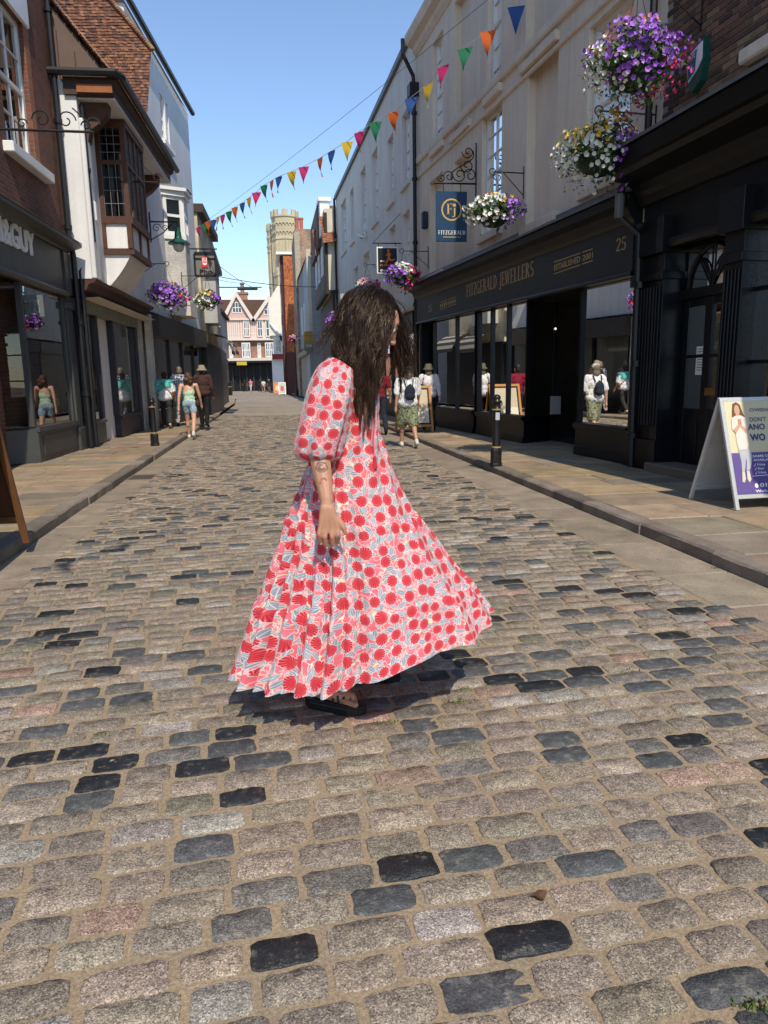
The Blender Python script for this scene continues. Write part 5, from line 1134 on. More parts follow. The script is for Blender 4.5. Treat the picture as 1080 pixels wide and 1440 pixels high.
for k in range(9): x = xl+(xr-xl)*k/8; mb = MB(); mb.box(x-.09, x+.09, YP+.5, YP+.75, .1, z_g-.4); mb.build('shop_post', M_TIMB, pk)
q = onY(340, 511, YP-1.25); mb = MB(); mb.box(q.x-.7, q.x+.7, YP-1.3, YP-1.22, q.z-.25, q.z+.25); mb.build('yellow_shop_sign', pm('yellow_sign', (.5, .36, .04), .6), pk)
mb = MB(); mb.box(xl-16, xl, YP+1, YP+10, .1, z_e-1); mb.build('left_wing', pm('left_wing_brick', (.2, .1, .08), .9), pk)
# ================================================================== STREET THINGS
# ---------------- bunting
PEN = {'y': (.72, .48, .03), 'm': (.62, .03, .16), 'g': (.02, .20, .09), 'o': (.75, .14, .02), 'b': (.03, .10, .32)}
def pen_mat(k):
    m, t, b = mat('pennant_'+k); b.inputs['Base Color'].default_value = (*PEN[k], 1); b.inputs['Roughness'].default_value = .75
    out = t.nodes['Material Output']; tl = N(t, 'ShaderNodeBsdfTranslucent'); tl.inputs[0].default_value = (*PEN[k], 1); mx = N(t, 'ShaderNodeMixShader'); mx.inputs[0].default_value = .35
    L(t, b.outputs[0], mx.inputs[1]); L(t, tl.outputs[0], mx.inputs[2]); L(t, mx.outputs[0], out.inputs[0]); return m
MPEN = {k: pen_mat(k) for k in PEN}; M_CORD = pm('white_cord', (.6, .6, .58), .8, .05); M_WIRE = pm('steel_wire', (.03, .03, .035), .5)
def pennant(parent, p, u, k, w_=.24, h_=.36, swing=0.0, twist=0.0):
    u = Vector((u[0]*math.cos(twist)-u[1]*math.sin(twist), u[0]*math.sin(twist)+u[1]*math.cos(twist), u[2])).normalized(); n = Vector((-u.y, u.x, 0)).normalized(); mb = MB(); rows = 6; vs = []
    for r_ in range(rows+1):
        t = r_/rows; hw = w_/2*(1-t)+.004
        for s_ in (-1, 0, 1): vs.append(p+u*(hw*s_)+n*(swing*t*t*h_+.05*math.sin(t*4+s_)*t)+Vector((0, 0, -t*h_*math.cos(swing*.6))))
    fs = [(r_*3+c, r_*3+c+1, (r_+1)*3+c+1, (r_+1)*3+c) for r_ in range(rows) for c in (0, 1)]
    mb.add(vs, fs); return mb.build('pennant', MPEN[k], parent, smooth=True, recalc=False)
PX = [(726, 8, 'b'), (686, 43, 'o'), (654, 67, 'g'), (623, 92, 'm'), (602, 118, 'y'), (578, 137, 'b'), (553, 157, 'o'), (528, 171, 'g'), (505, 185, 'm'), (488, 199, 'y'), (466, 212, 'b'), (450, 222, 'o'), (427, 234, 'm'), (410, 241, 'y'), (392, 248, 'b'), (382, 254, 'o'), (371, 260, 'g'), (360.5, 270, 'm'), (350, 278, 'y'), (340.6, 285, 'b'), (330, 291, 'o'), (321.7, 297, 'g'), (313, 302, 'm'), (306.5, 305, 'y'), (300, 309, 'b'), (292.5, 311, 'o'), (286.7, 315, 'g'), (279, 319, 'm')]
q0 = FR.P(*(lambda t: (t[0], .02, t[1]))(FR.px(752, -14))); q1 = FL4.P(*(lambda t: (t[0], .02, t[1]))(FL4.px(272, 324)))
bu = (q1-q0); bu.z = 0; FB = Frame(q0[:2], bu, Vector((-bu.y, bu.x, 0)))
bt = thing('bunting', 'string of coloured pennants crossing the street from the cream house to the rendered house', 'bunting', (q0.x, q0.y, q0.z))
line = [q0]; 
for i, (px, py, k) in enumerate(PX):
    a, z = FB.px(px, py); p = FB.P(a, 0, z); line.append(p); sc = 1.0
    pennant(bt, p+Vector((0, 0, -.01)), FB.u, k, .31, .45, random.uniform(-.3, .3), random.uniform(-.15, .75))
line.append(q1); mb = MB(); mb.tube(line, .008, 4); mb.build('cord', M_CORD, bt)
# second string, over the photographer: its shadows fall on the left of the road
st = Vector((.37, .57, 0)); hz_ = 6.6; base = Vector((-1.69, 5.86, 0))+Vector((SUN.x, SUN.y, SUN.z))*(hz_/SUN.z)
bt2 = thing('bunting', 'second pennant string overhead whose small shadows dot the road', 'bunting', (base.x, base.y, hz_))
pl = [base+st*(-4)]+[base+st*k for k in range(-2, 9)]+[base+st*11]
mb = MB(); mb.tube(pl, .006, 4); mb.build('cord', M_CORD, bt2)
for i, k in enumerate((0, 1, 2, 3)): pennant(bt2, pl[k+3]+Vector((0, 0, -.01)), st.normalized(), 'ymgob'[i % 5], .24, .34, random.uniform(-.5, .5), random.uniform(-.6, .6))
# ---------------- overhead wires
def wire(px0, Y0, px1, Y1, r=.012, sag=.3, label='', bits=None):
    a, b = onY(*px0, Y0), onY(*px1, Y1); pts = [a.lerp(b, t)+Vector((0, 0, -sag*4*t*(1-t))) for t in np.linspace(0, 1, 14)]
    mb = MB(); mb.tube(pts, r, 4); o = mb.build('overhead_wire', M_WIRE); tag(o, label, 'wire', 'overhead wires across the street'); return o
wire((690, -4), 14.5, (283, 316), 30.6, .006, .1, 'plain thin wire strung above the coloured pennants')
wire((303, 388), 40, (480, 402), 48, .02, .25, 'dark cable crossing the street to the weatherboarded house')
wire((303, 370), 40, (355, 404), 60, .02, .1, 'dark cable slanting down from behind the noodle sign')
wire((302, 392), 40, (338, 398), 55, .015, .05, 'short pale cable just under the noodle sign')
bo = thing('projecting_pole', 'dark horizontal pole with flag rail above the pink house roofs', 'pole', onY(300, 405, 42))
mb = MB(); mb.tube([onY(299, 404, 42), onY(368, 404, 42.5)], .035, 6); mb.build('pole', M_BLACKM, bo)
mb = MB(); mb.tube([onY(334, 406, 42.2), onY(362, 406, 42.4)], .09, 6); mb.build('rolled_flag', pm('rolled_cloth', (.05, .05, .05), .9), bo)
# ---------------- hanging baskets
M_LEAF = pm('basket_leaves', (1, 1, 1), .6, .2, 20, attr=True, bstr=0); M_PETAL = pm('petunia_petals', (1, 1, 1), .65, .1, 40, attr=True, bstr=0); M_BOWL = pm('green_bowl', (.012, .028, .022), .5, .2)
FC = {'P': [(.30, .10, .55), (.38, .16, .62), (.25, .07, .48), (.44, .22, .66)], 'W': [(.74, .74, .68), (.68, .70, .62), (.78, .76, .7)], 'Y': [(.70, .45, .05), (.75, .55, .12)], 'M': [(.60, .02, .12), (.68, .05, .2)], 'K': [(.62, .28, .38), (.7, .4, .46)], 'O': [(.75, .2, .02)]}
def flower(mb, p, n, r, col):
    n = n.normalized(); a = n.cross(Vector((0, 0, 1)));
    if a.length < .1: a = Vector((1, 0, 0))
    a.normalize(); b = n.cross(a); vs = [p-n*r*.55]; ph = random.random()*6
    for k in range(10):
        q = 2*math.pi*k/10+ph; rr = r*(1.0 if k % 2 == 0 else .80); vs.append(p+a*(rr*math.cos(q))+b*(rr*math.sin(q))+n*(random.uniform(-.12, .12)*r))
    fs = [(0, 1+k, 1+(k+1) % 10) for k in range(10)]; c2 = tuple(v*.55 for v in col)
    mb.add(vs, fs, col)
def hanging_basket(c, R_, zones, label, nfl, fr, hook, wallp, squash=.72, trail=.5, group='flower baskets hanging along the street', bowl=True):
    """zones: list of (direction, colour key, spread)"""
    c = Vector(c); t = thing('hanging_basket', label, 'flower basket', (c.x, c.y, c.z-R_*.5), group)
    if bowl:
        mb = MB(); prof = [(R_*.04, -.46*R_)]+[(R_*.58*math.sin(q), -R_*.46*math.cos(q)) for q in np.linspace(.15, math.pi/2, 7)]+[(R_*.6, .03*R_), (R_*.5, .03*R_)]
        mb.lathe(prof, 18, c); mb.build('bowl', M_BOWL, t, smooth=True)
    lf, pt = MB(), MB(); pp = [random.random()*6 for _ in range(4)]
    def lump(d): return 1+.17*math.sin(3.1*d.x+pp[0])*math.cos(2.7*d.z+pp[1])+.14*math.sin(5.3*d.y+4.1*d.x+pp[2])+.08*math.sin(8*d.z+6*d.x+pp[3])
    for i in range(int(nfl*3.2)):
        d = Vector((random.gauss(0, 1), random.gauss(0, 1), random.gauss(.25, .8))).normalized(); rr = R_*random.uniform(.45, 1.02)*lump(d)
        p = c+Vector((d.x*rr, d.y*rr, d.z*rr*squash+R_*.12)); 
        if p.z < c.z-.15*R_ and random.random() < .4: p.z -= random.random()*trail*R_
        u = Vector((random.gauss(0, 1), random.gauss(0, 1), random.gauss(0, 1))).normalized(); v = u.cross(d).normalized(); s_ = fr*random.uniform(.7, 1.4)
        g_ = random.choice([(.05, .10, .025), (.075, .14, .035), (.035, .075, .02), (.10, .16, .05)])
        lf.add([p-u*s_, p+v*s_*.45, p+u*s_, p-v*s_*.45], [(0, 1, 2, 3)], g_)
    for i in range(nfl):
        d = Vector((random.gauss(0, 1), random.gauss(0, 1)-.25, random.gauss(.3, .7))).normalized()
        best, kk = -9, 'P'
        for (zd, key, wgt) in zones:
            sc = Vector(zd).normalized().dot(d)*1.0+wgt+random.gauss(0, .22)
            if sc > best: best, kk = sc, key
        rr = R_*random.uniform(.84, 1.06)*lump(d); p = c+Vector((d.x*rr, d.y*rr, d.z*rr*squash+R_*.14))
        if d.z < 0 and random.random() < .5: p.z -= random.random()*trail*R_*.6
        k = random.uniform(.85, 1.12); col = tuple(min(.82, v*k) for v in random.choice(FC[kk]))
        flower(pt, p, d+Vector((random.gauss(0, .4), random.gauss(-.25, .4), random.gauss(0, .4))), fr*random.uniform(.75, 1.15), col)
    lf.build('foliage', M_LEAF, t, recalc=False, kind='stuff'); pt.build('flowers', M_PETAL, t, recalc=False, kind='stuff')
    if hook:
        hp = Vector(hook); wp = Vector(wallp); mb = MB(); mb.tube([wp, hp], .012, 5); mb.tube([wp-Vector((0, 0, .45)), wp+Vector((0, 0, .12))], .014, 5); mb.tube([wp-Vector((0, 0, .4)), wp.lerp(hp, .7)], .009, 5)
        pts = [hp+(wp-hp).normalized()*(-.03+.06*math.cos(q))+Vector((0, 0, .06*math.sin(q))) for q in np.linspace(0, 5, 10)]; mb.tube(pts, .009, 4)
        for q in range(3): mb.tube([hp, c+Vector((R_*.55*math.cos(q*2.09), R_*.55*math.sin(q*2.09), 0))], .004, 4)
        mb.build('bracket', M_BLACKM, t)
    return t
def pxR(F, px, py, d): a, z = F.px(px, py, d); return F.P(a, d, z)
def basket_at(F, px, py, d, rpx, *args, hz=.75, **kw):
    c = pxR(F, px, py, d); dep = (c-Vector(CAMP)).dot(Vector(CF)); R_ = rpx/F_PX*dep; a = F.px(px, py, d)[0]
    return hanging_basket(c, R_, *args, hook=c+Vector((0, 0, R_+hz*.55)), wallp=F.P(a, .0, c.z+R_+hz*.55), **kw)
Lf, Rt, Up, Nr = (-1, 0, 0), (1, 0, 0), (0, 0, 1), (0, -1, 0)
basket_at(FR, 893, 98, .85, 62, [(Nr, 'P', .35), ((-.8, 0, -.5), 'W', .0), ((.9, -.3, -.5), 'M', -.02), ((.2, 0, 1), 'K', -.3), ((-.3, -.3, 1), 'O', -.42)], 'big purple petunia basket beside the brown brick wall', 620, .034, trail=.45)
basket_at(FR, 843, 222, .8, 55, [((.8, -.4, .2), 'P', .15), ((-.9, -.3, -.4), 'W', .2), ((-.3, -.2, 1), 'Y', .05), ((.2, -.3, 1), 'M', -.3)], 'basket of white, yellow and purple flowers below the big purple one', 420, .034, hz=.1, trail=.6)
basket_at(FR, 694, 302, .6, 38, [((.8, 0, .2), 'P', .2), ((-.8, -.4, -.1), 'W', .25), ((0, -.2, 1), 'Y', -.15), ((-.6, 0, 1), 'M', -.45)], 'white and purple flower basket beside the navy jewellers sign', 300, .042, hz=.45, trail=.5, squash=.5)
basket_at(FR3, 567, 391, .7, 22, [((-.8, -.2, .1), 'P', .25), ((.9, -.2, -.3), 'M', .05), ((.2, -.2, .9), 'W', .05)], 'purple white and magenta basket beside the running shop sign', 230, .055, hz=.5)
basket_at(FR3, 516, 408, .7, 18, [((0, 0, 1), 'K', .2), ((-.5, 0, 0), 'W', .1), ((.6, 0, .2), 'M', -.1)], 'small pink and white basket along the pale rendered house', 140, .06)
basket_at(FL3, 236, 420, .85, 25, [((.4, -.4, .2), 'P', .35), ((0, -.3, -1), 'W', .0), ((0, 0, 1), 'O', -.3), ((1, 0, .2), 'M', -.15)], 'bright purple basket in front of the white bay window house', 260, .05)
basket_at(FL4, 292, 424, .75, 16, [((.8, 0, 0), 'P', .2), ((-.3, -.4, -.2), 'W', .2), ((-.2, 0, 1), 'Y', .1)], 'yellow white and purple basket under the noodle bar sign', 150, .06)
basket_at(FR4, 470, 451, .3, 12, [((0, 0, 1), 'P', .4), ((1, 0, -.5), 'M', -.4)], 'mauve flower basket on the jettied timber house', 110, .08)
# ---------------- hanging signs
M_SNAVY = pm('sign_navy', (.012, .045, .10), .4, .08, 3, bstr=0); M_SGOLD = pm('sign_gold', (.58, .36, .10), .45, .08, bstr=0); M_SW = pm('sign_white', (.8, .8, .78), .5, .03, bstr=0)
def scroll(mb, c, u, r, turns, r0=.25, s=1, th=.012):
    pts = []
    for k in range(22):
        q = k/21; rr = r*(1-q*(1-r0)); an = s*q*turns*2*math.pi; pts.append(c+u*(rr*math.cos(an))+Vector((0, 0, rr*math.sin(an))))
    mb.tube(pts, th, 5)
sg = thing('hanging_sign', 'navy hanging jewellers sign with gold monogram on scrolled iron bracket', 'sign', pxR(FR, 668, 340, 0))
aw = FR.px(669, 258, .03)[0]; Y_ = FR.P(aw, 0, 0).y; tl, br = onY(613, 268.5, Y_-.1), onY(656.5, 340, Y_-.1)
Fs = front(0, Y_-.1)
mb = MB(); mb.box(tl.x, br.x, Y_-.1, Y_-.06, br.z, tl.z); bd = mb.build('board', M_SNAVY, sg, bevel=.006)
def ring(F, a, z, r0, r1, d, m, par, name, n=40, z_sc=1.0):
    mb = MB(); v = []
    for k in range(n): q = 2*math.pi*k/n; v += [F.P(a+r0*math.cos(q), d, z+r0*math.sin(q)*z_sc), F.P(a+r1*math.cos(q), d, z+r1*math.sin(q)*z_sc)]
    mb.add(v, [(2*k, 2*k+1, (2*k+3) % (2*n), (2*k+2) % (2*n)) for k in range(n)]); return mb.build(name, m, par, recalc=False)
cx_, cz_ = onY(635, 295, Y_-.1).x, onY(635, 295, Y_-.1).z; rr = (br.x-tl.x)*.33
ring(Fs, cx_, cz_, rr*.86, rr, .006, M_SGOLD, bd, 'gold_ring')
letters(Fs, serif_pts('F'), cx_-rr*.48, cx_+rr*.1, cz_-rr*.42, cz_+rr*.55, .006, 1, M_SGOLD, bd, 'monogram_letter')
letters(Fs, serif_pts('J'), cx_+rr*.0, cx_+rr*.42, cz_-rr*.66, cz_+rr*.18, .008, 1, M_SGOLD, bd, 'monogram_letter')
mb = MB(); p = Fs.P(cx_+rr*.3, .006, cz_+rr*.42); mb.lathe([(.0, 0), (.045, 0)], 10, (0, 0, 0)); mb = MB(); mb.ball((cx_+rr*.28, Y_-.104, cz_+rr*.4), (.035, .004, .035)); mb.build('monogram_dot', M_SGOLD, bd)
zt_ = onY(635, 324, Y_-.1).z; zb_ = onY(635, 330, Y_-.1).z
letters(Fs, serif_pts('FITZGERALD'), tl.x+.05, br.x-.04, zb_, zt_, .006, 1, M_SW, bd, 'lettering')
mb = MB(); zz = onY(635, 333.5, Y_-.1).z; mb.box(tl.x+.16, br.x-.14, Y_-.107, Y_-.104, zz-.008, zz+.008); mb.build('gold_rule', M_SGOLD, bd)
mb = MB(); zb2 = onY(640, 258, Y_-.08).z; xw = FR.P(aw, .03, 0).x; zt2 = onY(668, 203, Y_).z
mb.tube([(xw, Y_-.08, zb2), (tl.x-.05, Y_-.08, zb2)], .02, 6); mb.tube([(xw-.02, Y_-.08, zb2-.75), (xw-.02, Y_-.08, zt2)], .018, 6)
ux = Vector((-1, 0, 0)); span = xw-tl.x
for f, r_, s_ in ((.16, .15, 1), (.42, .16, -1), (.68, .12, 1), (.86, .09, -1)): scroll(mb, Vector((xw-span*f, Y_-.08, zb2+r_+.02)), ux, r_, 1.3, .2, s_)
for f, r_ in ((.45, .16), (.78, .14)): scroll(mb, Vector((xw-.06-r_, Y_-.08, zb2+(zt2-zb2)*f)), ux, r_, 1.3, .2, -1)
mb.tube([Vector((xw-.1, Y_-.08, zt2-.15)).lerp(Vector((xw-span*.6, Y_-.08, zb2+.06)), t)+Vector((.12*math.sin(t*6.28), 0, 0)) for t in np.linspace(0, 1, 14)], .013, 5)
for q in (.25, .8): mb.tube([(tl.x+(br.x-tl.x)*q, Y_-.08, zb2), (tl.x+(br.x-tl.x)*q, Y_-.08, tl.z)], .008, 4)
mb.build('iron_bracket', M_BLACKM, sg)
# running shop sign
aw = FR3.px(563, 340, .0)[0]; Y_ = FR3.P(aw, 0, 0).y-.1; Fs = front(0, Y_)
sg = thing('hanging_sign', 'black hanging sign with orange runner figure in white frame', 'sign', onY(545, 390, Y_))
tl, br = onY(529.5, 347, Y_), onY(560, 385, Y_)
mb = MB(); mb.box(tl.x, br.x, Y_, Y_+.05, br.z, tl.z); bd = mb.build('frame', M_SW, sg, bevel=.01)
mb = MB(); e = (br.x-tl.x)*.055; mb.box(tl.x+e, br.x-e, Y_-.006, Y_+.01, br.z+e, tl.z-e); fc = mb.build('panel', pm('sign_black', (.008, .008, .009), .4, .05, bstr=0), bd)
M_ORG = pm('runner_orange', (.72, .16, .02), .6, .05, bstr=0); W_, H_ = br.x-tl.x, tl.z-br.z
def S(u, v): return Vector((tl.x+W_*u, Y_-.012, tl.z-H_*v))
mb = MB()
mb.ball(S(.55, .135), (W_*.05, .006, W_*.065), 10, 6)
for pts, rs in (([(.55, .2), (.58, .33), (.55, .42)], [.055, .06, .05]), ([(.56, .42), (.5, .5), (.44, .6), (.40, .67), (.35, .69)], [.05, .045, .035, .025, .018]), ([(.58, .42), (.66, .5), (.72, .5), (.82, .46), (.88, .46)], [.05, .045, .035, .025, .018]), ([(.53, .24), (.47, .33), (.42, .31)], [.03, .025, .018]), ([(.59, .24), (.66, .28), (.6, .33)], [.03, .025, .02])):
    P3 = [S(*p) for p in pts]; mb.tube([Vector((p.x, Y_-.009, p.z)) for p in P3], [r_*W_ for r_ in rs], 6)
for i, v in enumerate(mb.v): mb.v[i] = (v[0], Y_-.009+(v[1]-(Y_-.009))*.05, v[2])
mb.build('runner_figure', M_ORG, fc)
for tx, v0, v1, u1, mm in (('the', .56, .49, .36, M_SW), ('running', .74, .64, .92, M_ORG), ('outlet', .92, .81, .80, M_SW)): letters(Fs, text_pts(tx, .02), S(.15, 0).x, S(u1, 0).x, S(0, v0).z, S(0, v1).z, .012, 1, mm, fc, 'lettering')
mb = MB(); zb2 = onY(545, 342, Y_).z; mb.tube([(FR3.P(aw, 0, 0).x, Y_+.02, zb2), (tl.x-.12, Y_+.02, zb2)], .018, 5); mb.tube([(FR3.P(aw, 0, 0).x, Y_+.02, zb2+.9), (tl.x-.12, Y_+.02, zb2)], .008, 4)
for q in (.1, .9): mb.tube([(tl.x+W_*q, Y_+.02, zb2), (tl.x+W_*q, Y_+.02, tl.z)], .01, 4)
mb.build('iron_bracket', M_BLACKM, sg)
# pale grey sign further along
Y_ = 33.0; tl, br = onY(478.5, 413, Y_), onY(508, 442, Y_)
sg = thing('projecting_sign', 'pale grey square shop sign behind the woman in the dress', 'sign', (br.x, Y_, br.z)); mb = MB(); mb.box(tl.x, br.x, Y_, Y_+.06, br.z, tl.z); bd = mb.build('board', pm('pale_grey_sign', (.36, .38, .38), .6, .06), sg)
for k, tx in enumerate(('FER', 'LA')): letters(front(0, Y_), text_pts(tx, .0), tl.x+.18, tl.x+.62-.15*k, tl.z-.42-.3*k, tl.z-.2-.3*k, .006, 1, M_SW, bd)
mb = MB(); mb.tube([(br.x-.1, Y_+.03, tl.z+.1), (FR3.P(33, 0, 0).x, Y_+.03, tl.z+.1)], .02, 5); mb.tube([(br.x-.12, Y_+.03, tl.z+.1), (br.x-.12, Y_+.03, tl.z)], .012, 5); mb.build('arm', M_BLACKM, sg)
# noodle bar sign
Y_ = pe.y-1.6; tl, br = onY(273, 357, Y_), onY(304, 388, Y_); W_, H_ = br.x-tl.x, tl.z-br.z; Fs = front(0, Y_)
sg = thing('hanging_sign', 'grey square Pho sign with red emblem in black frame', 'sign', (tl.x, Y_, br.z))
mb = MB(); mb.box(tl.x, br.x, Y_, Y_+.1, br.z, tl.z); bd = mb.build('board', pm('sign_taupe', (.17, .16, .135), .6, .05), sg)
mb = MB(); e = .035
for b_ in ((tl.x-e, tl.x+e, br.z, tl.z), (br.x-e, br.x+e, br.z, tl.z), (tl.x, br.x, tl.z-e, tl.z+e*2), (tl.x, br.x, br.z-e, br.z+e), (tl.x, br.x, tl.z-H_*.26, tl.z-H_*.18)): mb.box(b_[0], b_[1], Y_-.02, Y_+.12, b_[2], b_[3])
mb.build('frame', M_BLACKM, sg)
mb = MB(); a0, a1, z0, z1 = tl.x+W_*.33, tl.x+W_*.64, tl.z-H_*.62, tl.z-H_*.12; mb.box(a0, a1, Y_-.03, Y_-.021, z0, z1); em = mb.build('red_emblem', pm('sign_red', (.62, .015, .03), .5, .03, bstr=0), bd)
mb = MB(); ew = a1-a0; eh = z1-z0
for k in range(4): x = a0+ew*(.2+k*.2); mb.box(x-ew*.045, x+ew*.045, Y_-.034, Y_-.0305, z0+eh*.48, z1-eh*.1)
n = 10; v = [(a0+ew*(.5+.36*math.cos(q)), Y_-.033, z0+eh*.42+ew*.36*math.sin(q)) for q in np.linspace(math.pi, 2*math.pi, n)]; mb.add(v, [tuple(range(n))]); mb.build('bowl_and_chopsticks', M_SW, em, recalc=False)
letters(Fs, text_pts('Pho', .02), tl.x+W_*.22, tl.x+W_*.82, br.z+H_*.08, br.z+H_*.30, .022, 1, M_BLACKM, bd)
mb = MB(); mb.tube([(FL3.P(Y_, 0, 0).x-.1, Y_+.05, tl.z+.18), (br.x+.08, Y_+.05, tl.z+.18)], .025, 5)
for q in (.1, .5, .9): mb.tube([(tl.x+W_*q, Y_+.05, tl.z+.18), (tl.x+W_*q, Y_+.05, tl.z)], .015, 4)
mb.build('iron_bracket', M_BLACKM, sg)
# teal alarm plaque on the brick wall
a_, z_ = FR.px(981, 87, .05); al = thing('alarm_box', 'teal and white alarm box on the brown brick wall', 'alarm box', FR.P(a_, 0, z_-.2))
v = [(-.135, .17), (.12, .10), (.135, .0), (.09, -.2), (-.06, -.11), (-.14, -.02)]; mb = MB()
def alm(sc, d0, d1, pts, m, nm, par):
    mb = MB(); n = len(pts); mb.add([FR.P(a_+x*sc, d0, z_+y_*sc) for x, y_ in pts]+[FR.P(a_+x*sc, d1, z_+y_*sc) for x, y_ in pts], [tuple(range(n)), tuple(range(2*n-1, n-1, -1))]+[(i, (i+1) % n, n+(i+1) % n, n+i) for i in range(n)]); return mb.build(nm, m, par)
M_TEAL = pm('teal_plastic', (.01, .10, .12), .4, .05, bstr=0); b_ = alm(1.12, 0, .09, [(-.13, .19), (.12, .12), (.14, .0), (.10, -.2), (.03, -.3), (-.1, -.22), (-.15, -.02)], pm('green_lens', (.01, .07, .05), .35), 'body', al)
f_ = alm(1.0, .09, .1, v, M_SW, 'front', b_); t_ = alm(.92, .1, .106, [(-.05, .13), (.115, .09), (.13, .0), (.09, -.19), (-.03, -.12)], M_TEAL, 'teal_panel', b_)
letters(FR, text_pts('NSTE', .01), a_+.1, a_-.03, z_+.01, z_+.065, .11, -1, M_SW, b_, slope=.03)
# ---------------- bare sign brackets on the left
def bracket(Y_, p0, p1, label, scr=True):
    a, b = onY(*p0, Y_), onY(*p1, Y_); b.z = a.z = (a.z+b.z)/2; t = thing('iron_sign_bracket', label, 'bracket', a); mb = MB(); mb.tube([a, b], .018, 6); ux = (b-a).normalized()
    if scr:
        mid = a.lerp(b, .62)
        for s_, r_ in ((-1, .13), (1, .13)): scroll(mb, mid+ux*(s_*.16)+Vector((0, 0, .14)), ux*s_, r_, 1.2, .2, 1, .01)
        scroll(mb, mid+ux*(-.42)+Vector((0, 0, .08)), ux, .07, 1.2, .2, 1, .01); scroll(mb, mid+ux*(.42)+Vector((0, 0, .08)), -ux, .07, 1.2, .2, 1, .01)
    scroll(mb, b+Vector((0, 0, .1))-ux*.0, ux, .1, .8, .5, 1, .012); mb.tube([b+Vector((-.05, 0, .12)), b+Vector((-.25, 0, .3))], .01, 5)
    mb.build('scrolled_bar', M_BLACKM, t); mb = MB(); mb.tube([a-Vector((0, 0, .2)), a+Vector((0, 0, .2))], .02, 6); mb.build('wall_plate', M_BLACKM, t); return t
bracket(FL.P(11.2, 0, 0).y, (-12, 183), (131, 184), 'empty wrought iron sign bracket with scrolls on the red brick house')
bracket(FL.P(17.2, 0, 0).y, (127, 259), (221, 252), 'thin empty iron bracket on the jettied white house', False)
# ---------------- green wall lantern
aw = FL.px(210, 318, J)[0]; wp = FL.P(aw, J, 0); Y_ = wp.y; lm = thing('street_lantern', 'green swan neck street lantern on the white house corner', 'street lamp', onY(249, 346, Y_))
M_LGRN = pm('lamp_green', (.01, .075, .05), .4, .1)
za = onY(230, 312, Y_).z; xe = onY(249, 312, Y_).x; mb = MB(); mb.tube([(wp.x, Y_, za), (xe, Y_, za)], .02, 6); mb.tube([(wp.x+.02, Y_, za+.25), (wp.x+.02, Y_, za-.55)], .022, 6); mb.tube([(wp.x, Y_, za-.5), (wp.x+.35, Y_, za-.3), (xe-.1, Y_, za-.02)], .015, 5)
for f, r_ in ((.25, .13), (.55, .09)): scroll(mb, Vector((wp.x+(xe-wp.x)*f, Y_, za-.17)), Vector((1, 0, 0)), r_, 1.3, .2, 1, .01); 
mb.tube([(xe, Y_, za), (xe, Y_, za-.2)], .02, 6); mb.build('bracket', M_BLACKM, lm)
c = (xe, Y_, za-.2); mb = MB(); mb.lathe([(.03, .05), (.06, .03), (.06, -.04), (.085, -.06), (.1, -.2), (.11, -.24), (.29, -.36), (.29, -.39), (.1, -.38)], 20, c); mb.build('shade', M_LGRN, lm, smooth=False)
mb = MB(); mb.lathe([(.15, -.385), (.16, -.44), (.13, -.54), (.06, -.6), (.01, -.61)], 16, c); mb.build('glass_bowl', pm('opal_glass', (.62, .64, .6), .2, .05, bstr=0), lm, smooth=True)
# far green lamp post with flowers
lp0 = gz(417.5, 557, PZ); lp = thing('street_lamp_post', 'dark green lamp post with flower basket near the far boards', 'street lamp', lp0)
mb = MB(); zt_ = onY(418, 488, lp0.y).z; mb.lathe([(.16, 0), (.16, .5), (.11, .6), (.08, .9), (.06, 2), (.05, zt_-.1)], 10, lp0); mb.build('post', M_BLACKM, lp)
mb = MB(); mb.tube([(lp0.x, lp0.y, zt_-.1), (lp0.x, lp0.y, zt_+.5), (lp0.x-.3, lp0.y, zt_+.8), (lp0.x-.5, lp0.y, zt_+.6)], .05, 6); mb.build('swan_neck', M_LGRN, lp)
hanging_basket((lp0.x-.1, lp0.y-.2, onY(418, 477, lp0.y).z), .42, [((0, 0, 1), 'K', .2), ((1, 0, 0), 'W', 0), ((-1, 0, 0), 'M', 0)], 'little pink basket on the dark green lamp post', 60, .08, None, None)
# ---------------- bollards
M_BOLL = pm('bollard_paint', (.014, .014, .015), .35, .35, 9, 50, .3, .004); M_BRS = pm('bollard_gold_band', (.42, .28, .08), .4, .2)
def bollard(p, hgt, label, group='cast iron bollards along the pavements'):
    t = thing('bollard', label, 'bollard', p, group); s_ = hgt/1.07
    mb = MB(); mb.lathe([(.098*s_, 0), (.098*s_, .03*s_), (.088*s_, .05*s_), (.088*s_, .24*s_), (.07*s_, .275*s_)], 8, (0, 0, 0)); o = mb.build('base', M_BOLL, t); o.matrix_parent_inverse = Matrix.Identity(4)
    mb = MB(); mb.lathe([(.066*s_, .27*s_), (.063*s_, .3*s_), (.057*s_, .8*s_), (.06*s_, .82*s_), (.072*s_, .835*s_), (.072*s_, .86*s_), (.058*s_, .875*s_), (.055*s_, .94*s_), (.078*s_, .955*s_), (.078*s_, .975*s_), (.05*s_, .985*s_), (.058*s_, 1.01*s_), (.056*s_, 1.04*s_), (.03*s_, 1.065*s_), (.005, 1.07*s_)], 16, (0, 0, 0)); o = mb.build('shaft', M_BOLL, t, smooth=True); o.matrix_parent_inverse = Matrix.Identity(4)
    for z in (.285, .848):
        mb = MB(); r_ = .075 if z > .5 else .0705; mb.lathe([(r_*.8*s_, (z-.014)*s_), (r_*s_, (z-.009)*s_), (r_*s_, (z+.009)*s_), (r_*.8*s_, (z+.014)*s_)], 16, (0, 0, 0)); o = mb.build('gold_band', M_BRS, t); o.matrix_parent_inverse = Matrix.Identity(4)
    return t
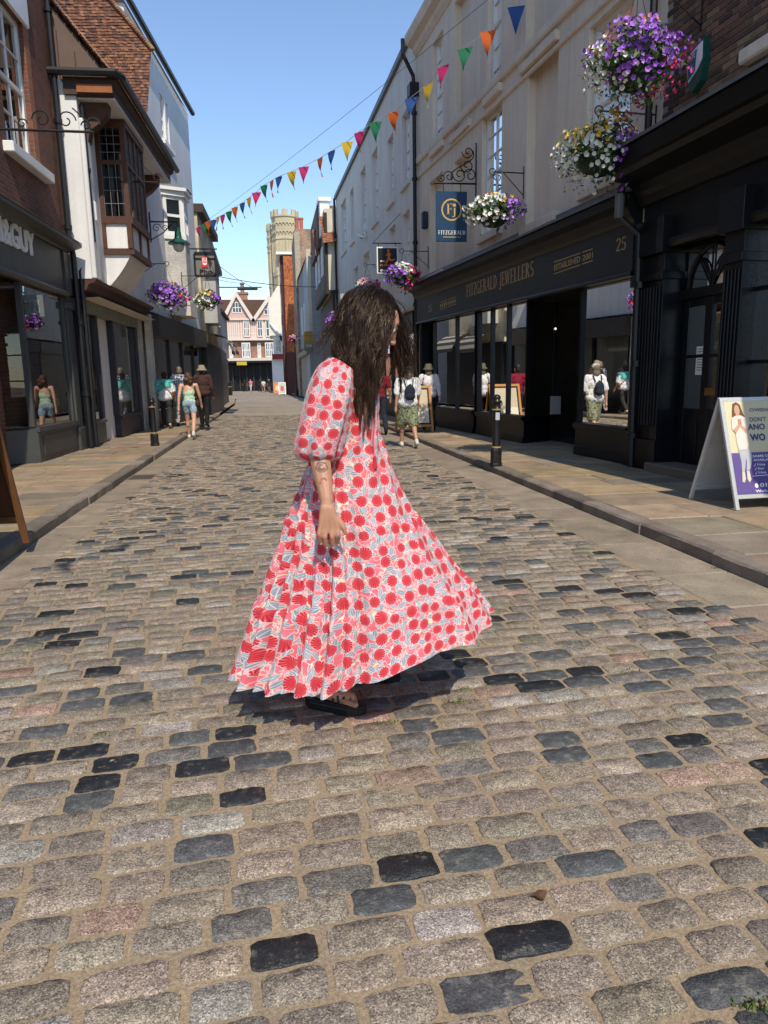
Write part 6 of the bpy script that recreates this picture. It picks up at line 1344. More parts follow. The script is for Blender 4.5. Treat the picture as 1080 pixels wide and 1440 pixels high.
b1_ = bollard(gz(697.5, 655, PZ), 1.05, 'black bollard with gold bands and sticker outside the jewellers')
mb = MB(); F0 = []
for k in range(7): q = -math.pi/2-.55+1.1*k/6; F0.append((.0597*math.cos(q), .0597*math.sin(q)))
mb.add([(x, y_, z) for z in (.68, .79) for x, y_ in F0], [(k, k+1, 8+k, 7+k) for k in range(6)]); o = mb.build('sticker', pm('sticker_paper', (.45, .47, .52), .6, .2, 30), b1_, recalc=False); o.matrix_parent_inverse = Matrix.Identity(4)
bollard(gz(218, 627, PZ), 1.02, 'black bollard with gold bands outside the grey green shopfront')
for px, py, lb in ((312, 556, 'distant black bollard just before the tall round bin'), (331, 549, 'distant black bollard past the tall round bin by the square')): bollard(gz(px, py, PZ), 1.05, lb)
for px, py, r_, h_, lb in ((293, 581, .24, 1.05, 'round black litter bin behind the walkers on the left pavement'), (322, 556, .35, 1.3, 'tall black round bin further along the left kerb')):
    p = gz(px, py, PZ); t = thing('litter_bin', lb, 'bin', p); mb = MB(); mb.lathe([(r_*.9, 0), (r_, .06), (r_, h_*.75), (r_*1.06, h_*.77), (r_*1.06, h_*.8), (r_*.95, h_*.82), (r_*.95, h_*.9), (r_*1.02, h_*.91), (r_*.8, h_*.98), (.05, h_)], 16, p); mb.build('drum', M_BOLL, t, smooth=False)
    mb = MB(); mb.lathe([(r_*1.005, h_*.6), (r_*1.02, h_*.605), (r_*1.02, h_*.64), (r_*1.005, h_*.645)], 16, p); mb.build('gold_band', M_BRS, t)
# ---------------- sandwich boards
def aboard(p0, wd, hgt, lean, rail, leg_ext, m_frame, label, ang=0.0, split=.9):
    """returns root, front frame function U(u, v) on the sloping front; p0 = front left foot"""
    t = thing('sandwich_board', label, 'sandwich board', p0); ca, sa = math.cos(ang), math.sin(ang); ux = Vector((ca, sa, 0)); back = Vector((-sa, ca, 0)); p0 = Vector(p0)
    def Fp(u, v, o=0.0): nrm = (Vector((0, 0, lean))-back*hgt).normalized()*-1; return p0+ux*(u*wd)+back*(lean*v)+Vector((0, 0, hgt*v))-(back*hgt-Vector((0, 0, lean))).normalized()*(o)
    def Bp(u, v, o=0.0): return p0+ux*(u*wd)+back*(2*lean-lean*v)+Vector((0, 0, hgt*v))+(back*hgt+Vector((0, 0, lean))).normalized()*o
    def bar(A, B, w_, d_, fn, nm):
        mb = MB(); (u0, v0), (u1, v1) = A, B; 
        du, dv = (w_/wd, 0) if u0 == u1 else (0, w_/hgt)
        vs = [fn(u0-du/2, v0-dv/2, -d_/2), fn(u1-du/2 if du else u1, v1-dv/2, -d_/2), fn(u1+du/2, v1+dv/2, -d_/2), fn(u0+du/2, v0+dv/2, -d_/2)]+[fn(u0-du/2, v0-dv/2, d_/2), fn(u1-du/2 if du else u1, v1-dv/2, d_/2), fn(u1+du/2, v1+dv/2, d_/2), fn(u0+du/2, v0+dv/2, d_/2)]
        mb.add(vs, [(0, 1, 2, 3), (7, 6, 5, 4), (0, 4, 5, 1), (1, 5, 6, 2), (2, 6, 7, 3), (3, 7, 4, 0)]); return mb.build(nm, m_frame, t, bevel=.004)
    for fn in (Fp, Bp):
        for u in (0, 1): bar((u, 0), (u, 1), rail, .03, fn, 'leg')
        bar((rail/2/wd, leg_ext), (1-rail/2/wd, leg_ext), rail, .028, fn, 'rail'); bar((rail/2/wd, 1-rail/2/hgt), (1-rail/2/wd, 1-rail/2/hgt), rail, .028, fn, 'rail')
    return t, Fp, Bp, ux, back
def sheet(fn, u0, u1, v0, v1, o, m, par, name):
    mb = MB(); mb.quad(fn(u0, v0, o), fn(u1, v0, o), fn(u1, v1, o), fn(u0, v1, o)); return mb.build(name, m, par, recalc=False)
def poly_on(fn, pts, o, m, par, name):
    mb = MB(); mb.add([fn(u, v, o) for u, v in pts], [tuple(range(len(pts)))]); return mb.build(name, m, par, recalc=False)
def text_on(fn, pts, u0, u1, v0, v1, o, m, par, slope=0):
    vs, fs = pts; xs = [v[0] for v in vs]; ys = [v[1] for v in vs]; a, b, c, d = min(xs), max(xs), min(ys), max(ys)
    mb = MB(); mb.add([fn(u0+(u1-u0)*(x-a)/(b-a), v0+(v1-v0)*(y_-c)/(d-c), o) for x, y_, _ in vs], fs); return mb.build('lettering', m, par, recalc=False)
M_ALU = pm('silver_frame', (.62, .62, .6), .35, .08, 8, metal=.35)
f0 = gz(1037, 718, PZ)
t, Fp, Bp, ux, back = aboard(f0, .66, 1.06, .36, .04, .115, M_ALU, 'silver framed sandwich board with purple and cream hearing poster', .06)
M_PCRM = pm('poster_cream', (.66, .57, .37), .45, .05, 3, bstr=0); M_PPUR = pm('poster_purple', (.13, .085, .27), .4, .12, 4, bstr=0); M_PNAV = pm('poster_navy', (.06, .055, .19), .5, .05, bstr=0)
pb = sheet(Fp, .03, .97, .135, .965, .012, M_PCRM, t, 'poster'); sheet(Bp, .03, .97, .135, .965, .012, M_ALU, t, 'back_panel')
sheet(Fp, .03, .97, .135, .50, .0155, M_PPUR, pb, 'purple_field')
# printed picture: seated woman with phone, in flat colours
skin, hair_, blouse, jeans, shoe = pm('print_skin', (.55, .32, .22), .5, .08, bstr=0), pm('print_hair', (.16, .075, .03), .5, .2, bstr=0), pm('print_blouse', (.68, .60, .53), .5, .1, 10, bstr=0), pm('print_jeans', (.44, .45, .46), .5, .15, 10, bstr=0), pm('print_shoe', (.6, .56, .42), .5, .05, bstr=0)
def ell(cu, cv, ru, rv, n=16): return [(cu+ru*math.cos(q), cv+rv*math.sin(q)) for q in np.linspace(0, 2*math.pi, n, endpoint=False)]
poly_on(Fp, [(.14, .86), (.17, .94), (.23, .955), (.29, .93), (.32, .86), (.345, .82), (.30, .81), (.2, .80), (.13, .815)], .018, hair_, pb, 'picture_hair')
poly_on(Fp, ell(.225, .88, .045, .05), .02, skin, pb, 'picture_face'); poly_on(Fp, [(.11, .81), (.2, .835), (.27, .835), (.36, .81), (.37, .72), (.33, .70), (.34, .56), (.28, .53), (.16, .53), (.14, .6), (.15, .7), (.1, .7)], .019, blouse, pb, 'picture_blouse')
poly_on(Fp, [(.11, .705), (.22, .755), (.24, .735), (.15, .67)], .021, skin, pb, 'picture_forearm'); poly_on(Fp, [(.35, .705), (.25, .75), (.24, .73), (.32, .67)], .021, skin, pb, 'picture_forearm'); poly_on(Fp, [(.21, .75), (.27, .75), (.265, .80), (.215, .80)], .022, pm('print_phone', (.5, .25, .16), .4), pb, 'picture_phone')
poly_on(Fp, [(.15, .53), (.25, .53), (.26, .46), (.22, .37), (.2, .33), (.155, .33), (.17, .42)], .0185, jeans, pb, 'picture_leg'); poly_on(Fp, [(.25, .53), (.36, .53), (.36, .45), (.31, .37), (.28, .34), (.235, .35), (.26, .42)], .0185, jeans, pb, 'picture_leg')
poly_on(Fp, [(.155, .33), (.2, .33), (.2, .27), (.17, .235), (.135, .245)], .0195, shoe, pb, 'picture_shoe'); poly_on(Fp, [(.235, .345), (.28, .335), (.29, .26), (.25, .235), (.225, .27)], .0195, shoe, pb, 'picture_shoe')
for tx, u0, u1, v0, v1, mm, bo_ in (('OWENS', .44, .80, .865, .895, M_PNAV, 0), ("DON'T", .42, .70, .775, .815, M_PNAV, 0), ('ANO', .37, .66, .70, .755, M_PNAV, .02), ('WO', .38, .64, .60, .665, M_PNAV, .035), ('SAME DAY', .37, .75, .455, .475, M_SW, .02), ('AVAILABLE', .37, .75, .42, .44, M_SW, .02), ('✓ Hea'[2:], .43, .56, .38, .40, M_SW, .01), ('Ear', .43, .54, .345, .365, M_SW, .01), ('Hea', .43, .56, .31, .33, M_SW, .01), ('0122', .42, .70, .19, .225, M_SW, .025), ('Walk-in', .33, .62, .145, .168, M_SW, .015)):
    text_on(Fp, text_pts(tx, bo_), u0, u1, v0, v1, .0185, mm, pb)
for v in (.39, .355, .32): poly_on(Fp, [(.37, v), (.382, v-.01), (.408, v+.014), (.408, v+.006), (.382, v-.018), (.37, v-.008)], .0185, M_SW, pb, 'tick_mark')
poly_on(Fp, [(.32, .292), (.7, .298), (.7, .293), (.32, .287)], .0185, M_SW, pb, 'rule'); poly_on(Fp, ell(.36, .205, .03, .02), .0185, M_SW, pb, 'phone_badge')
M_PINE = pm('varnished_pine', (.50, .22, .045), .45, .2, 6, coat=.3); M_BRDB = pm('dark_board_back', (.075, .032, .014), .6, .25, 4)
f1 = gz(565, 609, PZ)
t, Fp, Bp, ux, back = aboard(f1, .78, 1.12, .32, .06, .14, M_PINE, 'pine sandwich board with cream poster behind the backpack wearer', .05)
sheet(Fp, .035, .965, .16, .96, .008, M_BLACKM, t, 'black_backing'); sheet(Bp, .035, .965, .16, .96, .008, M_BLACKM, t, 'rear_panel')
pb = sheet(Fp, .09, .91, .20, .91, .012, pm('poster_sand', (.50, .42, .29), .6, .12, 3, bstr=0), t, 'poster'); sheet(Fp, .091, .909, .201, .48, .015, pm('poster_cream_pale', (.66, .6, .48), .6, .05, bstr=0), pb, 'cream_field')
text_on(Fp, serif_pts('YEAR'), .33, .82, .32, .40, .018, pm('poster_ink', (.32, .27, .2), .6), pb)
for k in range(3): sheet(Fp, .22+.03*k, .86-.03*k, .245+.022*k, .252+.022*k, .018, pm('poster_line', (.4, .34, .26), .6), pb, 'printed_line')
f2 = gz(37, 762, PZ); 
t, Fp, Bp, ux, back = aboard(Vector((f2.x-.68, f2.y-.66, PZ)), .66, 1.0, .33, .055, .21, pm('brown_stained_pine', (.16, .07, .025), .5, .25, 6), 'dark backed pine sandwich board at the left kerb', -.05)
sheet(Fp, .035, .965, .225, .96, .006, M_BRDB, t, 'board_panel'); sheet(Bp, .035, .965, .225, .96, .006, M_BRDB, t, 'board_panel')
for px, py, cl, lb in ((389, 554.5, (.62, .2, .06), 'distant sandwich board with orange poster by the far square'), (396, 555.5, (.5, .5, .48), 'distant sandwich board with white and orange poster by the far square')):
    p = gz(px-3.5, py, PZ); t, Fp, Bp, ux, back = aboard(p, .62, 1.15, .3, .05, .1, M_SW if px > 390 else M_PINE, lb); pb = sheet(Fp, .03, .97, .12, .97, .012, pm('far_poster_%d' % px, cl, .6, .3, 4), t, 'poster'); poly_on(Fp, ell(.5, .5, .28, .22), .02, pm('far_poster_spot_%d' % px, (.5, .12, .05) if px > 390 else (.6, .5, .3), .6), pb, 'poster_blot')
# ================================================================== PEOPLE
def capsule(mb, p0, r0, p1, r1, n=10):
    p0, p1 = Vector(p0), Vector(p1); ax = (p1-p0); ln = ax.length
    if ln < 1e-6: mb.ball(p0, max(r0, r1), n, 7); return
    t = ax/ln; pts, rs = [], []
    for q in (80, 55, 30, 0): q = math.radians(q); pts.append(p0-t*(r0*math.sin(q))); rs.append(r0*math.cos(q))
    for q in (0, 30, 55, 80): q = math.radians(q); pts.append(p1+t*(r1*math.sin(q))); rs.append(r1*math.cos(q))
    mb.tube(pts, rs, n)
def blob(name, prims, m, parent, voxel=.012, smooth=6, T=None, crease=0.0):
    """one continuous skin over tapered limbs and rounded masses"""
    mb = MB()
    for p in prims:
        if p[0] == 'c': capsule(mb, *p[1:])
        else: mb.ball(p[1], p[2], 14, 10)
    me = bpy.data.meshes.new('tmp'); me.from_pydata([tuple(v) for v in mb.v], [], mb.f); o = bpy.data.objects.new('tmp', me); COL.objects.link(o)
    r_ = o.modifiers.new('r', 'REMESH'); r_.mode = 'VOXEL'; r_.voxel_size = voxel; r_.use_smooth_shade = True
    s_ = o.modifiers.new('s', 'SMOOTH'); s_.factor = .5; s_.iterations = smooth
    dg = bpy.context.evaluated_depsgraph_get(); me2 = bpy.data.meshes.new_from_object(o.evaluated_get(dg)); me2.name = name
    bpy.data.objects.remove(o); bpy.data.meshes.remove(me)
    if crease:
        nv = len(me2.vertices); co = np.empty(nv*3, np.float32); me2.vertices.foreach_get('co', co); no = np.empty(nv*3, np.float32); me2.vertex_normals.foreach_get('vector', no)
        co, no = co.reshape(-1, 3), no.reshape(-1, 3); x, y_, z = co.T
        def nzv(a, b, f, p): return (np.sin(a*f+p)*np.cos(b*f*1.13+p*2.1)+.6*np.sin(a*f*2.3+b*f*1.7+p*.7)+.4*np.sin(b*f*3.1-a*f*2.7+p*1.9))*.5
        co = co+no*(crease*(nzv(x+y_, z*.55, 21, 1.1)+.6*nzv(x-y_*.7, z, 47, 2.3)))[:, None]; me2.vertices.foreach_set('co', co.astype(np.float32).ravel()); me2.update()
    if T is not None: me2.transform(T)
    me2.polygons.foreach_set('use_smooth', [True]*len(me2.polygons)); me2.materials.clear(); me2.materials.append(m)
    ob = bpy.data.objects.new(name, me2); COL.objects.link(ob)
    if parent: ob.parent = parent; ob.matrix_parent_inverse = Matrix.Translation(-parent.location) if parent.type == 'EMPTY' else Matrix.Identity(4)
    return ob
def skinmat(name, col):
    m, t, b = mat(name); P = pos(t); n1 = noise(t, P, 18, 4); n2 = noise(t, P, 160, 3)
    c = mixc(t, 1.0, col, ramp(t, n1, [(.3, (.88, .84, .82)), (.7, (1.06, 1.0, .98))]), 'MULTIPLY'); L(t, c, b.inputs['Base Color'])
    b.inputs['Roughness'].default_value = .48; b.inputs['Subsurface Weight'].default_value = .12; b.inputs['Subsurface Radius'].default_value = (.012, .005, .003); b.inputs['Subsurface Scale'].default_value = .4
    bump(t, b, n2, .12, .001); return m
M_SKIN = skinmat('skin', (.52, .31, .215)); M_SKIN2 = skinmat('tanned_skin', (.46, .25, .16))
def cloth(name, col, **kw): return pm(name, col, .85, kw.get('var', .16), kw.get('scale', 9), 22, .5, .012, .2)
def camo(name):
    m, t, b = mat(name); P = pos(t); n1 = noise(t, P, 22, 3); c = ramp(t, n1, [(.36, (.05, .06, .035)), (.46, (.13, .15, .08)), (.55, (.30, .31, .19)), (.66, (.09, .11, .06))]); L(t, c, b.inputs['Base Color']); b.inputs['Roughness'].default_value = .9; return m
def checks(name):
    m, t, b = mat(name); P = pos(t); o = sx(P, t); s1 = math_(t, 'GREATER_THAN', math_(t, 'SINE', math_(t, 'MULTIPLY', o[0], 95)), .35); s2 = math_(t, 'GREATER_THAN', math_(t, 'SINE', math_(t, 'MULTIPLY', o[2], 80)), .35)
    f = math_(t, 'MULTIPLY', math_(t, 'ADD', s1, s2), .5); L(t, mixc(t, f, (.66, .68, .7), (.04, .06, .14)), b.inputs['Base Color']); b.inputs['Roughness'].default_value = .9; return m
HAIRM = {k: pm('hair_'+k, c, .55, .4, 40, 200, .6, .004) for k, c in dict(dark=(.018, .013, .011), brown=(.075, .035, .02), grey=(.17, .14, .11)).items()}
def person(foot, height, label, yaw=0.0, top=None, topk='shirt', bottom=None, bottomk='trousers', shoes=None, hair='dark', hairk='short', hat=None, skin=None, swing=.35, arms=(.2, -.2), elbow=.35, vox=.011, group=None, lean=0.0, shoe_col=None):
    """walks along +Y before yaw; 1.7 m units scaled to height"""
    S = height/1.7; t = thing('person', label, 'person', foot, group); skin = skin or M_SKIN
    def leg(s, a, b):
        hip = Vector((s*.088, 0, .92)); kn = hip+Vector((s*.005, .43*math.sin(a), -.43*math.cos(a))); an = kn+Vector((0, .42*math.sin(a-b), -.42*math.cos(a-b))); toe = an+Vector((s*.02, .16*math.cos(min(0, a-b)*.8), -.045+.16*math.sin((a-b)*.8))); heel = an+Vector((0, -.045, -.04)); return hip, kn, an, toe, heel
    LG = [leg(-1, swing, .08), leg(1, -swing*.8, swing*1.1+.1)]
    lo = min(min(q[3].z, q[4].z) for q in LG)-.035
    def arm(s, a):
        sh = Vector((s*.185, 0, 1.385)); el = sh+Vector((s*.06, .28*math.sin(a), -.28*math.cos(a))); w_ = el+Vector((s*.02, .24*math.sin(a+elbow), -.24*math.cos(a+elbow))); h_ = w_+(w_-el).normalized()*.085; return sh, el, w_, h_
    AR = [arm(-1, arms[0]), arm(1, arms[1])]
    T = Matrix.Translation(Vector(foot)) @ Matrix.Rotation(yaw, 4, 'Z') @ Matrix.Scale(S, 4) @ Matrix.Translation((0, 0, -lo)) 
    if lean: T = Matrix.Translation(Vector(foot)) @ Matrix.Rotation(yaw, 4, 'Z') @ Matrix.Scale(S, 4) @ Matrix.Translation((0, 0, -lo)) @ Matrix.Rotation(-lean, 4, 'X')
    P = [('e', (0, .01, 1.575), (.077, .097, .118)), ('e', (0, .07, 1.53), (.05, .05, .06)), ('c', (0, .105, 1.56), .014, (0, .118, 1.545), .012), ('c', (0, -.005, 1.42), .056, (0, 0, 1.5), .05), ('e', (-.078, 0, 1.565), (.012, .02, .03)), ('e', (.078, 0, 1.565), (.012, .02, .03)),
         ('c', (-.12, 0, 1.375), .065, (.12, 0, 1.375), .065), ('e', (0, 0, 1.24), (.145, .095, .17)), ('e', (0, 0, 1.06), (.125, .085, .14)), ('e', (0, -.01, .94), (.15, .105, .11))]
    for hip, kn, an, toe, heel in LG: P += [('c', hip, .082, kn, .054), ('c', kn, .053, kn.lerp(an, .35)-Vector((0, .012, 0)), .055), ('c', kn.lerp(an, .35), .052, an, .036), ('c', heel, .034, toe, .028)]
    for (sh, el, w_, h_), s in zip(AR, (-1, 1)):
        P += [('c', sh, .052, el, .04), ('c', el, .04, w_, .027), ('c', w_, .027, h_, .033)]; d = (h_-w_).normalized()
        for k in range(4): o_ = Vector((0, (k-1.5)*.018, 0)); P.append(('c', h_+o_*.9, .011, h_+o_*1.1+d*(.062+.012*(1-abs(k-1.3)))+Vector((-s*.012, .012, 0)), .0085))
        P.append(('c', w_+d*.03, .013, w_+d*.085+Vector((-s*.01, .042, 0)), .0095))
    blob('body', P, skin, t, vox, 5, T)
    if top:
        Q = []
        if topk in ('shirt', 'loose', 'jacket'):
            g = dict(shirt=.0, loose=.03, jacket=.025)[topk]
            Q += [('c', (-.125, 0, 1.38), .078+g*.3, (.125, 0, 1.38), .078+g*.3), ('e', (0, 0, 1.24), (.165+g, .118+g, .18)), ('e', (0, 0, 1.06), (.155+g*1.6, .112+g*1.6, .16)), ('e', (0, -.01, .95), (.165+g*1.9, .12+g*1.9, .10+g)), ('c', (0, -.01, 1.42), .062, (0, -.01, 1.45), .06)]
            for sh, el, w_, h_ in AR:
                if topk == 'jacket': Q += [('c', sh, .078, el, .062), ('c', el, .062, w_, .048)]
                elif topk == 'loose': Q += [('c', sh, .082, sh.lerp(el, .85), .075)]
                else: Q += [('c', sh, .074, sh.lerp(el, .75), .062)]
            if kw_long.get(label): 
                for sh, el, w_, h_ in AR: Q += [('c', sh, .07, el, .055), ('c', el, .055, el.lerp(w_, .8), .045)]
        elif topk == 'tank': Q += [('e', (0, 0, 1.21), (.152, .105, .14)), ('e', (0, 0, 1.06), (.136, .096, .15)), ('e', (0, -.01, .98), (.15, .105, .08))]
        blob('top', Q, top, t, vox, 5, T, .009)
    if bottom:
        Q = []
        if bottomk == 'trousers':
            Q += [('e', (0, -.01, .94), (.162, .12, .12))]
            for hip, kn, an, toe, heel in LG: Q += [('c', hip, .098, kn, .075), ('c', kn, .074, an+Vector((0, -.01, .02)), .062)]
        elif bottomk == 'shorts':
            Q += [('e', (0, -.01, .94), (.16, .122, .12))]
            for hip, kn, an, toe, heel in LG: Q += [('c', hip, .1, hip.lerp(kn, .42), .09)]
        elif bottomk == 'skirt':
            Q += [('e', (0, -.01, .94), (.17, .13, .12))]
            for hip, kn, an, toe, heel in LG: Q += [('c', hip, .115, hip.lerp(kn, .95), .125)]
            Q += [('c', (0, 0, .85), .13, (0, .02, .62), .12)]
        blob('bottoms', Q, bottom, t, vox, 5, T, .009)
    Q = [] ; sc = shoes or M_SW
    for hip, kn, an, toe, heel in LG:
        q = MB(); blob('shoe', [('c', heel+Vector((0, .0, -.002)), .044, toe, .038), ('c', an+Vector((0, 0, .0)), .046, an+Vector((0, .03, -.04)), .046)], sc, t, max(vox*.8, .008), 3, T)
    hm = HAIRM[hair]
    if hairk == 'short': blob('hair', [('e', (0, -.012, 1.605), (.084, .1, .1)), ('e', (0, -.05, 1.55), (.074, .06, .07))], hm, t, vox, 3, T)
    elif hairk == 'curly':
        Q = [('e', (0, -.02, 1.61), (.095, .105, .1))]+[('e', (random.uniform(-.09, .09), random.uniform(-.12, -.02), random.uniform(1.42, 1.6)), (.04, .035, .045)) for _ in range(26)]; blob('hair', Q, hm, t, vox*.9, 1, T)
    elif hairk == 'bob': blob('hair', [('e', (0, -.015, 1.6), (.09, .105, .105)), ('e', (0, -.05, 1.5), (.09, .06, .09))], hm, t, vox, 3, T)
    if hat:
        mb = MB(); kind, hm2 = hat
        if kind == 'bucket': mb.lathe([(.155, 1.575), (.15, 1.58), (.1, 1.64), (.092, 1.70), (.06, 1.725), (.005, 1.73)], 18, (0, -.01, 0))
        else: mb.lathe([(.092, 1.59), (.095, 1.62), (.085, 1.67), (.05, 1.70), (.005, 1.708)], 18, (0, -.005, 0)); mb.ball((0, .11, 1.605), (.07, .07, .01), 12, 5)
        for i, v in enumerate(mb.v): mb.v[i] = tuple(T @ Vector(v))
        mb.build('hat', hm2, t, smooth=True)
    return t, T
kw_long = {}
def bag(name, label, cat, prims, strap, m, T, vox=.01, group=None):
    c = T @ Vector(prims[0][1]); t = thing(name, label, cat, (c.x, c.y, c.z-.15), group); blob('pouch', prims, m, t, vox, 4, T)
    for s_ in strap:
        mb = MB(); mb.tube([T @ Vector(p) for p in s_], .011, 5); mb.build('strap', m, t)
    return t
M_NAVYC = cloth('navy_nylon', (.018, .022, .035)); M_BLKC = cloth('black_cloth', (.012, .012, .013)); M_WHC = cloth('white_cotton', (.70, .70, .69)); M_TRN = pm('pale_trainers', (.55, .55, .50), .7, .2, 20)
G1 = 'people walking along the street'
# backpack wearer
f = gz(574, 629); tB, TB = person(f, 1.66, 'person in loose white shirt and camouflage shorts with navy backpack walking away', .05, M_WHC, 'loose', camo('camouflage_cotton'), 'skirt', M_TRN, 'grey', 'bob', ('cap', cloth('pale_cap', (.5, .48, .42))), M_SKIN2, .3, (-.25, .2), .3, group=G1)
bk = bag('backpack', 'small navy backpack on the white shirt of the walker', 'backpack', [('e', (0, -.20, 1.17), (.115, .07, .15)), ('e', (0, -.215, 1.08), (.115, .075, .08)), ('c', (-.02, -.2, 1.31), .015, (.02, -.2, 1.33), .015)], [[(-.07, -.16, 1.3), (-.1, -.1, 1.43), (-.1, .03, 1.46)], [(.07, -.16, 1.3), (.1, -.1, 1.43), (.1, .03, 1.46)]], M_NAVYC, TB)
# hat and white blouse by the shop window
f = gz(603, 605, PZ); f = Vector((f.x, f.y, PZ)); kw_long['person in white lace blouse and olive bucket hat beside the shop window'] = 1
tH, TH = person(f, 1.64, 'person in white lace blouse and olive bucket hat beside the shop window', -.1, cloth('lace_white', (.66, .63, .62)), 'loose', M_BLKC, 'trousers', M_BLKC, 'grey', 'bob', ('bucket', cloth('olive_felt', (.11, .105, .06))), M_SKIN, .3, (.1, -.35), .2, group=G1)
bag('shoulder_bag', 'black shoulder bag of the person in the white lace blouse', 'bag', [('e', (-.19, -.1, 1.12), (.07, .09, .1))], [[(-.17, -.1, 1.2), (-.12, -.06, 1.46), (-.1, .05, 1.44)]], M_BLKC, TH)
# maroon shirt
f = gz(535, 611); person(Vector((f.x, f.y, 0)), 1.72, 'person in maroon polo shirt and dark trousers partly behind the dark hair', .0, cloth('maroon_jersey', (.19, .012, .03)), 'shirt', M_NAVYC, 'trousers', M_BLKC, 'dark', 'short', None, M_SKIN2, .25, (.15, -.2), .5, group=G1)
# left group
f = gz(236, 602, PZ); kT, TT = person(f, 1.64, 'person in turquoise wrap over white top and black trousers by the shop windows', .1, M_WHC, 'loose', pm('black_print', (.03, .03, .032), .9, .6, 40), 'trousers', pm('tan_shoes', (.45, .36, .25), .7), 'dark', 'short', None, M_SKIN2, .35, (.1, -.1), .7, group=G1)
blob('turquoise_wrap', [('c', (-.14, 0, 1.39), .1, (.14, 0, 1.39), .1), ('e', (0, -.02, 1.28), (.205, .15, .13)), ('e', (-.12, -.02, 1.2), (.11, .13, .09)), ('c', (-.19, 0, 1.38), .085, (-.24, 0, 1.15), .07), ('c', (.19, 0, 1.38), .085, (.24, 0, 1.15), .07)], cloth('turquoise_knit', (.09, .42, .40)), kT, .012, 5, TT)
bag('crossbody_bag', 'small tan crossbody bag of the person in turquoise', 'bag', [('e', (.2, -.06, 1.0), (.05, .06, .06))], [[(.2, -.1, 1.05), (.02, -.19, 1.25), (-.14, -.08, 1.46)]], cloth('tan_leather', (.2, .07, .03)), TT)
f = gz(247, 601, PZ); f += Vector((.12, .7, 0)); person(f, 1.76, 'person in navy and white checked shirt with beige trousers', .0, checks('checked_cotton'), 'loose', cloth('beige_chino', (.42, .36, .32)), 'trousers', M_BLKC, 'grey', 'short', None, M_SKIN2, -.3, (.15, -.15), .25, group=G1)
f = gz(270, 617); kN, TN = person(f, 1.68, 'person in mint strapless top and denim shorts walking by the kerb', .0, cloth('mint_jersey', (.45, .60, .42)), 'tank', pm('pale_denim', (.28, .38, .47), .9, .3, 30), 'shorts', M_TRN, 'brown', 'curly', None, skinmat('fair_skin', (.58, .35, .25)), .38, (-.25, .28), .2, group=G1)  # skin colour a step paler than on the other walkers
bag('shoulder_bag', 'brown leather shoulder bag of the person in mint top', 'bag', [('e', (.2, -.06, .93), (.06, .08, .1))], [[(.2, -.06, 1.0), (.17, -.08, 1.3), (.13, 0, 1.45)]], cloth('dark_brown_leather', (.05, .025, .018)), TN)
f = gz(285, 603, PZ); person(f+Vector((0, .8, 0)), 1.74, 'person in brown jacket and khaki hat in front of the litter bin', -.05, cloth('brown_leather', (.055, .028, .024)), 'jacket', M_BLKC, 'trousers', M_BLKC, 'dark', 'short', ('bucket', cloth('khaki_cotton', (.26, .22, .14))), M_SKIN2, .2, (.1, -.1), .5, group=G1)
# far figures in the square
FARP = [(345, 551.5, 1.75, .3, (.02, .02, .02), (.03, .03, .03), 'person in black near the dark shops beyond the road'), (353, 551.5, 1.7, 2.8, (.6, .2, .32), (.5, .5, .5), 'person in pink top near the dark shops beyond the road'), (366, 551.5, 1.68, -.6, (.02, .02, .02), (.02, .02, .03), 'person in black vest near the far sandwich boards'), (371, 552, 1.6, .2, (.65, .62, .58), (.3, .22, .14), 'person in white top and tan shorts in the square'), (379, 551.5, 1.72, 3.0, (.03, .03, .03), (.05, .05, .05), 'person in black with pale legs beside the pushchair'), (302, 552, 1.5, 2.0, (.6, .6, .6), (.08, .12, .3), 'person in white shirt by the low cafe front')]
for i, (px, py, hh, yw, tc, bc, lb) in enumerate(FARP):
    f = gz(px, py, PZ if px < 310 else 0); person(f, hh, lb, yw, cloth('far_top_%d' % i, tc), 'shirt', cloth('far_bottom_%d' % i, bc), 'shorts' if i in (3, 4) else 'trousers', M_BLKC, 'brown' if i % 2 else 'dark', 'short', None, None, .4, (.3, -.3), .3, .026, 'people in the far square')
f = gz(384, 552); pc = thing('pushchair', 'small dark pushchair among the people in the square', 'pushchair', f)
mb = MB(); mb.tube([f+Vector((0, 0, .35)), f+Vector((.2, -.3, .45)), f+Vector((.25, .2, .9))], [.16, .2, .14], 8); mb.build('seat', M_BLKC, pc)
for dx, dy in ((-.2, -.3), (.25, -.3), (-.2, .35), (.25, .35)): mb = MB(); mb.ball(f+Vector((dx, dy, .13)), (.03, .13, .13), 12, 8); mb.build('wheel', M_BLKC, pc)
mb = MB(); mb.tube([f+Vector((0, .2, .5)), f+Vector((0, .5, 1.0))], .02, 5); mb.build('handle', M_BLACKM, pc)
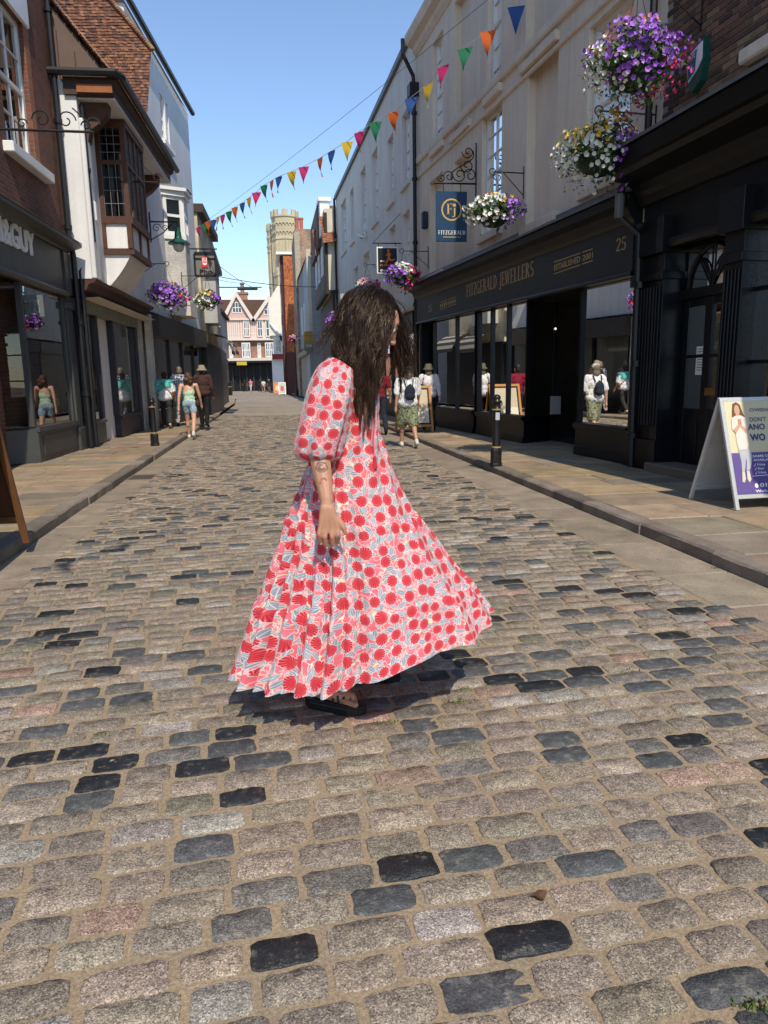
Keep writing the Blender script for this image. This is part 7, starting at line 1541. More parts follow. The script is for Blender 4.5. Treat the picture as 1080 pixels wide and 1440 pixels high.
# ================================================================== THE WOMAN IN THE DRESS
YW = 2.92
wr = gz(480, 985); wm = thing('person', 'person with long dark hair in a pink and red floral tiered dress, head bowed', 'person', (wr.x, wr.y, 0))
def mat_dress():
    m, t, b = mat('floral_cotton'); uvn = N(t, 'ShaderNodeUVMap'); uv = uvn.outputs[0]
    wn = N(t, 'ShaderNodeTexNoise'); wn.inputs['Scale'].default_value = 9; L(t, uv, wn.inputs['Vector'])
    def vsub(a, b_): n = N(t, 'ShaderNodeVectorMath', operation='SUBTRACT'); L(t, a, n.inputs[0]); (L(t, b_, n.inputs[1]) if not isinstance(b_, tuple) else setattr(n.inputs[1], 'default_value', b_)); return n.outputs[0]
    def vadd(a, tup): n = N(t, 'ShaderNodeVectorMath', operation='ADD'); L(t, a, n.inputs[0]); n.inputs[1].default_value = tup; return n.outputs[0]
    def cells(vec, scale, rnd, turns=1.0):
        v = N(t, 'ShaderNodeTexVoronoi', voronoi_dimensions='2D'); v.inputs['Scale'].default_value = scale; v.inputs['Randomness'].default_value = rnd; L(t, vec, v.inputs['Vector'])
        loc = vsub(vec, v.outputs['Position']); sc = N(t, 'ShaderNodeSeparateColor'); L(t, v.outputs['Color'], sc.inputs[0])
        rot = N(t, 'ShaderNodeVectorRotate', rotation_type='Z_AXIS'); L(t, loc, rot.inputs['Vector']); L(t, math_(t, 'MULTIPLY', sc.outputs[0], 6.283*turns), rot.inputs['Angle'])
        s = sx(rot.outputs[0], t); return s[0], s[1], sc.outputs[1], sc.outputs[2]
    def soft(x, edge, w_): return ramp(t, math_(t, 'ADD', math_(t, 'MULTIPLY', math_(t, 'SUBTRACT', edge, x), 1/w_), .5), [(0, 0), (1, 1)])
    def ln2(x, y_): return math_(t, 'SQRT', math_(t, 'ADD', math_(t, 'MULTIPLY', x, x), math_(t, 'MULTIPLY', y_, y_)))
    col = mixc(t, ramp(t, wn.outputs['Fac'], [(.42, 0), (.66, 1)]), (.74, .15, .19), (.76, .25, .27))
    # sprays of cream and lime stems
    for k, (scv, off, cc) in enumerate(((11.0, (3.1, .7, 0), (.74, .68, .42)), (14.0, (7.7, 2.3, 0), (.78, .71, .62)), (9.0, (1.7, 5.3, 0), (.80, .45, .46)))):
        nn = noise(t, vadd(uv, off), scv, 1, .4); col = mixc(t, soft(math_(t, 'ABSOLUTE', math_(t, 'SUBTRACT', nn, .5)), .0085, .005), col, cc)      # curling stems
    # pale splashes
    v = N(t, 'ShaderNodeTexVoronoi', voronoi_dimensions='2D'); v.inputs['Scale'].default_value = 62; L(t, uv, v.inputs['Vector'])
    dm = math_(t, 'MULTIPLY', soft(v.outputs['Distance'], .30, .08), ramp(t, wn.outputs['Fac'], [(.52, 0), (.57, 1)])); col = mixc(t, dm, col, (.78, .71, .64))
    col = mixc(t, math_(t, 'MULTIPLY', soft(v.outputs['Distance'], .13, .05), dm), col, (.55, .03, .06))
    # leaves: pointed ovals with pale rib and outline, two layers
    for k, (off, sc_, ll, lw) in enumerate((((.31, .17, 0), 15.5, .034, .0125), ((.07, .43, 0), 14.0, .031, .0115))):
        x, y_, r1, r2 = cells(vadd(uv, off), sc_, .8); xx = math_(t, 'DIVIDE', x, ll); prof = math_(t, 'MULTIPLY', math_(t, 'SUBTRACT', 1.0, math_(t, 'MULTIPLY', xx, xx)), lw)
        ay = math_(t, 'ABSOLUTE', y_); dd = math_(t, 'SUBTRACT', ay, prof); keep = math_(t, 'GREATER_THAN', r1, .12)
        out = math_(t, 'MULTIPLY', soft(dd, .0022, .0016), keep); inn = math_(t, 'MULTIPLY', soft(dd, 0.0, .0016), keep)
        col = mixc(t, out, col, (.74, .68, .54)); lc = mixc(t, r2, (.22, .27, .34), (.36, .40, .45)); col = mixc(t, inn, col, lc)
        col = mixc(t, math_(t, 'MULTIPLY', inn, soft(ay, .0009, .0008)), col, (.74, .72, .66))
    # scalloped red flowers with fan of darker lines
    x, y_, r1, r2 = cells(uv, 10.2, .42); r_ = ln2(x, y_); an = math_(t, 'ARCTAN2', y_, x)
    sca = math_(t, 'MULTIPLY', math_(t, 'ABSOLUTE', math_(t, 'SINE', math_(t, 'MULTIPLY', an, 4.5))), .0035); size = math_(t, 'ADD', math_(t, 'MULTIPLY', r2, .009), .0265); edge = math_(t, 'ADD', size, sca)
    dd = math_(t, 'SUBTRACT', r_, edge); col = mixc(t, soft(dd, .0022, .0018), col, (.76, .58, .54)); fm = soft(dd, 0.0, .0015)
    yy = math_(t, 'ADD', y_, .03); fan = math_(t, 'ARCTAN2', x, yy); lines = math_(t, 'GREATER_THAN', math_(t, 'SINE', math_(t, 'MULTIPLY', fan, 26.0)), .62)
    fc = mixc(t, math_(t, 'MULTIPLY', lines, .8), (.63, .045, .06), (.36, .012, .025)); pale = math_(t, 'LESS_THAN', math_(t, 'SINE', math_(t, 'MULTIPLY', fan, 26.0)), -.82)
    rim = math_(t, 'MULTIPLY', pale, ramp(t, math_(t, 'DIVIDE', r_, edge), [(.45, 0), (.9, 1)])); fc = mixc(t, math_(t, 'MULTIPLY', rim, .75), fc, (.78, .36, .36)); col = mixc(t, fm, col, fc)
    wv_ = noise(t, uv, 700, 2); col = mixc(t, 1.0, col, ramp(t, wv_, [(.3, .93), (.7, 1.05)]), 'MULTIPLY')
    L(t, col, b.inputs['Base Color']); b.inputs['Roughness'].default_value = .82; b.inputs['Specular IOR Level'].default_value = .2; b.inputs['Sheen Weight'].default_value = .15
    cr = noise(t, uv, 14, 4); bump(t, b, math_(t, 'ADD', cr, math_(t, 'MULTIPLY', noise(t, uv, 45, 3), .4)), .35, .012)
    out = t.nodes['Material Output']; tl = N(t, 'ShaderNodeBsdfTranslucent'); L(t, col, tl.inputs[0]); mx = N(t, 'ShaderNodeMixShader'); mx.inputs[0].default_value = .14
    L(t, b.outputs[0], mx.inputs[1]); L(t, tl.outputs[0], mx.inputs[2]); L(t, mx.outputs[0], out.inputs[0]); return m
M_DRESS = mat_dress()
# rings from collar to hem: left px, right px, half depth
RG = [((470, 497), (503, 502), .055), ((458, 506), (515, 512), .12), ((450, 522), (524, 526), .165), ((447, 560), (530, 566), .18), ((444, 608), (533, 606), .175), ((436, 648), (544, 642), .185),
      ((422, 684), (560, 680), .215), ((407, 726), (583, 720), .25), ((388, 782), (618, 768), .29), ((366, 842), (652, 813), .33), ((346, 903), (674, 842), .36), ((330, 944), (687, 860), .385)]
def ringdata():
    o = []
    for l_, r_, b in RG:
        a, c = onY(*l_, YW), onY(*r_, YW); o.append((a.x, a.z, c.x, c.z, b))
    return np.array(o)
RD = ringdata()
# spline through the rings by length along the cloth
cl = np.concatenate([[0], np.cumsum(np.hypot(np.diff(RD[:, 0]+RD[:, 2])/2, np.diff(RD[:, 1]+RD[:, 3])/2))])
def catmull(xs, ys, q):
    i = np.clip(np.searchsorted(xs, q)-1, 0, len(xs)-2); h_ = xs[i+1]-xs[i]; t = (q-xs[i])/h_
    d = np.gradient(ys, xs, axis=0); return (2*t**3-3*t**2+1)*ys[i]+(t**3-2*t**2+t)*h_*d[i]+(-2*t**3+3*t**2)*ys[i+1]+(t**3-t**2)*h_*d[i+1]
NR, NT = 150, 420
sv = np.linspace(0, cl[-1], NR); seam1, seam2 = cl[7], cl[9]
th = np.linspace(0, 2*np.pi, NT, endpoint=False)
def wrapd(a, c): return np.abs((a-c+np.pi) % (2*np.pi)-np.pi)
left = np.exp(-(wrapd(th, math.pi*1.15)/.85)**2); rightw = np.exp(-(wrapd(th, math.pi*1.86)/.75)**2)
ph = th+.16*np.sin(3*th+.8)+.07*np.sin(7*th)
f1 = np.sin(13*ph+.5); f1 = np.sign(f1)*np.abs(f1)**.8; f2 = np.sin(27*ph+1.1); f3 = np.sin(7*ph+2.0); crease = -(1-np.abs(np.sin(8.5*ph+.4)))**4-.6*(1-np.abs(np.sin(14*ph+1.7)))**5; wide = np.exp(-(wrapd(th, math.pi*1.28)/.75)**2); f4 = np.sin(74*th+2*np.sin(5*th))
V = np.zeros((NR, NT, 3)); UVd = np.zeros((NR, NT, 2))
for i, q in enumerate(sv):
    xl_, zl_, xr_, zr_, b = catmull(cl, RD, q); g = q/cl[-1]; a = (xr_-xl_)/2
    grow = np.clip((q-cl[5])/(cl[-1]-cl[5]), 0, 1)
    A = .060*grow**1.05; gath = .0
    for s_ in (seam1, seam2):
        d = q-s_; gath += .0055*np.exp(-(max(d, 0)/.07)**2)*(1 if d >= -.004 else 0) + .004*np.exp(-(d/.006)**2)
    fold = A*(left*(.34*f1+.46*f2)+.16*f3*(1-left*.4)+.13*f2*(1-left)*(1-.5*rightw)+.20*f1*(1-left)+.12*np.sin(41*ph)*(left+.3)) + gath*f4*.6 + .052*grow**.9*wide*(crease+.25)
    fold += .006*np.clip((q-.05)/.1, 0, 1)*(1-grow)*(np.sin(9*th+3*q*9)+.6*np.sin(16*th))
    for s_ in (seam1, seam2):
        d = q-s_; fold -= .007*np.exp(-(d/.008)**2); 
        if d > 0: fold += .010*np.exp(-d/.06)
    # fall of the hem: the near left corner hangs lower
    zo = -.035*grow**2*np.exp(-(wrapd(th, math.pi*1.30)/.5)**2)+.012*grow*np.sin(5*th+1)
    rr = 1+0*th
    V[i, :, 0] = (xl_+xr_)/2+(a+fold)*np.cos(th); V[i, :, 1] = YW+(b+fold)*np.sin(th)-.0; V[i, :, 2] = (zl_+zr_)/2+(zr_-zl_)/2*np.cos(th)+zo
    ang = np.linspace(-np.pi, np.pi, 721); spd = np.hypot(max(a, .06)*np.cos(ang), b*np.sin(ang)); arc = np.concatenate([[0], np.cumsum((spd[1:]+spd[:-1])/2*(ang[1]-ang[0]))]); arc -= arc[360]
    UVd[i, :, 0] = np.interp((th-1.5*np.pi+np.pi) % (2*np.pi)-np.pi, ang, arc)*1.55; UVd[i, :, 1] = -q*1.55
# seam of the uv wrap sits at the far side (theta = pi/2): roll the columns so the cut falls there
k0 = int(round(NT*.25)); V = np.roll(V, -k0-1, axis=1); UVd = np.roll(UVd, -k0-1, axis=1)
idx = np.arange(NR*NT).reshape(NR, NT)
fs = [(idx[i, k], idx[i, k+1], idx[i+1, k+1], idx[i+1, k]) for i in range(NR-1) for k in range(NT-1)]
mb = MB(); mb.add(V.reshape(-1, 3), fs); dress = mb.build('dress', M_DRESS, wm, smooth=True, recalc=False, uv=UVd.reshape(-1, 2))
# puff sleeve
SLV = [((470, 503), (496, 520), .05), ((452, 512), (497, 540), .085), ((440, 530), (496, 556), .105), ((428, 566), (492, 580), .115), ((420, 600), (486, 606), .12), ((415, 626), (480, 629), .118), ((418, 640), (477, 640), .105), ((429, 647), (473, 645), .075), ((434, 643), (469, 641), .06)]
YS = 2.735; SD = np.array([(*[v for p in (onY(*l_, YS), onY(*r_, YS)) for v in (p.x, p.z)], b) for l_, r_, b in SLV])
sl_ = np.concatenate([[0], np.cumsum(np.hypot(np.diff(SD[:, 0]+SD[:, 2])/2, np.diff(SD[:, 1]+SD[:, 3])/2)+.012)])
NR2, NT2 = 70, 140; th2 = np.linspace(0, 2*np.pi, NT2, endpoint=False); V2 = np.zeros((NR2, NT2, 3)); U2 = np.zeros((NR2, NT2, 2))
for i, q in enumerate(np.linspace(0, sl_[-1], NR2)):
    xl_, zl_, xr_, zr_, b = catmull(sl_, SD, q); g = q/sl_[-1]; a = math.hypot(xr_-xl_, zr_-zl_)/2; p2 = th2+.2*np.sin(2*th2)
    fold = .010*np.sin(5*p2+2.5*g)*(.4+.6*g)+.006*np.sin(11*p2+1)*(g**2+.15)+.0035*np.sin(23*th2)*max(0, g-.75)*4
    ux_, uz_ = (xr_-xl_)/(2*a), (zr_-zl_)/(2*a)
    V2[i, :, 0] = (xl_+xr_)/2+ux_*(a+fold)*np.cos(th2); V2[i, :, 2] = (zl_+zr_)/2+uz_*(a+fold)*np.cos(th2); V2[i, :, 1] = YS+.0+(b+fold)*np.sin(th2)
    U2[i, :, 0] = ((th2-1.5*np.pi+np.pi) % (2*np.pi)-np.pi)*.105*1.55+3.3; U2[i, :, 1] = -q*1.55+.4
k0 = int(round(NT2*.25)); V2 = np.roll(V2, -k0-1, axis=1); U2 = np.roll(U2, -k0-1, axis=1); idx = np.arange(NR2*NT2).reshape(NR2, NT2)
mb = MB(); mb.add(V2.reshape(-1, 3), [(idx[i, k], idx[i, (k+1) % NT2], idx[i+1, (k+1) % NT2], idx[i+1, k]) for i in range(NR2-1) for k in range(NT2-1)]); mb.build('sleeve', M_DRESS, wm, smooth=True, recalc=False, uv=U2.reshape(-1, 2))
# far sleeve, mostly hidden behind the body
V3 = V2.copy(); V3[:, :, 1] = 2*YW-V3[:, :, 1]+.0; V3[:, :, 0] += .10; mb = MB(); mb.add(V3.reshape(-1, 3), [(idx[i, k], idx[i, k+1], idx[i+1, k+1], idx[i+1, k]) for i in range(NR2-1) for k in range(NT2-1)]); mb.build('sleeve', M_DRESS, wm, smooth=True, recalc=False, uv=U2.reshape(-1, 2))
# tie cords at the neckline with tassel
def WP(px, py, Y): return onY(px, py, Y)
mb = MB(); mb.tube([WP(527, 560, 2.78), WP(528, 590, 2.765), WP(526, 615, 2.76), WP(527, 645, 2.75)], .0035, 5); mb.tube([WP(529, 560, 2.78), WP(524, 600, 2.765), WP(522, 628, 2.76)], .0035, 5); mb.build('neck_tie', pm('pink_cord', (.62, .2, .22), .8), wm)
mb = MB(); p = WP(527, 648, 2.75); mb.lathe([(.003, .02), (.008, .012), (.007, 0), (.011, -.03), (.002, -.032)], 8, p); mb.build('tassel', pm('red_tassel', (.45, .03, .05), .9), wm)
# body, arm and hand: one skin
YA = 2.70; M_SKINW = skinmat('warm_skin', (.43, .225, .135))
B_ = lambda px, py, Y=YA: onY(px, py, Y)
P = [('c', B_(480, 530, 2.78), .05, B_(447, 628, YA), .042), ('c', B_(447, 622, 2.70), .0425, B_(453, 664, 2.65), .037), ('c', B_(453, 664, 2.65), .037, B_(459, 700, 2.605), .0265), ('c', B_(459, 700, 2.605), .0265, B_(460, 717, 2.592), .0215)]
HY = 2.588
def H(px, py, dy=0): return onY(px, py, HY+dy)
for a, b in (((456, 714), (451.5, 741)), ((459, 714), (459, 743)), ((462, 714), (467.5, 743)), ((465, 715), (474.5, 741))): P.append(('c', H(*a), .0175, H(*b, -.004), .0125))
FG = [[(450.8, 741, -.004), (448.6, 751, -.008), (449.2, 758, .004), (451.5, 764, .014)], [(458.5, 743, -.006), (457, 755, -.012), (457.6, 763, .0), (459.5, 769.5, .012)], [(467, 743, -.006), (466.8, 755, -.013), (467.2, 763, -.001), (468.4, 769.5, .011)], [(474.5, 741, -.004), (475.6, 752, -.011), (475.6, 759, .0), (475.8, 765.5, .010)]]
for fg in FG:
    rr = [.0105, .0095, .0087, .0072]
    for k in range(3): P.append(('c', H(*fg[k]), rr[k], H(*fg[k+1]), rr[k+1]))
TH_ = [(466, 722, .004), (476, 731, -.004), (482.5, 741, -.010), (486, 750, -.006)]; rr = [.015, .0125, .0105, .008]
for k in range(3): P.append(('c', H(*TH_[k]), rr[k], H(*TH_[k+1]), rr[k+1]))
# torso under the cloth, neck and head
hc = onY(524, 452, YW-.01)
fw = Vector((.80, -.10, -.52)).normalized(); upv = (Vector((0, 0, 1))-fw*fw.z).normalized(); rt = fw.cross(upv).normalized()
def HD(f_, u_, r_): return hc+fw*f_+upv*u_+rt*r_
nk = onY(489, 500, YW)
P += [('c', nk-Vector((.01, 0, .06)), .058, hc-fw*.03-upv*.05, .05), ('c', nk-Vector((.0, .1, .08)), .055, nk-Vector((.0, -.1, .08)), .055), ('e', nk-Vector((-.0, 0, .22)), (.10, .145, .17)), ('e', nk-Vector((-.02, 0, .48)), (.10, .135, .2)),
      ('c', HD(-.02, .02, 0), .094, HD(.015, .015, 0), .088), ('c', HD(.02, -.055, 0), .062, HD(.055, -.085, 0), .036), ('c', HD(.058, -.02, -.03), .036, HD(.058, -.02, .03), .036), ('c', HD(.070, .035, -.026), .027, HD(.070, .035, .026), .027), ('c', HD(.092, .022, 0), .009, HD(.106, -.012, 0), .0095), ('c', HD(.106, -.012, 0), .0095, HD(.114, -.028, 0), .0115), ('c', HD(.105, -.031, -.009), .008, HD(.105, -.031, .009), .008), ('c', HD(.092, -.056, -.014), .0105, HD(.092, -.056, .014), .0105), ('c', HD(.09, -.067, -.012), .0105, HD(.09, -.067, .012), .0105), ('e', HD(.078, -.098, 0), (.022, .022, .02)), ('c', HD(-.01, -.005, .088), .016, HD(-.012, -.035, .085), .011), ('c', HD(-.01, -.005, -.088), .016, HD(-.012, -.035, -.085), .011)]
# legs and feet
ft_t, ft_h = gz(509, 992, .045), gz(448, 982, .045)
dirf = (ft_t-ft_h); dirf.z = 0; fl_ = dirf.length; dirf.normalize(); perp = Vector((-dirf.y, dirf.x, 0))
FTL = .245; ft_h = ft_t-dirf*FTL
def FT(o, a, s, z): return o+dirf*a+perp*s+Vector((0, 0, z))
o1_ = Vector((ft_h.x, ft_h.y, 0)); o2_ = o1_+Vector((.20, .30, 0))
for o, sgn in ((o1_, 1), (o2_, -1)):
    an_ = FT(o, .04, 0, .135); P += [('c', FT(o, .03, 0, .085), .034, FT(o, .12, 0, .082), .036), ('c', FT(o, .12, 0, .08), .036, FT(o, .185, 0, .066), .034), ('c', FT(o, .05, 0, .1), .034, an_, .033), ('c', an_, .033, FT(o, .03, 0, .32), .05), ('c', FT(o, .03, 0, .32), .05, FT(o, .05, 0, .5), .055), ('c', FT(o, .05, 0, .5), .058, (nk.x+.02, YW+.08*-sgn, .92), .085)]
    for k in range(5):
        s_ = (k-2)*.0165*sgn; ln = (.235, .228, .22, .21, .195)[k] if sgn > 0 else (.235, .228, .22, .21, .195)[k]; P.append(('c', FT(o, .175, s_*.9, .066), .0125, FT(o, ln-.005, s_, .06), .0115 if k else .0135))
blob('body', P, M_SKINW, wm, .0034, 5)
# eyes, brows and lips on the bowed face
for s_ in (-1, 1):
    mb = MB(); mb.ball(HD(.086, .012, s_*.032), .0125, 12, 8); e_ = mb.build('eye', pm('eye_white_%d' % s_, (.6, .58, .55), .3, .02, bstr=0), wm, smooth=True)
    mb = MB(); mb.ball(HD(.0965, .010, s_*.032), .0058, 10, 6); mb.build('iris', pm('iris_%d' % s_, (.05, .025, .012), .2, .02, bstr=0), e_, smooth=True)
    mb = MB(); mb.tube([HD(.098, .034, s_*.014), HD(.1, .041, s_*.032), HD(.09, .036, s_*.05)], [.003, .004, .002], 5); mb.build('eyebrow', HAIRM['dark'], wm)
    mb = MB(); mb.tube([HD(.099, .018, s_*.020), HD(.1015, .021, s_*.032), HD(.095, .017, s_*.045)], .0022, 5); mb.build('eyelid', HAIRM['dark'], e_)
mb = MB(); mb.tube([HD(.098, -.0565, -.02), HD(.105, -.0535, -.006), HD(.105, -.0535, .006), HD(.098, -.0565, .02)], [.003, .0062, .0062, .003], 6); mb.tube([HD(.096, -.068, -.017), HD(.102, -.0685, 0), HD(.096, -.068, .017)], [.003, .007, .003], 6); mb.build('lips', pm('lip_tint', (.42, .11, .10), .4, .05, bstr=0), wm, smooth=True)
# nails, ring, tattoo
for k, fg in enumerate(FG):
    p = H(*fg[3]); q = H(*fg[2]); d = (p-q).normalized(); mb = MB(); mb.ball(p+Vector((0, -.0062, .001)), (.0048, .0022, .0062), 8, 6); mb.build('fingernail', pm('nail_%d' % k, (.6, .38, .32), .3, .03, bstr=0), wm, smooth=True)
p = H(475.6, 754, -.0105); mb = MB(); pts = [p+Vector((.0105*math.cos(q), .0105*math.sin(q), .001*math.sin(q))) for q in np.linspace(0, 2*math.pi, 15)]; mb.tube(pts, .0016, 5); rg = mb.build('finger_ring', pm('silver_ring', (.55, .53, .5), .25, .05, metal=.9), wm)
mb = MB(); mb.ball(p+Vector((0, -.0125, 0)), (.0045, .003, .0045), 8, 6); mb.build('ring_stone', pm('grey_stone', (.12, .13, .14), .2), rg)
# platform sandals
M_LEATH = pm('black_leather', (.012, .012, .012), .38, .2, 30, 90, .2, .002)
def outline(t):      # sole half widths along the foot
    return np.interp(t, [-.02, 0, .02, .08, .15, .2, .235, .255, .262], [.012, .026, .031, .033, .041, .043, .036, .02, .006])
for o, sgn in ((o1_, 1), (o2_, -1)):
    ts = np.linspace(-.02, .262, 22); loop = [(t, outline(t)) for t in ts]+[(t, -outline(t)) for t in ts[::-1]]
    mb = MB(); n = len(loop); lv = [(0.94, .001), (1.0, .008), (1.0, .030), (.97, .033), (1.0, .036), (1.0, .044), (.95, .047)]
    vs = [FT(o, .12+(a-.12)*(sc if sc < 1 else 1), s*sc, z+.004) for sc, z in lv for a, s in loop]
    fs = [(j*n+i, j*n+(i+1) % n, (j+1)*n+(i+1) % n, (j+1)*n+i) for j in range(len(lv)-1) for i in range(n)]+[tuple(range(n-1, -1, -1)), tuple((len(lv)-1)*n+i for i in range(n))]
    mb.add(vs, fs); sole = mb.build('sandal', M_LEATH, wm, smooth=False)
    for a0, a1, w_, hgt in ((.205, .2, .010, .088), (.18, .172, .010, .100), (.155, .142, .010, .110), (.13, .115, .010, .118), (.075, .06, .009, .15)):
        mb = MB()
        pts = [FT(o, a0+(a1-a0)*math.sin(q), math.cos(q)*(outline(a0)-.002), .045+(hgt-.045)*math.sin(q)**.8) for q in np.linspace(0, math.pi, 13)]
        for i in range(12):
            mb.add([pts[i]-dirf*w_/2, pts[i]+dirf*w_/2, pts[i+1]+dirf*w_/2, pts[i+1]-dirf*w_/2, pts[i]-dirf*w_/2-Vector((0, 0, .004)), pts[i]+dirf*w_/2-Vector((0, 0, .004)), pts[i+1]+dirf*w_/2-Vector((0, 0, .004)), pts[i+1]-dirf*w_/2-Vector((0, 0, .004))], [(0, 1, 2, 3), (7, 6, 5, 4), (0, 4, 5, 1), (2, 6, 7, 3), (0, 3, 7, 4), (1, 5, 6, 2)])
        mb.build('strap', M_LEATH, sole)
# hair: scalp cap and some thousands of strands
def mat_hair():
    m, t, b = mat('dark_brown_hair'); a = N(t, 'ShaderNodeAttribute', attribute_name='Col').outputs['Color']; L(t, a, b.inputs['Base Color'])
    b.inputs['Roughness'].default_value = .29; b.inputs['Specular IOR Level'].default_value = .5; b.inputs['Specular Tint'].default_value = (.9, .7, .55, 1); return m
M_HAIRW = mat_hair()
mb = MB(); n, m_ = 28, 16; vs = []
for i in range(m_+1):
    t_ = math.pi*.62*i/m_
    for k in range(n): q = 2*math.pi*k/n; vs.append(HD(-.012-.0+.108*math.sin(t_)*math.cos(q)*(1.0 if math.cos(q) < 0 else .82)-.03*math.sin(t_), .02+.108*math.cos(t_), .098*math.sin(t_)*math.sin(q)))
mb.add(vs, [(i*n+k, i*n+(k+1) % n, (i+1)*n+(k+1) % n, (i+1)*n+k) for i in range(m_) for k in range(n)]); mb.cur = None; mb.c = [(.02, .012, .008)]*len(mb.f)
hair = mb.build('hair', M_HAIRW, wm, smooth=True)
def locks(guides, S, K, groupf, rad, rho, seed, name):
    """wavy locks: each guide carries a bundle of strands that draws together towards its tip"""
    rg = np.random.default_rng(seed); NS = guides*S; Vs = np.zeros((NS, K, 3, 3)); Cs = np.zeros((NS, 3)); t_ = np.linspace(0, 1, K); n = 0
    for g in range(guides):
        c0, c1, c2, c3, wa = groupf(rg); c0, c1, c2, c3 = map(np.array, (c0, c1, c2, c3)); p1, p2 = rg.uniform(0, 6.28, 2); fr = rg.uniform(1.3, 2.3); gc = rg.uniform(.6, 1.5); wv = np.clip(t_*1.5-.3, 0, 1)
        for k in range(S):
            o = rg.normal(0, 1, 3)*rho; q = rg.normal(0, .006, 3); e_ = c3+np.array([0, 0, rg.normal(0, .02)])
            B0 = ((1-t_)**3)[:, None]*(c0+q)+(3*(1-t_)**2*t_)[:, None]*(c1+q)+(3*(1-t_)*t_**2)[:, None]*c2+(t_**3)[:, None]*e_
            prof = np.interp(t_, [0, .3, .7, 1], [.5, 1.0, .95, .35])[:, None]; B0 = B0+o*prof
            dp = rg.normal(0, .07); B0[:, 0] += wa*wv*np.sin(fr*6.28*t_+p1+dp); B0[:, 1] += wa*.8*wv*np.cos(fr*6.28*t_+p2+dp)
            B0[:, 0] += .0016*np.sin(11*t_+rg.uniform(0, 6)); r_ = rad*rg.uniform(.7, 1.25)*(1-.6*t_**2)
            tan = np.gradient(B0, axis=0); tan /= np.linalg.norm(tan, axis=1)[:, None]+1e-9; a = np.cross(tan, [0.2, .3, .93]); a /= np.linalg.norm(a, axis=1)[:, None]+1e-9; b = np.cross(tan, a)
            for m3 in range(3): Vs[n, :, m3] = B0+(a*math.cos(2.094*m3)+b*math.sin(2.094*m3))*r_[:, None]
            gg = gc*rg.uniform(.75, 1.3); Cs[n] = (.0100*gg, .0048*gg, .0029*gg); n += 1
    base = (np.arange(NS)[:, None, None]*K+np.arange(K-1)[None, :, None])*3; k = np.arange(3)[None, None, :]; kn = ((np.arange(3)+1) % 3)[None, None, :]
    F4 = np.stack([base+k, base+kn, base+3+kn, base+3+k], -1).reshape(-1, 4)
    me = bpy.data.meshes.new(name); nf = len(F4); me.vertices.add(NS*K*3); me.vertices.foreach_set('co', Vs.reshape(-1).astype(np.float32)); me.loops.add(nf*4); me.loops.foreach_set('vertex_index', F4.reshape(-1).astype(np.int32)); me.polygons.add(nf); me.polygons.foreach_set('loop_start', (np.arange(nf)*4).astype(np.int32)); me.polygons.foreach_set('loop_total', np.full(nf, 4, np.int32)); me.update(calc_edges=True)
    ca = me.color_attributes.new('Col', 'FLOAT_COLOR', 'POINT'); arr = np.ones((NS, K*3, 4), np.float32); arr[:, :, :3] = Cs[:, None, :]*(1+2.4*np.repeat(t_, 3)**2)[None, :, None]; ca.data.foreach_set('color', arr.reshape(-1)); me.polygons.foreach_set('use_smooth', [True]*nf); me.materials.append(M_HAIRW)
    o = bpy.data.objects.new(name, me); COL.objects.link(o); o.parent = hair; o['kind'] = 'stuff'; return o
def root(rg, az0, az1, t0, t1):
    q = rg.uniform(az0, az1); tt = rg.uniform(t0, t1); d = np.array(fw)*math.sin(tt)*math.cos(q)+np.array(upv)*math.cos(tt)+np.array(rt)*math.sin(tt)*math.sin(q)
    return np.array(hc)+np.array(fw)*(-.028)+np.array(upv)*.018+d*.096, d
def hug(c0, d, mid, ln=.085, out=.007):
    v = mid-c0; v = v-d*v.dot(d); v /= np.linalg.norm(v)+1e-9; return c0+v*ln+d*out
npx = lambda px, py, Y: np.array(onY(px, py, Y))
near_sgn = 1 if rt.y < 0 else -1          # which way rt points: the near side of the head
def near_group(rg):
    s = near_sgn*math.pi/2; c0, d = root(rg, s-1.35, s+.9, .12, 1.5); mx = rg.uniform(-1.5, 1.5)
    mid = npx(496+mx*18, 502+rg.normal(0, 8), 2.77+rg.normal(0, .02)); end = npx(507+mx*12+rg.normal(0, 3), np.clip(556+rg.normal(0, 26)-abs(mx)*12, 505, 600), 2.75+rg.normal(0, .012)); return c0, hug(c0, d, mid), mid, end, rg.uniform(.009, .020)
def back_group(rg):
    c0, d = root(rg, math.pi-1.1, math.pi+1.1, .15, 1.6); mx = rg.uniform(-1.4, 1.4)
    mid = npx(474+mx*8, 484+rg.normal(0, 7), 2.83+rg.normal(0, .04)); end = npx(490+mx*12, 545+rg.normal(0, 18), 2.785+rg.normal(0, .02)); return c0, hug(c0, d, mid, .08, .008), mid, end, rg.uniform(.009, .020)
def far_group(rg):
    s = -near_sgn*math.pi/2; c0, d = root(rg, s-.9, s+1.1, .1, 1.3); mx = rg.uniform(-1.4, 1.4)
    mid = npx(565+mx*8, 468+rg.normal(0, 8), 3.0+rg.normal(0, .02)); end = npx(565+mx*11, 512+rg.normal(0, 16), 3.0+rg.normal(0, .02)); return c0, hug(c0, d, mid, .08, .008), mid, end, rg.uniform(.009, .020)
def front_near(rg):
    s = near_sgn*.8; c0, d = root(rg, s-.5, s+.4, .12, .95); mx = rg.uniform(-1.4, 1.4)
    mid = npx(525+mx*9, 482+rg.normal(0, 7), 2.785+rg.normal(0, .015)); end = npx(520+mx*9, np.clip(545+rg.normal(0, 26), 500, 600), 2.748+rg.normal(0, .012)); return c0, hug(c0, d, mid, .08, .008), mid, end, rg.uniform(.009, .020)
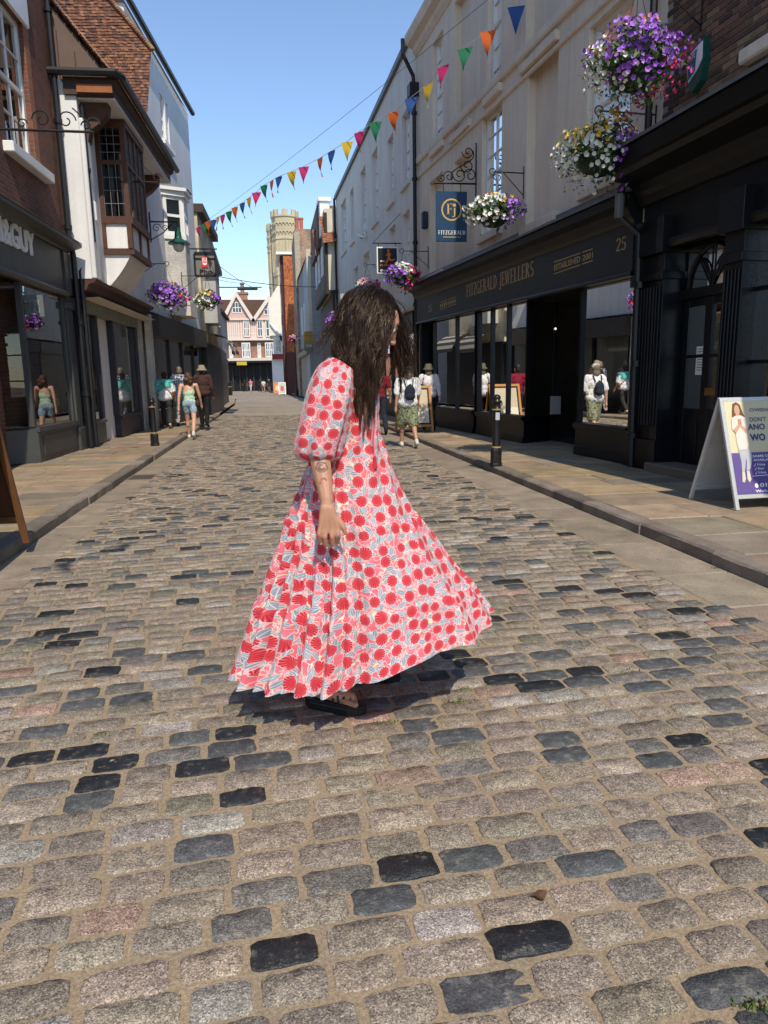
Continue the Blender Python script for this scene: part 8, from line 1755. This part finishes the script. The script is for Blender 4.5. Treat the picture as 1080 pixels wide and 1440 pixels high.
def wisps(rg):
    w_ = rg.integers(0, 3)
    if w_ == 0: c0, d = root(rg, math.pi-.9, math.pi+.9, .5, 1.5); return c0, c0+d*.05, npx(456+rg.normal(0, 5), 478+rg.normal(0, 7), 2.86), npx(444+rg.normal(0, 7), 489+rg.normal(0, 8), 2.84), .01
    if w_ == 1: c0, d = root(rg, -near_sgn*1.5-.8, -near_sgn*1.5+.8, .2, 1.2); return c0, c0+d*.06+np.array(fw)*.06, npx(574+rg.normal(0, 7), 480+rg.normal(0, 12), 2.98), npx(571+rg.normal(0, 11), 530+rg.normal(0, 13), 2.96), .018
    c0, d = root(rg, near_sgn*1.5-1.2, near_sgn*1.5+1.2, .2, 1.4); return c0, c0+d*.05, npx(500+rg.normal(0, 22), 500+rg.normal(0, 12), 2.76), npx(510+rg.normal(0, 18), 580+rg.normal(0, 20), 2.745), .016
locks(90, 38, 30, near_group, .0012, .0055, 1, 'near_locks'); locks(60, 34, 28, back_group, .0012, .0058, 2, 'back_locks'); locks(44, 24, 20, far_group, .0014, .0075, 3, 'far_locks'); locks(42, 34, 28, front_near, .0012, .0052, 4, 'front_locks'); locks(60, 3, 20, wisps, .0009, .004, 5, 'flyaway_strands')
# small tattoos on the forearm
M_INK = pm('tattoo_ink', (.20, .125, .095), .6, .3, 60, bstr=0)
def on_arm(px, py, rad):
    e0, e1 = Vector(B_(453, 664, 2.65)), Vector(B_(447, 622, 2.70)); v = Vector(ray(px, py)).normalized(); o = Vector(CAMP); a = (e1-e0).normalized()
    # nearest hit of the view line with the forearm cylinder
    dv = v-a*v.dot(a); w0 = (o-e0); dw = w0-a*w0.dot(a); A_, B2, C_ = dv.dot(dv), 2*dv.dot(dw), dw.dot(dw)-rad*rad; D_ = B2*B2-4*A_*C_
    return None if D_ < 0 else o+v*((-B2-math.sqrt(D_))/(2*A_))
M_INK2 = pm('red_tattoo_ink', (.40, .155, .105), .6, .2, 60, bstr=0)
for cx_, cy_, r_, sq, f0, f1, q0_, q1_, mm in ((452.5, 656, 8.5, .8, 1.0, .86, 0, 6.28, M_INK), (452.5, 656, 8.5, .8, .62, .30, .4, 5.0, M_INK), (455, 676, 5.5, .9, 1.0, .7, 2.4, 6.0, M_INK2)):
    mb = MB(); n = 30; vs = [on_arm(cx_+r_*f*math.cos(q)*(1+.12*math.sin(5*q)), cy_+r_*f*sq*math.sin(q), .0402 if cy_ < 670 else .0374) for q in np.linspace(q0_, q1_, n) for f in (f0, f1)]
    if all(p is not None for p in vs): mb.add(vs, [(2*k, 2*k+1, 2*k+3, 2*k+2) for k in range(n-1)]); mb.build('tattoo', mm, wm, recalc=False)
# ================================================================== SMALL LITTER AND WEEDS
lf_ = gz(758, 1265); dl = MB(); 
vs = [(lf_.x+.022*math.cos(q)*(1+.3*math.sin(3*q)), lf_.y+.016*math.sin(q)*(1+.2*math.cos(4*q)), .014+.006*math.sin(2*q)) for q in np.linspace(0, 2*math.pi, 14, endpoint=False)]+[(lf_.x, lf_.y, .010)]
dl.add(vs, [(k, (k+1) % 14, 14) for k in range(14)]); o = dl.build('dead_leaf', pm('dry_leaf', (.10, .045, .02), .8, .4, 80), recalc=False); tag(o, 'small curled brown dead leaf lying on the setts', 'leaf')
wd = MB()
for px, py, n, sp in ((1062, 1418, 60, .035), (640, 988, 30, .03), (655, 970, 24, .03), (545, 1018, 20, .03), (330, 745, 14, .03), (300, 735, 12, .03), (880, 945, 16, .03), (820, 905, 14, .03), (690, 860, 10, .02), (955, 735, 16, .03), (1005, 800, 12, .02), (700, 672, 10, .03), (150, 1035, 12, .03)):
    c = gz(px, py)
    for k in range(n):
        p = c+Vector((random.gauss(0, sp), random.gauss(0, sp*.5), .002)); d = Vector((random.gauss(0, .5), random.gauss(0, .5), 1)).normalized(); s_ = random.uniform(.006, .016); u = Vector((random.gauss(0, 1), random.gauss(0, 1), 0)).normalized()*s_*.4
        wd.add([p-u, p+u, p+d*s_+u*.6, p+d*s_*1.2], [(0, 1, 2, 3)], random.choice([(.06, .10, .02), (.10, .13, .03), (.14, .15, .05)]))
o = wd.build('joint_weeds', M_LEAF, recalc=False); tag(o, 'tiny green weeds and moss in the joints between setts', 'weeds', kind='stuff')
